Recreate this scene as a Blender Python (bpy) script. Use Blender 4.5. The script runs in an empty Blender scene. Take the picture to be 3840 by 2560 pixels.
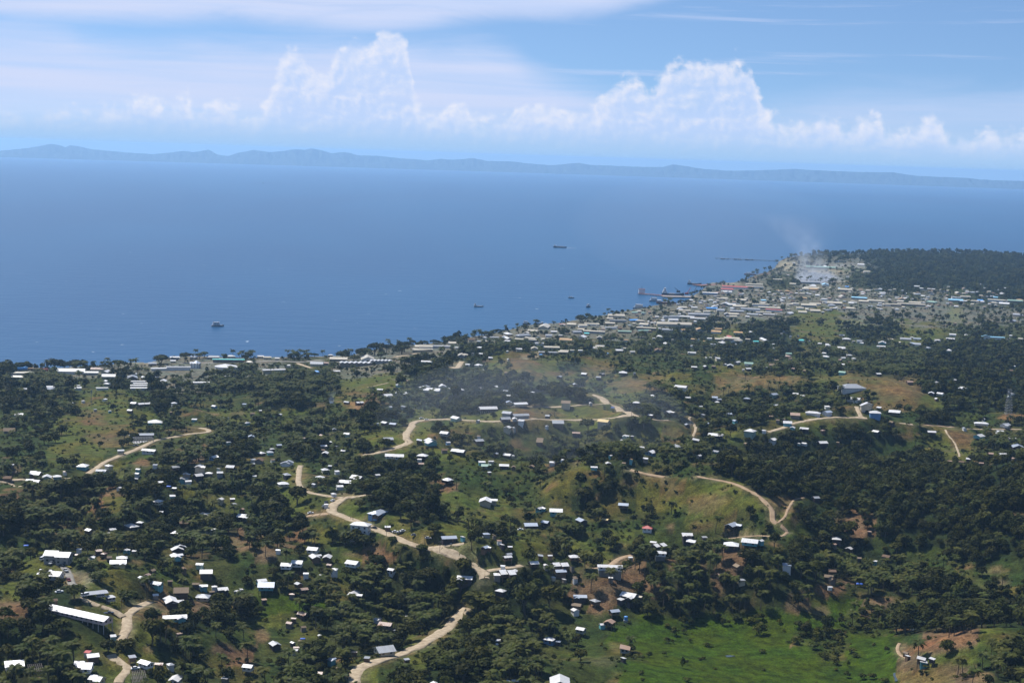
import bpy, bmesh, math, random
import numpy as np
from mathutils import Matrix, Vector
random.seed(7)
RNG = np.random.default_rng(11)
PI = math.pi
SC = bpy.context.scene
COL = SC.collection

# ------------------------------------------------------------------ camera
CAM_Z = 300.0
FPX = 5878.0                      # focal length in pixels of a 3840 wide frame
ROLL = math.radians(1.80)
PITCH = math.atan((1280 - 583) / FPX * math.cos(ROLL))
REARTH = 7.4e6                    # earth radius with refraction
cam_d = bpy.data.cameras.new('camera')
cam = bpy.data.objects.new('camera', cam_d)
COL.objects.link(cam)
cam_d.sensor_width = 36.0
cam_d.lens = FPX / 3840 * 36.0
cam_d.clip_start = 1.0
cam_d.clip_end = 200000.0
CAM_M = Matrix.Rotation(PI / 2 - PITCH, 4, 'X') @ Matrix.Rotation(ROLL, 4, 'Z')
cam.matrix_world = Matrix.Translation((0, 0, CAM_Z)) @ CAM_M
SC.camera = cam

# ------------------------------------------------------------------ sun, exposure
SUN_AZ = math.radians(-52)        # from +Y (view direction), negative = left
SUN_EL = math.radians(58)
sun_d = bpy.data.lights.new('sun', 'SUN')
sun_d.energy = 5.0
sun_d.angle = math.radians(0.53)
sun_d.color = (1.0, 0.97, 0.935)
sun = bpy.data.objects.new('sun', sun_d)
COL.objects.link(sun)
SUN_DIR = Vector((math.sin(SUN_AZ) * math.cos(SUN_EL), math.cos(SUN_AZ) * math.cos(SUN_EL), math.sin(SUN_EL)))
sun.rotation_euler = SUN_DIR.to_track_quat('Z', 'Y').to_euler()
SC.view_settings.view_transform = 'Standard'
SC.view_settings.look = 'None'
SC.view_settings.gamma = 1.0
SC.view_settings.use_curve_mapping = False
SC.view_settings.exposure = 0.40
SC.render.engine = 'CYCLES'
SC.cycles.use_denoising = True
SC.cycles.max_bounces = 4
SC.cycles.diffuse_bounces = 2
SC.cycles.glossy_bounces = 2
SC.cycles.transmission_bounces = 2
SC.cycles.transparent_max_bounces = 4
SC.cycles.volume_bounces = 1
SC.cycles.volume_max_steps = 96
SC.cycles.sample_clamp_indirect = 4.0
SC.cycles.caustics_reflective = False
SC.cycles.caustics_refractive = False

# ------------------------------------------------------------------ projection helpers (3840 x 2560 photo pixels)
R3 = np.array(CAM_M.to_3x3())
def ray_dirs(px, py):
    px = np.atleast_1d(np.asarray(px, float)); py = np.atleast_1d(np.asarray(py, float))
    L = np.stack([(px - 1920) / FPX, -(py - 1280) / FPX, -np.ones_like(px)], -1)
    W = L @ R3.T
    return W / np.linalg.norm(W, axis=-1, keepdims=True)
def azel(px, py):
    d = ray_dirs(px, py)
    return np.arctan2(d[..., 0], d[..., 1]), np.arcsin(d[..., 2])
def project(P):
    L = (np.asarray(P, float) - np.array([0, 0, CAM_Z])) @ R3
    w = -L[..., 2]
    return 1920 + FPX * L[..., 0] / w, 1280 - FPX * L[..., 1] / w, w

# ------------------------------------------------------------------ node helpers
class NT:
    def __init__(s, tree): s.t = tree
    def n(s, typ, **kw):
        nd = s.t.nodes.new(typ)
        for k, v in kw.items():
            setattr(nd, k, v)
        return nd
    def put(s, sock, v):
        if isinstance(v, bpy.types.NodeSocket): s.t.links.new(v, sock)
        elif v is not None: sock.default_value = v
    def m(s, op, a, b=None, c=None, clamp=False):
        nd = s.n('ShaderNodeMath', operation=op, use_clamp=clamp)
        s.put(nd.inputs[0], a); s.put(nd.inputs[1], b); s.put(nd.inputs[2], c)
        return nd.outputs[0]
    def mapr(s, v, a, b, c=0.0, d=1.0, smooth=True):
        nd = s.n('ShaderNodeMapRange', interpolation_type='SMOOTHSTEP' if smooth else 'LINEAR', clamp=True)
        for k, x in zip(range(5), (v, a, b, c, d)): s.put(nd.inputs[k], x)
        return nd.outputs[0]
    def noise(s, vec, scale, detail=4.0, rough=0.55, dist=0.0, out='Fac'):
        nd = s.n('ShaderNodeTexNoise')
        s.put(nd.inputs['Vector'], vec); nd.inputs['Scale'].default_value = scale
        nd.inputs['Detail'].default_value = detail; nd.inputs['Roughness'].default_value = rough
        nd.inputs['Distortion'].default_value = dist
        return nd.outputs[out]
    def mix(s, fac, a, b, mode='MIX'):
        nd = s.n('ShaderNodeMix', data_type='RGBA', blend_type=mode)
        s.put(nd.inputs[0], fac); s.put(nd.inputs[6], a); s.put(nd.inputs[7], b)
        return nd.outputs[2]
    def comb(s, x, y, z):
        nd = s.n('ShaderNodeCombineXYZ')
        for k, v in zip(range(3), (x, y, z)): s.put(nd.inputs[k], v)
        return nd.outputs[0]
    def sep(s, v):
        nd = s.n('ShaderNodeSeparateXYZ'); s.put(nd.inputs[0], v)
        return nd.outputs
    def curve(s, v, pts):
        nd = s.n('ShaderNodeFloatCurve')
        c = nd.mapping.curves[0]
        nd.mapping.use_clip = False
        while len(c.points) < len(pts): c.points.new(0.5, 0.5)
        for p, (x, y) in zip(c.points, pts):
            p.location = (x, y); p.handle_type = 'AUTO_CLAMPED'
        nd.mapping.update()
        s.put(nd.inputs['Value'], v)
        return nd.outputs[0]
def rgb(r, g, b): return (r, g, b, 1.0)

# ------------------------------------------------------------------ world: Nishita sky with clouds along the horizon
world = bpy.data.worlds.new('World'); SC.world = world
world.use_nodes = True
world.node_tree.nodes.clear()
W = NT(world.node_tree)
gen = W.n('ShaderNodeTexCoord').outputs['Generated']
nrm = W.n('ShaderNodeVectorMath', operation='NORMALIZE'); W.put(nrm.inputs[0], gen)
dx, dy, dz = W.sep(nrm.outputs[0])
AZ = W.m('MULTIPLY', W.m('ARCTAN2', dx, dy), 180 / PI)          # degrees from the view axis
EL = W.m('MULTIPLY', W.m('ARCSINE', dz), 180 / PI)
AZN = W.mapr(AZ, -19.0, 19.0, 0.0, 1.0, smooth=False)
sky = W.n('ShaderNodeTexSky', sky_type='NISHITA', sun_disc=False)
sky.sun_elevation = SUN_EL
sky.sun_rotation = SUN_AZ
sky.altitude = 300
sky.air_density = 1.0
sky.dust_density = 0.6
sky.ozone_density = 2.0
lift = W.m('ADD', W.m('MULTIPLY', dz, 1.35), 0.11)              # deep blue tropical sky already low over the sea
sv = W.n('ShaderNodeVectorMath', operation='NORMALIZE')
W.put(sv.inputs[0], W.comb(dx, dy, lift))
W.put(sky.inputs[0], sv.outputs[0])
SKY_STRENGTH = 0.086
base = W.n('ShaderNodeVectorMath', operation='SCALE')
W.put(base.inputs[0], sky.outputs[0]); base.inputs[3].default_value = SKY_STRENGTH
skyc = W.mix(1.0, base.outputs[0], rgb(0.88, 1.03, 1.18), 'MULTIPLY')

def pxcurve(pts, lo, hi):
    out = []
    for X, Y in pts:
        a, e = azel(X, Y)
        out.append(((math.degrees(a[0]) + 19) / 38, (math.degrees(e[0]) - lo) / (hi - lo)))
    return out
# coordinates with one degree = one unit
wob = W.noise(W.comb(AZ, EL, 3.0), 0.55, 3.0)
# --- thin high veils
c2 = W.comb(W.m('MULTIPLY', AZ, 0.16), EL, 0.0)
n_v = W.noise(c2, 0.9, 6.0, 0.6, 0.6)
n_w = W.noise(W.comb(W.m('MULTIPLY', AZ, 0.07), W.m('MULTIPLY', EL, 1.6), 7.0), 1.2, 5.0, 0.62, 0.3)
V1 = W.curve(AZN, pxcurve([(-60, 70), (250, 82), (800, 80), (1060, 106), (1470, 118), (1800, 74), (2160, 60), (2330, 40), (2600, -25), (3000, -90), (3900, -140)], 0, 8))
v1e = W.m('MULTIPLY', V1, 8.0)
veil1 = W.mapr(W.m('ADD', W.m('SUBTRACT', EL, v1e), W.m('MULTIPLY', W.m('SUBTRACT', n_v, 0.5), 0.8)), -0.35, 0.6)
veil1 = W.m('MULTIPLY', veil1, W.mapr(n_v, 0.26, 0.5, 0.55, 0.95))
V2 = W.curve(AZN, pxcurve([(-60, 60), (230, 90), (330, 135), (600, 175), (900, 168), (1300, 150), (1700, 158), (1880, 185), (2010, 262), (2200, 330), (2700, 400), (3050, 370), (3200, 345), (3840, 335), (3950, 330)], 0, 8))
v2e = W.m('MULTIPLY', V2, 8.0)
veil2 = W.mapr(W.m('ADD', W.m('SUBTRACT', v2e, EL), W.m('MULTIPLY', W.m('SUBTRACT', n_v, 0.5), 1.6)), -0.6, 0.9)
veil2 = W.m('MULTIPLY', veil2, W.mapr(n_w, 0.2, 0.65, 0.70, 0.95))
veil2 = W.m('MULTIPLY', veil2, W.mapr(AZ, 2.0, 8.0, 1.0, 0.62))
veil2 = W.m('MULTIPLY', veil2, W.mapr(EL, 0.5, 2.2, 0.6, 1.0))
streak = W.m('MULTIPLY', W.mapr(n_w, 0.56, 0.72), 0.35)
# --- veils over the rest of the sky dome, so that it goes on outside the frame
high = W.mapr(EL, 6.0, 14.0)
dome = W.m('MULTIPLY', W.mapr(W.noise(nrm.outputs[0], 2.2, 6.0, 0.6, 0.4), 0.5, 0.75), 0.3)
veil = W.m('MAXIMUM', W.m('MAXIMUM', veil1, veil2), streak)
mixv = W.n('ShaderNodeMix', data_type='FLOAT')
W.put(mixv.inputs[0], high); W.put(mixv.inputs[2], veil); W.put(mixv.inputs[3], dome)
veil = mixv.outputs[0]
veil_col = W.mix(W.mapr(n_w, 0.2, 0.8), rgb(0.42, 0.52, 0.74), rgb(0.50, 0.555, 0.73))
col = W.mix(veil, skyc, veil_col)
# --- cumulus bank
tops = [(-60, 442), (60, 427), (351, 413), (449, 378), (571, 352), (640, 389), (694, 346), (735, 405), (800, 384), (882, 386), (945, 437), (990, 392), (1045, 255), (1118, 184), (1165, 256), (1225, 256), (1298, 144), (1380, 164), (1445, 106), (1505, 116), (1538, 223), (1550, 324), (1585, 397), (1640, 412), (1730, 387), (1790, 442), (1900, 434), (1950, 413), (1993, 382), (2070, 386), (2135, 413), (2200, 402), (2247, 366), (2312, 308), (2377, 279), (2425, 324), (2491, 268), (2573, 223), (2650, 218), (2740, 230), (2815, 246), (2840, 345), (2870, 394), (2910, 442), (2981, 470), (3095, 439), (3177, 462), (3275, 439), (3340, 494), (3430, 468), (3487, 440), (3553, 494), (3618, 519), (3716, 494), (3840, 492), (3950, 472)]
TOP = W.m('MULTIPLY', W.curve(AZN, pxcurve(tops, 0, 8)), 8.0)
cc = W.comb(AZ, W.m('MULTIPLY', EL, 1.15), 1.7)
b1 = W.noise(cc, 1.25, 8.0, 0.60, 0.25)
b2 = W.noise(W.comb(W.m('ADD', AZ, 0.16), W.m('ADD', W.m('MULTIPLY', EL, 1.15), -0.16), 1.7), 1.25, 8.0, 0.60, 0.25)
big = W.noise(W.comb(AZ, W.m('MULTIPLY', EL, 0.8), 9.2), 0.42, 3.0, 0.5)
vor = W.n('ShaderNodeTexVoronoi', feature='SMOOTH_F1'); vor.inputs['Scale'].default_value = 2.6
W.put(vor.inputs['Vector'], W.comb(W.m('ADD', AZ, W.m('MULTIPLY', b1, 0.7)), W.m('ADD', W.m('MULTIPLY', EL, 1.2), W.m('MULTIPLY', b1, 0.5)), 0.0))
puff = W.m('SUBTRACT', 0.45, vor.outputs['Distance'])
fld = W.m('ADD', W.m('SUBTRACT', TOP, EL), W.m('ADD', W.m('MULTIPLY', W.m('SUBTRACT', b1, 0.5), 1.5), W.m('MULTIPLY', puff, 0.55)))
cmask = W.mapr(fld, -0.14, 0.46)
body = W.mapr(W.m('ADD', W.m('MULTIPLY', b1, 0.6), W.m('MULTIPLY', big, 0.75)), 0.40, 0.70, 0.60, 0.88)
cmask = W.m('MULTIPLY', cmask, body)
cmask = W.m('MULTIPLY', cmask, W.mapr(EL, -0.1, 0.5, 0.15, 1.0))
lit = W.m('ADD', W.m('MULTIPLY', W.m('SUBTRACT', b1, b2), 1.9), W.mapr(fld, 0.0, 1.3, 0.66, 0.24))
lit = W.m('ADD', lit, W.m('MULTIPLY', puff, 0.3))
lit = W.m('MULTIPLY', W.mapr(lit, 0.0, 1.0), W.mapr(EL, 0.2, 1.8, 0.6, 1.0))
ccol = W.mix(lit, rgb(0.395, 0.51, 0.74), rgb(0.65, 0.66, 0.735))
col = W.mix(cmask, col, ccol)
# --- pale band of far air just over the sea
hz = W.mapr(EL, 0.0, 1.35, 0.94, 0.0)
hz = W.m('MULTIPLY', hz, W.mapr(EL, -6.0, -0.7))
col = W.mix(hz, col, rgb(0.285, 0.45, 0.68))
bg = W.n('ShaderNodeBackground'); W.put(bg.inputs[0], col); bg.inputs[1].default_value = 1.0
W.t.links.new(bg.outputs[0], W.n('ShaderNodeOutputWorld').inputs[0])
world.cycles.sampling_method = 'MANUAL'
world.cycles.sample_map_resolution = 512

# ------------------------------------------------------------------ terrain: heights read at places of the photograph
CP = """2600 2450 22;3000 2450 22;3200 2300 24;2500 2330 24;2900 2545 22;3300 2500 24;2700 2300 24;2350 2480 30;2250 2540 34
3550 2420 42;3700 2520 48;3420 2440 30;3840 2400 46;3600 2330 36;3480 2540 32
3300 2200 28;3700 2200 36;3500 2050 44;3200 2050 38;3840 1950 66;3500 1850 64;3200 1850 52;3000 1750 50;3350 1950 50;3050 1960 46;3700 1750 62
2300 2095 49;2470 2050 50;2700 2025 52;2850 2012 54;2200 2130 45;1950 2120 46;1850 2140 48;2080 2110 46
2300 2170 33;2500 2150 30;2700 2130 28;2850 2120 30;3000 2140 28
2100 1785 60;2350 1770 66;2600 1790 68;2800 1840 68;2900 1900 66;2935 1985 58;2400 1900 46;2200 1950 38;2600 1940 48;2000 1880 38;2180 2030 36;2350 2000 42;2450 1970 40;1950 1990 40
1130 1750 62;1130 1850 62;1250 1880 60;1350 1960 58;1550 2040 55;1780 2110 50;1835 2160 48;1700 2330 34;1500 2440 38;1330 2540 42;1500 2250 32;1650 2250 32;1300 2250 34;1200 2080 42;1400 2120 40
2050 2300 30;2000 2450 28;1800 2450 30;2150 2220 32
900 2250 36;800 1850 40;600 1830 42;700 2050 44;950 2050 55;1000 2380 34;1200 2420 32;1100 2200 40;1000 1900 48;850 1950 46
200 2150 64;240 2055 62;50 2250 60;100 2420 52;300 2295 62;330 2345 61;412 2338 60;245 2310 62;470 2300 60;430 2480 55;440 2550 51;600 2310 57;680 2290 54;800 2350 46;700 2480 42;200 2530 47;550 2180 46;0 2050 56;420 2120 54;500 2060 44
0 1805 72;330 1775 72;400 1720 70;600 1650 68;780 1612 66;60 1900 54;250 1910 48;400 1850 44;550 1750 48;200 1850 56;700 1700 48;350 1980 46;100 1990 50
350 1535 76;450 1540 74;300 1640 56;150 1700 46;100 1520 40;560 1590 62;200 1600 50;40 1600 44;420 1640 52
100 1440 16;400 1480 26;800 1490 20;900 1540 52;860 1560 50;700 1450 12;620 1500 24
100 1395 6;500 1395 7;900 1375 8;1200 1355 6;1000 1430 14;1120 1430 16;1350 1415 28;1420 1390 32;1600 1365 42;1500 1440 40;1700 1400 46;1320 1475 46;1400 1490 48;1250 1540 32;1050 1600 28;1150 1640 36;1400 1560 36
1540 1590 58;1530 1670 55;1420 1700 52;1700 1578 62;2000 1573 62;2300 1565 64;2340 1550 64;2250 1488 60;2550 1582 58;1250 1700 46
1900 1700 42;2150 1680 38;2400 1680 44;2050 1745 40;1800 1800 42;1700 1850 44;1900 1950 42;1750 1700 44;1600 1780 46;1700 1950 46;2250 1740 42;1850 1870 40
2100 1460 34;2100 1395 34;2300 1435 48;2420 1430 54;2600 1450 46;2500 1390 28;2050 1340 32;1900 1350 40;1980 1320 30;2250 1380 24;2650 1500 36;2500 1510 40
2880 1612 60;3050 1570 64;3250 1565 64;3350 1585 58;3600 1600 55;3840 1612 56;2700 1680 46;3000 1690 46;3300 1680 40;3600 1710 46;2700 1590 46;3050 1520 44;3200 1560 62
3200 1440 64;3350 1445 62;3450 1490 48;3600 1455 46;2900 1425 60;3840 1420 36;3050 1470 50;2750 1430 50;3800 1500 40;3700 1560 44
2700 1375 20;3000 1340 16;3400 1330 16;3840 1310 14;3100 1390 22;3500 1390 22
2000 1280 6;2300 1225 5;2700 1150 4;3000 1080 4;3400 1150 6;3400 1240 8;3840 1150 8;3300 1000 3;3840 1000 4;2650 1290 9;1750 1310 12;2900 1240 8;3100 1290 12;3600 1280 12;2300 1300 12
-500 1400 8;-500 1600 50;-500 1900 55;-500 2200 55;-500 2600 45;4400 1400 30;4400 1700 60;4400 2100 60;4400 2600 50;4400 1100 6;1000 2900 45;2600 2900 30;3600 2900 45;200 2900 45;1900 2900 40"""
cp = np.array([[float(v) for v in t.split()] for t in CP.replace('\n', ';').split(';')])
ca, ce = azel(cp[:, 0], cp[:, 1])
cd_ = (CAM_Z - cp[:, 2]) / np.tan(-ce)
def tps_kernel(r2): return 0.5 * r2 * np.log(r2 + 1e-12)
cu = np.stack([ca, np.log(cd_)], -1) * 3.0
K = tps_kernel(((cu[:, None] - cu[None]) ** 2).sum(-1)) + np.eye(len(cu)) * 0.0015
Pm = np.concatenate([np.ones((len(cu), 1)), cu], 1)
A = np.block([[K, Pm], [Pm.T, np.zeros((3, 3))]])
sol = np.linalg.solve(A, np.concatenate([cp[:, 2], np.zeros(3)]))
def tps(az, ld):
    q = np.stack([az.ravel(), ld.ravel()], -1) * 3.0
    out = np.empty(len(q))
    for i in range(0, len(q), 40000):
        s = q[i:i + 40000]
        r2 = ((s[:, None, :] - cu[None]) ** 2).sum(-1)
        out[i:i + 40000] = tps_kernel(r2) @ sol[:-3] + sol[-3] + s @ sol[-2:]
    return out.reshape(az.shape)

def vnoise(x, y, seed=0):
    xi = np.floor(x).astype(np.int64); yi = np.floor(y).astype(np.int64)
    fx = x - xi; fy = y - yi
    fx = fx * fx * fx * (fx * (fx * 6 - 15) + 10); fy = fy * fy * fy * (fy * (fy * 6 - 15) + 10)
    def h(a, b):
        n = (a * 374761393 + b * 668265263 + seed * 974634121) & 0x7fffffff
        n = ((n ^ (n >> 13)) * 1274126177) & 0x7fffffff
        return ((n ^ (n >> 16)) & 0xffff) / 65535.0
    return (h(xi, yi) * (1 - fx) + h(xi + 1, yi) * fx) * (1 - fy) + (h(xi, yi + 1) * (1 - fx) + h(xi + 1, yi + 1) * fx) * fy
def fbm(x, y, octs=4, seed=0, gain=0.5):
    s = 0; a = 1.0; t = 0
    for o in range(octs):
        s = s + a * (vnoise(x * 2 ** o + 17.3 * o, y * 2 ** o - 9.1 * o, seed + o) - 0.5); t += a; a *= gain
    return s / t * 2           # about -1..1

# land cover read off the photograph, one letter per 96 x 64 pixels from y = 1280 down
COVER = [a + b + c + d for a, b, c, d in zip(
    """WWWWWWTTTT FTTTTTTTTP FPPMFMTTPP FFSGGSFSSS SSGBGGSSGG SSGGBSMGPM SSGGSSMRPF MSMSGMMPPM SPFFRSFGMS RPFRGFFPGM FPPMFPFPPF SPRMSSFPFR SGMMMFMPFS PGGFGMMMMS GPFGGPMMMM RFFMGPRRSF FFFFGGMFFG SSSSFGFSSS MPPMGGMPMR MPPMGMMPMM""".split(),
    """TTTTTTTTFM TPMTTTFFFG PPPGGGFFMF PFSGRMMFFF SGSSFFGSGG SMPMGGGSMS MPMMFGMGSM MGSMFFFSSS PGMPFFFRSS FGMGFFFGGG FFSGMGFSGG SRGFSGGGMM RMMGRPSGGM MPMSPPFFFM MMPGPPFFFF EEEPPFPPSF GMFPPMPSFF SMMPPFGMFP MMFMMSGFFP SPFMGSFFFP""".split(),
    """MMMMMMMMFF BGSBSSSSGS MGGSBBGSBB FFFGGPPPPP BGGGFPMPPF SSMMSGBPGM SPPPPMPPMF SSGSPSSSFF SGSFSGBGGF SSFSSGGBGG MSSSSSSGBS GSGSGMSMMM GMGGFFPPRF FPMMRFPPRP FFRRRRPPPP FPMRFPPPPP FPSMSEEEEE PPSSEEEEEE PMSSSEEEEE PSSSEEEEEE""".split(),
    """FMMMMMFFFF MMMMPPFFFF BSGBBBFFFF PPPMBBGFFF MGGSSSFSSM SSFFPSGBSM FFFFSSGGMM FFFFFFFFFF FFFFFFFFFF BFFFFFFFFF GSFRFFFFFF SGFFSFFFFF FFSFFSSFFF PFPMPPSMSS PPRPPPFFSS PREERSFFFF EEESSFFFFF ESSEESRRGS EESEERGGSP EEEEEBBRPP""".split())]
UP = ["FFFFFFFFFFFFFFFFFFFFFFFFFFFFTRRFFFFFFFFF",       # 920
      "FFFFFFFFFFFFFFFFFFFFFFFFFFFTRRTTTTFFFFFF",       # 984 industrial flat
      "FFFFFFFFFFFFFFFFFFFFFFFFFFTTTTMTTMFFFFFF",       # 1048
      "TTTTTTTTTTTTTTTTTTTTTTTTTTTTTTTTTTTMTMFF",       # 1112
      "TTTTTTTTTTTTTTTTTTTTTTTTTTTTTTTGGTTTTTTT",       # 1176
      "TTTTTTTTTTTTTTTTMFTTTTTTTMFFGFFGGFFGGMFM"]       # 1216..1280
COVER = UP + COVER                       # first row starts at y = 896
CODES = 'FPSMGBERTW'
CMAP = np.array([[CODES.index(c) for c in row] for row in COVER])
def cover(px, py, jit=26.0, seed=5, wx=None, wy=None):
    jx = fbm(wx / 38.0, wy / 38.0, 3, seed) * jit * 2.2
    jy = fbm(wx / 38.0 + 91, wy / 38.0, 3, seed + 9) * jit * 1.5
    i = np.clip(((px + jx) / 96).astype(int), 0, 39)
    j = np.clip(np.floor((py + jy - 896) / 64).astype(int), 0, len(COVER) - 1)
    return CMAP[j, i]

COAST = [(-700, 1392), (0, 1380), (122, 1377), (204, 1379), (347, 1373), (478, 1359), (551, 1360), (580, 1355), (653, 1336), (775, 1337), (918, 1342), (1123, 1338), (1229, 1336), (1315, 1333), (1380, 1318), (1450, 1298), (1538, 1294), (1584, 1290), (1663, 1283), (1680, 1275), (1761, 1264), (1837, 1253), (1903, 1237), (1938, 1231), (1963, 1220), (2039, 1215), (2099, 1211), (2160, 1199), (2222, 1188), (2269, 1182), (2345, 1166), (2395, 1158), (2450, 1146), (2485, 1141), (2540, 1138), (2580, 1128), (2600, 1110), (2625, 1092), (2650, 1074), (2665, 1061), (2750, 1060), (2798, 1048), (2839, 1029), (2876, 1021), (2907, 1004), (2914, 985), (2940, 970), (2990, 960), (3060, 955), (3200, 951), (3350, 946), (3530, 947), (3770, 955), (3840, 957), (4500, 975)]
co_a, co_e = azel([p[0] for p in COAST], [p[1] for p in COAST])
co_d = CAM_Z / np.tan(-co_e)
for _ in range(3): co_d = (CAM_Z + co_d ** 2 / (2 * REARTH)) / np.tan(-co_e)
o_ = np.argsort(co_a); co_a, co_d = co_a[o_], co_d[o_]
def coast_dist(az): return np.interp(az, co_a, co_d)

NA, ND = 660, 620
AZ0, AZ1 = math.radians(-25.5), math.radians(25.5)
LD0, LD1 = math.log(430.0), math.log(8600.0)
ga = np.linspace(AZ0, AZ1, NA); gl = np.linspace(LD0, LD1, ND)
GA, GL = np.meshgrid(ga, gl, indexing='ij'); GD = np.exp(GL)
GX, GY = GD * np.sin(GA), GD * np.cos(GA)
ca_g = np.linspace(AZ0, AZ1, 166); cl_g = np.linspace(LD0, LD1, 156)
Hc = tps(*np.meshgrid(ca_g, cl_g, indexing='ij'))
H = np.stack([np.interp(gl, cl_g, r) for r in Hc]); H = np.stack([np.interp(ga, ca_g, H[:, k]) for k in range(ND)], 1)
H = np.clip(H, 2.0, 95.0)
gpx, gpy, _w = project(np.stack([GX, GY, H], -1))
GC = cover(gpx, gpy, wx=GX, wy=GY)
soft = np.isin(GC, [CODES.index(c) for c in 'ETW'])
hill = np.clip((H - 10) / 22, 0, 1) * np.where(soft, 0.08, 1.0)
for _ in range(3):                                   # smooth the mask
    hill = (hill + np.roll(hill, 1, 0) + np.roll(hill, -1, 0) + np.roll(hill, 1, 1) + np.roll(hill, -1, 1)) / 5
H = H + hill * (fbm(GX / 95, GY / 95, 3, 21) * 6.5 - np.abs(fbm(GX / 60, GY / 60, 2, 33)) * 6.5 + (0.3 - np.abs(fbm(GX / 150, GY / 150, 3, 52))) * 21.0 + fbm(GX / 22, GY / 22, 3, 40) * 1.3)
H = H + (1 - hill) * fbm(GX / 14, GY / 14, 3, 44) * 0.22
S = coast_dist(GA) - GD                              # metres of land between here and the sea
H = np.where(S > 0, np.minimum(H, 0.5 + 0.05 * np.abs(S)), np.maximum(-0.4 - 0.08 * np.abs(S), -8.0))
H = H - GD ** 2 / (2 * REARTH)

def height(x, y):
    x = np.asarray(x, float); y = np.asarray(y, float)
    az = np.arctan2(x, y); ld = np.log(np.maximum(np.hypot(x, y), 1.0))
    fa = np.clip((az - AZ0) / (AZ1 - AZ0) * (NA - 1), 0, NA - 1.001); fl = np.clip((ld - LD0) / (LD1 - LD0) * (ND - 1), 0, ND - 1.001)
    i = fa.astype(int); j = fl.astype(int); u = fa - i; v = fl - j
    return (H[i, j] * (1 - v) + H[i, j + 1] * v) * (1 - u) + (H[i + 1, j] * (1 - v) + H[i + 1, j + 1] * v) * u
def place(px, py, lift=0.0):
    """where the line of sight through a photo pixel first comes within lift metres of the ground"""
    px = np.atleast_1d(np.asarray(px, float)); py = np.atleast_1d(np.asarray(py, float))
    az, el = azel(px, py)
    lift = np.broadcast_to(np.asarray(lift, float), az.shape)
    ds = np.exp(np.linspace(LD0, LD1, 2400))
    out = np.zeros((len(az), 3))
    for k in range(len(az)):
        hp = height(ds * math.sin(az[k]), ds * math.cos(az[k]))
        hp = np.maximum(hp, -ds ** 2 / (2 * REARTH)) + lift[k]
        zr = CAM_Z + ds * math.tan(el[k])
        hit = np.nonzero(hp >= zr)[0]
        q = hit[0] if len(hit) else len(ds) - 1
        d = ds[q]
        if q > 0 and len(hit):
            a0 = zr[q - 1] - hp[q - 1]; a1 = zr[q] - hp[q]
            d = ds[q - 1] + (ds[q] - ds[q - 1]) * a0 / (a0 - a1 + 1e-9)
        x, y = d * math.sin(az[k]), d * math.cos(az[k])
        out[k] = (x, y, height(x, y))
    return out

# photo tiles the positions were read from: origin and zoom
TILE = {}
for i, c in enumerate('ABCD'):
    for j in range(2): TILE[c + str(j)] = (960 * i, 1280 + 640 * j, 2.45)
TILE.update(ZA=(1500, 1130, 3.675), ZB=(2100, 1060, 3.675), ZC=(2700, 1060, 3.675), ZD=(3200, 1060, 3.675), ZE=(2560, 900, 2.94), ZF=(3200, 900, 3.675), PX=(0, 0, 1.0))
def tp(tile, x, y):
    ox, oy, s = TILE[tile]
    return ox + x / s, oy + y / s

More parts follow.
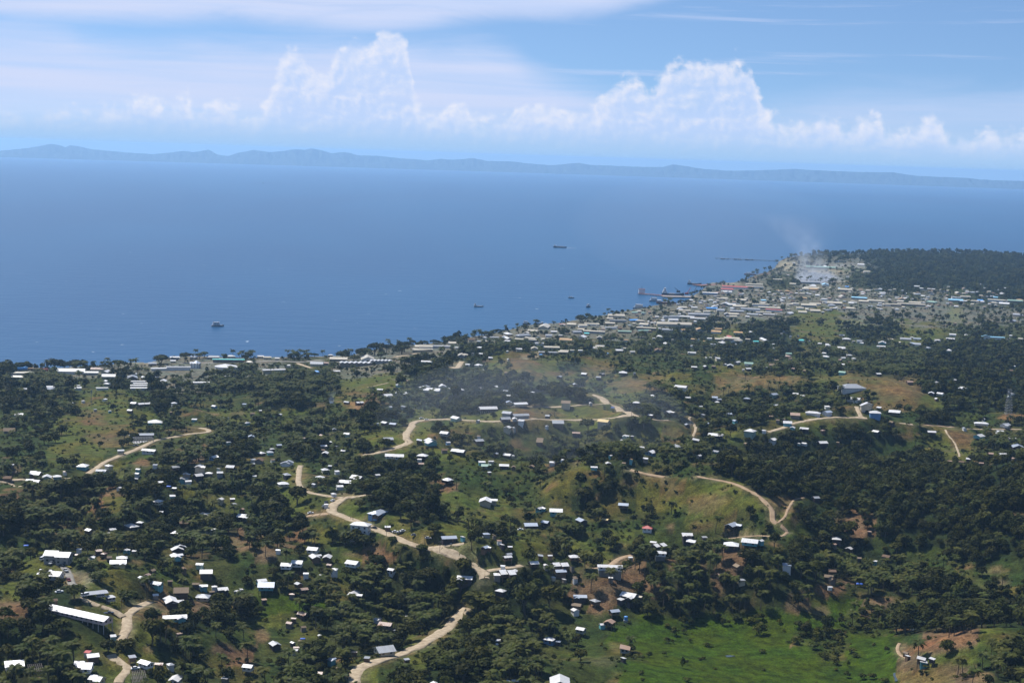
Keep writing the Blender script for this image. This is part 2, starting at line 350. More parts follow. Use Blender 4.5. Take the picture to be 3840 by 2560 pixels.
# ------------------------------------------------------------------ roads: centre lines, smoothed into the ground
ROADS = [
 ('road', 6.0, 'pale', 'A0 0,1290 70,1278 150,1272 330,1266 560,1262 660,1258'),
 ('road', 6.0, 'pale', 'A0 805,1215 870,1170 960,1110 1060,1070 1200,1015 1330,955 1420,915 1500,897 1620,870 1750,850 1870,840 1930,830 1905,805 1840,795'),
 ('path', 3.0, 'pale', 'A0 0,1290 60,1300 130,1310 190,1335'),
 ('road', 10.0, 'tar', 'A0 1640,200 1900,196 2352,186;B0 150,180 300,186 420,190 600,172'),
 ('road', 6.0, 'pale', 'B0 380,200 440,222 510,245'),
 ('road', 9.0, 'pale', 'B0 1270,142 1380,128 1480,112'),
 ('path', 3.0, 'pale', 'B0 1020,425 1110,405 1210,382'),
 ('road', 8.0, 'pale', 'B0 1800,238 1850,250 1870,215 1890,185'),
 ('road', 7.5, 'pale', 'B0 1000,1040 1100,1025 1250,985 1350,960 1405,938 1412,912 1380,890 1378,860 1402,820 1432,780 1432,755 1480,735 1560,725 1700,717 1850,720 2000,728 2150,735 2352,732;C0 150,722 400,713 700,712 900,705 980,692 1060,676 1140,685'),
 ('road', 9.0, 'pale', 'C0 1140,685 1060,660 1000,622 930,592 870,570 840,532 790,505 740,490'),
 ('road', 4.0, 'pale', 'C0 860,574 780,575 700,582 550,600 400,608 200,600 0,596'),
 ('road', 5.0, 'pale', 'C0 1140,685 1290,715 1430,742 1560,755 1650,757'),
 ('path', 3.0, 'pale', 'C0 1640,690 1620,715 1650,745 1692,770 1690,812 1668,855 1660,880'),
 ('road', 6.0, 'pale', 'D0 0,832 80,812 170,785 230,750 320,735 430,712 550,700 700,695 830,700 910,712;'),
 ('road', 5.0, 'pale', 'D0 880,705 850,690 835,640 812,600'),
 ('road', 5.0, 'pale', 'D0 1200,750 1260,755 1330,765'),
 ('road', 8.0, 'red', 'D0 1440,768 1500,772 1560,776 1640,786 1690,786'),
 ('road', 4.0, 'pale', 'D0 1790,802 1900,805 2050,803 2200,803 2352,810'),
 ('path', 2.2, 'pale', 'D0 1630,810 1650,850 1700,910 1725,960 1755,1020 1757,1060'),
 ('path', 6.0, 'red', 'C0 1090,1180 1140,1195 1200,1225 1330,1240 1400,1246'),
 ('road', 4.6, 'red', 'C0 1700,1240 1790,1262 1900,1275 2020,1300 2150,1350 2260,1410 2330,1470 2352,1495;D0 25,1510 45,1567;D1 35,50 60,95 110,130 160,165 180,185'),
 ('path', 2.6, 'red', 'D1 180,185 140,210 90,222 40,222;C1 2300,208 2200,214 2050,234 1920,248'),
 ('path', 2.2, 'red', 'D1 85,105 130,72 160,30;D0 170,1560 200,1510 230,1470 240,1440 330,1435'),
 ('road', 5.0, 'red', 'C1 740,515 800,490 950,440 1050,405 1110,395'),
 ('road', 5.0, 'pale', 'B0 410,1140 395,1180 395,1230 385,1290 400,1330 440,1370 520,1395 620,1410 720,1430 800,1440'),
 ('road', 8.0, 'pale', 'B0 900,1432 830,1437 800,1448 750,1482 700,1520 695,1560;B1 700,5 760,25 850,60 950,95 1050,130 1130,165 1220,205 1300,240 1400,285 1500,315 1600,340 1700,375 1800,405 1900,430 1980,460 2050,510 2090,560 2110,610 2095,640'),
 ('road', 5.0, 'pale', 'B0 880,1434 940,1424 1010,1412'),
 ('road', 4.5, 'pale', 'B1 1580,325 1680,312 1800,295 1910,288'),
 ('road', 6.0, 'pale', 'B1 2125,540 2250,515 2340,500;C1 40,495 90,490'),
 ('road', 9.0, 'red', 'B1 470,36 560,22 640,14 700,8'),
 ('road', 7.5, 'pale', 'B1 1938,880 1890,940 1800,1020 1700,1100 1600,1165 1560,1195 1480,1245 1400,1275 1250,1322 1100,1367 1000,1402 930,1440 905,1490 900,1567'),
 ('road', 5.0, 'tar', 'A1 570,470 600,520 640,580 690,650 760,690'),
 ('road', 4.5, 'pale', 'A1 740,785 830,822 930,860 1030,895 1090,922 1135,955'),
 ('road', 6.0, 'pale', 'A1 1375,825 1300,858 1215,900 1170,940 1165,980 1168,1040 1150,1100 1125,1160 1105,1188'),
 ('road', 5.5, 'pale', 'A1 1020,1310 1050,1350 1110,1390 1170,1420 1185,1450 1140,1490 1100,1530 1088,1567'),
 ('path', 2.4, 'red', 'D1 1210,1205 1185,1250 1195,1300 1230,1328 1270,1342'),
]
def smooth_line(P, step):
    P = np.asarray(P)[:, :2]
    for _ in range(3):
        Q = np.empty((2 * len(P) - 2, 2)); Q[0::2] = P[:-1] * .75 + P[1:] * .25; Q[1::2] = P[:-1] * .25 + P[1:] * .75
        P = np.concatenate([P[:1], Q, P[-1:]])
    s = np.concatenate([[0], np.cumsum(np.hypot(*np.diff(P, axis=0).T))])
    t = np.linspace(0, s[-1], max(3, int(s[-1] / step)))
    return np.stack([np.interp(t, s, P[:, 0]), np.interp(t, s, P[:, 1])], -1)
road_lines = []
for kind, wid, tone, spec in ROADS:
    pts = []
    for seg in spec.split(';'):
        if not seg.strip(): continue
        tk = seg.split()
        pts += [tp(tk[0], *map(float, q.split(','))) for q in tk[1:]]
    P = place([p[0] for p in pts], [p[1] for p in pts])
    L = smooth_line(P, 4.0)
    z = height(L[:, 0], L[:, 1])
    for _ in range(10): z[1:-1] = (z[:-2] + z[1:-1] + z[2:]) / 3
    road_lines.append((kind, wid, tone, L, z))
VERGE = np.zeros(H.shape, np.float32)
for kind, wid, tone, L, z in road_lines:             # level the ground across each road
    reach = wid * 0.5 + 7.0
    num = {}
    az = np.arctan2(L[:, 0], L[:, 1]); dd = np.hypot(L[:, 0], L[:, 1])
    i0 = ((az - reach / dd - AZ0) / (AZ1 - AZ0) * (NA - 1)).astype(int); i1 = i0 + (2 * reach / dd / ((AZ1 - AZ0) / (NA - 1))).astype(int) + 2
    j0 = ((np.log(dd - reach) - LD0) / (LD1 - LD0) * (ND - 1)).astype(int); j1 = ((np.log(dd + reach) - LD0) / (LD1 - LD0) * (ND - 1)).astype(int) + 2
    best = np.full(H.shape, 1e9, np.float32); bz = np.zeros(H.shape, np.float32)
    for k in range(len(L)):
        a, b, c, d = max(i0[k], 0), min(i1[k], NA), max(j0[k], 0), min(j1[k], ND)
        if a >= b or c >= d: continue
        r = np.hypot(GX[a:b, c:d] - L[k, 0], GY[a:b, c:d] - L[k, 1])
        sub = best[a:b, c:d]; m = r < sub
        sub[m] = r[m]; bz[a:b, c:d][m] = z[k]
    w = np.clip(1 - (best - wid * 0.5 - 1.0) / 6.0, 0, 1); w = w * w * (3 - 2 * w)
    H = H * (1 - w) + bz * w
    VERGE = np.maximum(VERGE, np.clip(1 - (best - wid * .5) / (2.2 + wid * .35), 0, 1))

# ------------------------------------------------------------------ ground sheet
def mesh_from(name, V, F, smooth=False):
    me = bpy.data.meshes.new(name)
    V = np.asarray(V, np.float32); me.vertices.add(len(V)); me.vertices.foreach_set('co', V.ravel())
    if isinstance(F, np.ndarray):
        n, k = F.shape
        me.loops.add(n * k); me.loops.foreach_set('vertex_index', F.ravel().astype(np.int32))
        me.polygons.add(n); me.polygons.foreach_set('loop_start', np.arange(0, n * k, k, dtype=np.int32))
        me.update(calc_edges=True)
    else:
        me.clear_geometry(); me.from_pydata([tuple(v) for v in V], [], F); me.update()
    if smooth: me.polygons.foreach_set('use_smooth', np.ones(len(me.polygons), bool))
    return me
def link(name, me, mat=None, parent=None):
    o = bpy.data.objects.new(name, me); COL.objects.link(o)
    if mat is not None and me is not None and not me.materials: me.materials.append(mat)
    if parent is not None: o.parent = parent
    return o
def grid_faces(n, m):
    i, j = np.meshgrid(np.arange(n - 1), np.arange(m - 1), indexing='ij')
    a = i * m + j
    return np.stack([a, a + m, a + m + 1, a + 1], -1).reshape(-1, 4)
def material(name, bump=None):
    m = bpy.data.materials.new(name); m.use_nodes = True
    m.node_tree.nodes.clear()
    n = NT(m.node_tree)
    b = n.n('ShaderNodeBsdfPrincipled'); o = n.n('ShaderNodeOutputMaterial')
    n.t.links.new(b.outputs[0], o.inputs[0])
    b.inputs['Roughness'].default_value = 0.9
    b.inputs['Specular IOR Level'].default_value = 0.2
    return m, n, b
def objco(n): return n.n('ShaderNodeTexCoord').outputs['Object']
def position(n): return n.n('ShaderNodeNewGeometry').outputs['Position']

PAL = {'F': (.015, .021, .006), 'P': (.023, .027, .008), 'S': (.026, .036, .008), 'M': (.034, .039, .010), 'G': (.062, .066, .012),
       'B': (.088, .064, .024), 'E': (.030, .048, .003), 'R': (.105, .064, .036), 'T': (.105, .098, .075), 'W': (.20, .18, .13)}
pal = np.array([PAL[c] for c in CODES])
gpx, gpy, _w = project(np.stack([GX, GY, H], -1))
colr = np.zeros(H.shape + (3,))
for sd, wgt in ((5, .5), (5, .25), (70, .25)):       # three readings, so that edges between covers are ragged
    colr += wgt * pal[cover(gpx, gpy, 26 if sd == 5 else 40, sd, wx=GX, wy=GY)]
# patches: dry grass and bare soil inside grass and scrub
GC = cover(gpx, gpy, wx=GX, wy=GY)
grassy = np.isin(GC, [CODES.index(c) for c in 'GBSM'])
dry = np.clip(fbm(GX / 34, GY / 34, 4, 61) * 2.2 - 0.25, 0, 1) * grassy
colr = colr * (1 - dry[..., None] * .6) + np.array([.086, .066, .021]) * dry[..., None] * .6
lush = np.clip(fbm(GX / 25, GY / 25, 4, 77) * 2.4 - 0.5, 0, 1) * grassy
colr = colr * (1 - lush[..., None] * .55) + np.array([.046, .064, .009]) * lush[..., None] * .55
soil = np.clip(fbm(GX / 17, GY / 17, 3, 88) * 3.0 - 1.25, 0, 1) * np.isin(GC, [CODES.index(c) for c in 'GBSMPR'])
colr = colr * (1 - soil[..., None] * .8) + np.array([.125, .076, .042]) * soil[..., None] * .8
S = coast_dist(GA) - GD
beach = np.clip(1 - S / 14.0, 0, 1) * (S > -60)
colr = colr * (1 - beach[..., None] * .8) + np.array([.24, .21, .15]) * beach[..., None] * .8
# bare places read off the photograph: tile, x, y, half width, half height, colour
R_, B_, O_ = (.15, .088, .050), (.092, .056, .030), (.185, .10, .05)
PATCH = [('A1', 660, 190, 120, 30, B_), ('A1', 60, 880, 140, 60, (.12, .066, .036)), ('A1', 1480, 880, 260, 45, (.15, .115, .06)), ('A1', 720, 590, 120, 60, (.17, .15, .105)),
         ('A1', 1360, 1270, 60, 40, R_), ('A1', 940, 430, 60, 20, O_), ('A1', 1240, 870, 90, 40, (.14, .12, .055)), ('A1', 2130, 290, 160, 70, (.13, .09, .05)), ('A1', 2050, 1260, 120, 60, (.10, .055, .04)),
         ('A0', 920, 870, 150, 45, B_), ('A0', 820, 740, 110, 25, B_), ('A0', 640, 730, 60, 15, (.07, .045, .03)), ('A0', 1640, 1020, 50, 45, R_), ('A0', 1300, 1110, 70, 35, R_), ('A0', 1790, 810, 110, 30, B_), ('A0', 60, 1450, 150, 60, B_), ('A0', 950, 1370, 70, 40, R_), ('A0', 2180, 670, 80, 30, B_),
         ('B0', 890, 590, 80, 35, O_), ('B0', 1090, 580, 60, 20, O_), ('B0', 415, 705, 50, 12, (.17, .07, .04)), ('B0', 950, 490, 130, 25, B_), ('B0', 570, 590, 100, 25, B_), ('B0', 1660, 1310, 110, 50, B_), ('B0', 1850, 210, 60, 25, (.22, .19, .13)), ('B0', 2220, 175, 200, 18, B_), ('B0', 1620, 860, 70, 20, R_), ('B0', 850, 1420, 150, 12, (.17, .13, .08)),
         ('B1', 90, 350, 70, 40, R_), ('B1', 400, 570, 70, 40, R_), ('B1', 940, 390, 150, 35, (.13, .08, .045)), ('B1', 1780, 470, 60, 35, R_), ('B1', 560, 20, 110, 20, R_), ('B1', 2060, 455, 60, 22, O_), ('B1', 1550, 270, 110, 16, (.11, .09, .052)), ('B1', 1900, 340, 130, 30, (.14, .12, .055)), ('B1', 60, 1130, 70, 50, R_), ('B1', 1100, 60, 80, 20, R_), ('B1', 1250, 420, 60, 50, R_), ('B1', 1400, 100, 100, 20, (.16, .12, .07)),
         ('C0', 60, 190, 110, 45, B_), ('C0', 160, 130, 110, 14, (.25, .18, .12)), ('C0', 440, 300, 150, 22, B_), ('C0', 1200, 380, 200, 35, (.12, .08, .04)), ('C0', 2200, 320, 140, 12, (.16, .10, .06)), ('C0', 2150, 390, 260, 60, (.11, .078, .035)), ('C0', 250, 670, 230, 40, B_), ('C0', 690, 1205, 110, 30, B_), ('C0', 1080, 1300, 80, 40, B_), ('C0', 1450, 1270, 200, 22, (.14, .085, .03)), ('C0', 1850, 1450, 170, 50, (.13, .085, .035)), ('C0', 1220, 1220, 110, 15, O_), ('C0', 40, 930, 60, 50, B_),
         ('C1', 780, 700, 60, 50, B_), ('C1', 1400, 740, 60, 50, B_), ('C1', 1750, 500, 50, 60, (.085, .05, .03)), ('C1', 1750, 120, 130, 40, B_), ('C1', 870, 800, 50, 60, R_), ('C1', 850, 1380, 130, 60, (.075, .06, .026)), ('C1', 970, 1240, 90, 45, (.10, .085, .035)), ('C1', 300, 380, 100, 25, B_), ('C1', 1000, 330, 80, 14, R_), ('C1', 1890, 650, 40, 60, R_), ('C1', 1470, 480, 40, 90, R_), ('C1', 2030, 225, 160, 22, (.2, .15, .085)), ('C1', 600, 560, 60, 20, R_), ('C1', 920, 1540, 60, 20, (.075, .06, .026)),
         ('D0', 1200, 430, 280, 60, (.125, .078, .035)), ('D0', 700, 610, 150, 20, B_), ('D0', 560, 740, 90, 30, B_), ('D0', 1780, 880, 120, 60, B_), ('D0', 1280, 870, 110, 20, B_), ('D0', 2250, 690, 150, 18, O_), ('D0', 100, 1480, 130, 45, (.15, .095, .045)), ('D0', 150, 370, 250, 50, (.12, .08, .035)), ('D0', 1900, 1100, 150, 14, (.22, .13, .08)), ('D0', 600, 340, 200, 25, (.11, .085, .03)),
         ('D1', 640, 90, 70, 90, B_), ('D1', 850, 190, 90, 60, (.13, .08, .05)), ('D1', 530, 710, 100, 70, B_), ('D1', 470, 900, 90, 45, R_), ('D1', 1060, 800, 150, 40, (.14, .08, .045)), ('D1', 1240, 1070, 90, 22, R_), ('D1', 1600, 1155, 60, 22, O_), ('D1', 1820, 1160, 90, 30, O_), ('D1', 1450, 1230, 130, 55, (.15, .07, .04)), ('D1', 1620, 1440, 160, 50, B_), ('D1', 1950, 1520, 120, 45, O_), ('D1', 2290, 60, 90, 60, B_), ('D1', 1260, 1250, 80, 45, R_), ('D1', 2080, 540, 140, 30, (.11, .085, .035)), ('D1', 240, 90, 30, 60, B_),
         ('ZE', 1150, 280, 110, 50, (.30, .25, .17)), ('ZE', 1750, 285, 350, 22, (.20, .19, .18)), ('ZE', 1600, 345, 300, 20, (.26, .21, .14)), ('ZE', 1850, 315, 200, 9, (.06, .09, .02)), ('ZE', 1700, 462, 150, 14, (.28, .21, .13)), ('ZE', 450, 475, 200, 14, (.28, .22, .15)),
         ('ZC', 1720, 530, 280, 28, (.085, .095, .028)), ('ZC', 560, 512, 150, 24, (.085, .095, .028)), ('ZD', 1400, 440, 110, 110, (.10, .105, .04)), ('ZD', 150, 590, 180, 20, (.085, .095, .028)), ('ZB', 1700, 200, 260, 16, (.28, .22, .15)), ('ZA', 1900, 720, 260, 22, (.22, .16, .11))]
for t, x, y, hw, hh, c in PATCH:
    X, Y = tp(t, x, y); s = TILE[t][2]
    jx = fbm(GX / 20, GY / 20, 3, 7) * 20; jy = fbm(GX / 20 + 50, GY / 20, 3, 8) * 14
    r = ((gpx + jx - X) / (hw / s)) ** 2 + ((gpy + jy - Y) / (hh / s)) ** 2
    w = np.clip(1.5 - r, 0, 1)[..., None] * .62
    colr = colr * (1 - w) + np.array(c) * w
vg = (VERGE * np.clip(.55 + .8 * fbm(GX / 9, GY / 9, 3, 93), 0, 1))[..., None] * .8
colr = colr * (1 - vg) + np.array([.15, .112, .066]) * vg
me = mesh_from('ground', np.stack([GX, GY, H], -1).reshape(-1, 3), grid_faces(NA, ND), True)
at = me.color_attributes.new('cover_colour', 'FLOAT_COLOR', 'POINT')
at.data.foreach_set('color', np.concatenate([colr, np.ones(H.shape + (1,))], -1).astype(np.float32).ravel())
m_ground, n, b = material('ground')
ca_ = n.n('ShaderNodeAttribute', attribute_name='cover_colour').outputs['Color']
pos = position(n)
g1 = n.noise(pos, 0.16, 5.0, 0.62); g2 = n.noise(pos, 0.9, 4.0, 0.65); g3 = n.noise(pos, 0.03, 4.0, 0.6)
v = n.m('MULTIPLY', n.mapr(g1, 0.28, 0.72, 0.55, 1.48), n.mapr(g2, 0.3, 0.7, 0.6, 1.4))
sc_ = n.n('ShaderNodeVectorMath', operation='SCALE'); n.put(sc_.inputs[0], ca_); n.put(sc_.inputs[3], v)
hue = n.mix(n.mapr(g3, 0.35, 0.65), rgb(1.12, 1.0, 0.85), rgb(0.86, 1.02, 1.0))
n.put(b.inputs['Base Color'], n.mix(1.0, sc_.outputs[0], hue, 'MULTIPLY'))
bp = n.n('ShaderNodeBump'); bp.inputs['Strength'].default_value = 0.7; bp.inputs['Distance'].default_value = 0.9
n.put(bp.inputs['Height'], n.m('ADD', n.m('MULTIPLY', g1, 1.6), g2)); n.put(b.inputs['Normal'], bp.outputs[0])
b.inputs['Specular IOR Level'].default_value = 0.05
ground = link('ground', me, m_ground)
ground['kind'] = 'structure'

# ------------------------------------------------------------------ roads
def road_mat(name, c1, c2):
    m, n, b = material(name)
    p = position(n)
    f = n.noise(p, 0.35, 5.0, 0.65)
    n.put(b.inputs['Base Color'], n.mix(n.mapr(f, 0.3, 0.7), rgb(*c1), rgb(*c2)))
    return m
m_pale = road_mat('pale_dirt', (.23, .175, .11), (.40, .32, .215))
m_red = road_mat('tan_dirt', (.225, .15, .085), (.33, .24, .15))
m_tar = road_mat('worn_tarmac', (.15, .14, .12), (.23, .21, .18))
RM = {'pale': m_pale, 'red': m_red, 'tar': m_tar}
for ri, (kind, wid, tone, L, z) in enumerate(road_lines):
    T = np.gradient(L, axis=0); T /= np.linalg.norm(T, axis=1, keepdims=True) + 1e-9
    Nn = np.stack([T[:, 1], -T[:, 0]], -1)
    V = []
    for q, (f, up) in enumerate(((-1, -.25), (-.92, .26), (-.45, .36), (0, .33), (.45, .36), (.92, .26), (1, -.25))):
        wv = wid * 0.44 * f * (1 + 0.30 * fbm(L[:, 0] / 9 + q * 3, L[:, 1] / 9, 2, 3 + q + ri))
        p = L + Nn * wv[:, None]
        V.append(np.stack([p[:, 0], p[:, 1], np.maximum(height(p[:, 0], p[:, 1]), z - 0.3) + up], -1))
    V = np.stack(V, 1).reshape(-1, 3)
    o = link(kind, mesh_from(kind, V, grid_faces(len(L), 7)[:, ::-1].copy(), True), RM[tone])
    o['kind'] = 'structure'

# ------------------------------------------------------------------ sea, with the curve of the earth
sa = np.radians(np.linspace(-34, 34, 69)); sd = np.concatenate([np.exp(np.linspace(math.log(1500.0), math.log(9000.0), 40)), np.exp(np.linspace(math.log(9000.0), math.log(41000.0), 90))[1:]])
SA, SD = np.meshgrid(sa, sd, indexing='ij')
me = mesh_from('sea', np.stack([SD * np.sin(SA), SD * np.cos(SA), -SD ** 2 / (2 * REARTH)], -1).reshape(-1, 3), grid_faces(len(sa), len(sd)), True)
m_sea, n, b = material('sea_water')
pos = position(n)
px_, py_, pz_ = n.sep(pos)
wv = n.comb(px_, n.m('MULTIPLY', py_, 1.0), 0.0)
patch = n.noise(n.comb(n.m('MULTIPLY', px_, .0006), n.m('MULTIPLY', py_, .00022), 0.0), 1.0, 4.0, 0.55, 0.6)
b_ = n.mix(n.mapr(patch, 0.35, 0.65), rgb(0.002, 0.044, 0.112), rgb(0.004, 0.058, 0.134))
rip = n.noise(wv, 0.06, 5.0, 0.6)
caps = n.m('MULTIPLY', n.mapr(n.noise(n.comb(n.m('MULTIPLY', px_, .05), n.m('MULTIPLY', py_, .055), 0.0), 1.0, 2.0, 0.5), 0.722, 0.76), n.mapr(n.noise(wv, 0.004, 2.0), 0.4, 0.6, 0.2, 0.75))
n.put(b.inputs['Base Color'], n.mix(caps, b_, rgb(.5, .55, .58)))
b.inputs['Roughness'].default_value = 0.34
b.inputs['IOR'].default_value = 1.333
b.inputs['Specular IOR Level'].default_value = 0.42
bp = n.n('ShaderNodeBump'); bp.inputs['Strength'].default_value = 0.55; bp.inputs['Distance'].default_value = 1.6
n.put(bp.inputs['Height'], n.m('ADD', rip, n.m('MULTIPLY', n.noise(n.comb(n.m('MULTIPLY', px_, .012), n.m('MULTIPLY', py_, .03), 0.0), 1.0, 3.0), 2.0)))
n.put(b.inputs['Normal'], bp.outputs[0])
sea = link('sea', me, m_sea); sea['kind'] = 'structure'

# ------------------------------------------------------------------ long hilly island on the far side of the sound
prof = [(-300, 572), (0, 566), (49, 561), (106, 555), (192, 540), (229, 546), (245, 553), (261, 545), (294, 549), (335, 559), (408, 566), (490, 573), (571, 578), (629, 573), (690, 567), (727, 571), (784, 562), (816, 580), (857, 586), (890, 574), (951, 563), (1012, 571), (1070, 566), (1110, 560), (1143, 563), (1167, 557), (1200, 563), (1241, 575), (1290, 571), (1314, 574), (1339, 583), (1420, 585), (1494, 594), (1551, 597), (1600, 602), (1657, 596), (1690, 600), (1771, 594), (1829, 604), (1920, 606), (1969, 612), (2059, 620), (2116, 616), (2173, 611), (2214, 619), (2304, 622), (2410, 626), (2483, 627), (2524, 617), (2573, 624), (2638, 634), (2736, 641), (2800, 640), (2900, 637), (2980, 634), (3060, 639), (3200, 645), (3350, 647), (3440, 660), (3520, 664), (3600, 666), (3720, 676), (3840, 679), (4100, 690)]
ia, ie = azel([p[0] for p in prof], [p[1] for p in prof])
az_ = np.linspace(ia[0], ia[-1], 900)
el_ = np.interp(az_, ia, ie)
rows = 15
V = []
for r in range(rows):
    t = r / (rows - 4)
    D = 36400 + 2400 * t + 350 * fbm(az_ * 300, az_ * 0 + r * .3, 3, 5)
    Dr = 39200.0
    top = CAM_Z + Dr * np.tan(el_) + 10 * fbm(az_ * 900, az_ * 0 + 3.3, 3, 9)
    sea_z = -D ** 2 / (2 * REARTH)
    sh = min(t, 1.0) ** 0.75 if t <= 1 else max(0.0, 1 - (t - 1) * 3.2)
    rid = np.clip(0.72 + 0.75 * fbm(az_ * 420, az_ * 0 + t * 2.4, 4, 14), 0.25, 1.0)
    k = sh * (rid if t < 0.95 else 1.0)
    zz = np.where(r == 0, sea_z - 3, sea_z + 2 + (top - sea_z) * k)
    V.append(np.stack([D * np.sin(az_), D * np.cos(az_), zz], -1))
V = np.stack(V, 1).reshape(-1, 3)
m_isl, n, b = material('island_forest')
n.put(b.inputs['Base Color'], n.mix(n.mapr(n.noise(position(n), .002, 5.0), .35, .65), rgb(.015, .028, .03), rgb(.03, .045, .038)))
isl = link('hills', mesh_from('hills', V, grid_faces(len(az_), rows)[:, ::-1].copy(), True), m_isl); isl['kind'] = 'structure'

# ------------------------------------------------------------------ haze: one closed box of thin air round everything
def box_mesh(name, x0, x1, y0, y1, z0, z1):
    V = [(x, y, z) for x in (x0, x1) for y in (y0, y1) for z in (z0, z1)]
    return mesh_from(name, V, [(0, 1, 3, 2), (4, 6, 7, 5), (0, 4, 5, 1), (2, 3, 7, 6), (0, 2, 6, 4), (1, 5, 7, 3)])
hm = bpy.data.materials.new('haze'); hm.use_nodes = True; hm.node_tree.nodes.clear()
n = NT(hm.node_tree)
pv = n.n('ShaderNodeVolumePrincipled')
pv.inputs['Color'].default_value = rgb(.43, .70, 1.0)
pv.inputs['Density'].default_value = HAZE_DENSITY = 3.5e-5
pv.inputs['Density Attribute'].default_value = ''
pv.inputs['Anisotropy'].default_value = 0.3
n.t.links.new(pv.outputs[0], n.n('ShaderNodeOutputMaterial').inputs['Volume'])
haze = link('haze', box_mesh('haze', -30000, 30000, -600, 41600, -120, 320), hm)
haze['kind'] = 'stuff'

# ------------------------------------------------------------------ building materials
def paint(name, c, rough=0.6, spec=0.25, wear=0.18, scale=0.5, stretch=None, metal=0.0):
    m, n, b = material(name)
    oi = n.n('ShaderNodeObjectInfo').outputs['Random']
    p = objco(n)
    off = n.n('ShaderNodeVectorMath', operation='ADD'); n.put(off.inputs[0], p); n.put(off.inputs[1], n.comb(n.m('MULTIPLY', oi, 37.0), n.m('MULTIPLY', oi, 91.0), 0.0))
    vec = off.outputs[0]
    if stretch:
        mp = n.n('ShaderNodeVectorMath', operation='MULTIPLY'); n.put(mp.inputs[0], vec); mp.inputs[1].default_value = stretch; vec = mp.outputs[0]
    f = n.noise(vec, scale, 5.0, 0.65)
    dirt = tuple(x * k for x, k in zip(c, (.62, .57, .50)))
    colr = n.mix(n.m('MULTIPLY', n.mapr(f, 0.42, 0.75), wear * 3), rgb(*c), rgb(*dirt))
    sc_ = n.n('ShaderNodeVectorMath', operation='SCALE'); n.put(sc_.inputs[0], colr); n.put(sc_.inputs[3], n.mapr(oi, 0, 1, 0.86, 1.08, smooth=False))
    n.put(b.inputs['Base Color'], sc_.outputs[0])
    b.inputs['Roughness'].default_value = rough; b.inputs['Specular IOR Level'].default_value = spec; b.inputs['Metallic'].default_value = metal
    return m
def sheet_metal(name, c, wear=0.18, rough=0.36):
    """corrugated iron: streaks down the slope and a fine rib relief along the ridge direction"""
    m = paint(name, c, rough, 0.6, wear, 0.9, (2.2, 0.22, 0.3))
    n = NT(m.node_tree); b = [x for x in m.node_tree.nodes if x.type == 'BSDF_PRINCIPLED'][0]
    wv = n.n('ShaderNodeTexWave', wave_type='BANDS', bands_direction='X'); wv.inputs['Scale'].default_value = 2.2
    n.put(wv.inputs['Vector'], objco(n))
    bp = n.n('ShaderNodeBump'); bp.inputs['Strength'].default_value = 0.35; bp.inputs['Distance'].default_value = 0.05
    n.put(bp.inputs['Height'], wv.outputs[0]); n.put(b.inputs['Normal'], bp.outputs[0])
    return m
ROOF = {'w': sheet_metal('white_iron', (.58, .57, .55), .24), 'g': sheet_metal('grey_iron', (.30, .31, .32), .2), 'u': sheet_metal('blue_grey_iron', (.32, .36, .42), .15),
        'r': sheet_metal('rusty_iron', (.33, .22, .155), .33), 't': paint('dry_thatch', (.22, .17, .12), .95, .05, .3, 1.5, (3, .6, 1)), 'b': paint('brown_thatch', (.165, .115, .08), .95, .05, .3, 1.5, (3, .6, 1)),
        'c': sheet_metal('cream_iron', (.46, .41, .31), .2), 'n': sheet_metal('green_iron', (.24, .36, .28), .15), 'l': sheet_metal('blue_iron', (.08, .28, .62), .1),
        'k': sheet_metal('light_blue_iron', (.30, .58, .74), .1), 'e': sheet_metal('teal_iron', (.10, .48, .46), .1), 'o': sheet_metal('orange_iron', (.44, .27, .11), .2), 'd': sheet_metal('red_iron', (.42, .10, .08), .2), 'y': sheet_metal('yellow_iron', (.55, .40, .16), .15)}
RNAME = {'w': 'white', 'g': 'grey', 'u': 'blue-grey', 'r': 'rusty', 't': 'tan', 'b': 'brown', 'c': 'cream', 'n': 'green', 'l': 'blue', 'k': 'light blue', 'e': 'teal', 'o': 'orange', 'd': 'red', 'y': 'yellow'}
WALL = {'w': paint('white_wall', (.68, .68, .66)), 'c': paint('cream_wall', (.52, .46, .34)), 'e': paint('teal_wall', (.13, .36, .40)), 'l': paint('blue_wall', (.14, .27, .46)), 'g': paint('concrete_wall', (.30, .30, .29)),
        'b': paint('brown_timber_wall', (.13, .085, .055)), 'n': paint('pale_green_wall', (.34, .46, .38)), 'k': paint('dark_timber_wall', (.055, .045, .05)), 'p': paint('pink_wall', (.55, .43, .40)), 's': paint('weathered_wall', (.22, .19, .16))}
WNAME = {'w': 'white', 'c': 'cream', 'e': 'teal', 'l': 'blue', 'g': 'concrete', 'b': 'brown', 'n': 'pale green', 'k': 'dark', 'p': 'pink', 's': 'weathered'}
m_glass = paint('dark_window', (.03, .035, .045), .15, .5, .05)
m_found = paint('old_concrete', (.15, .148, .14))
m_post = paint('timber_post', (.12, .095, .07))
m_cpost = paint('concrete_post', (.36, .35, .33))

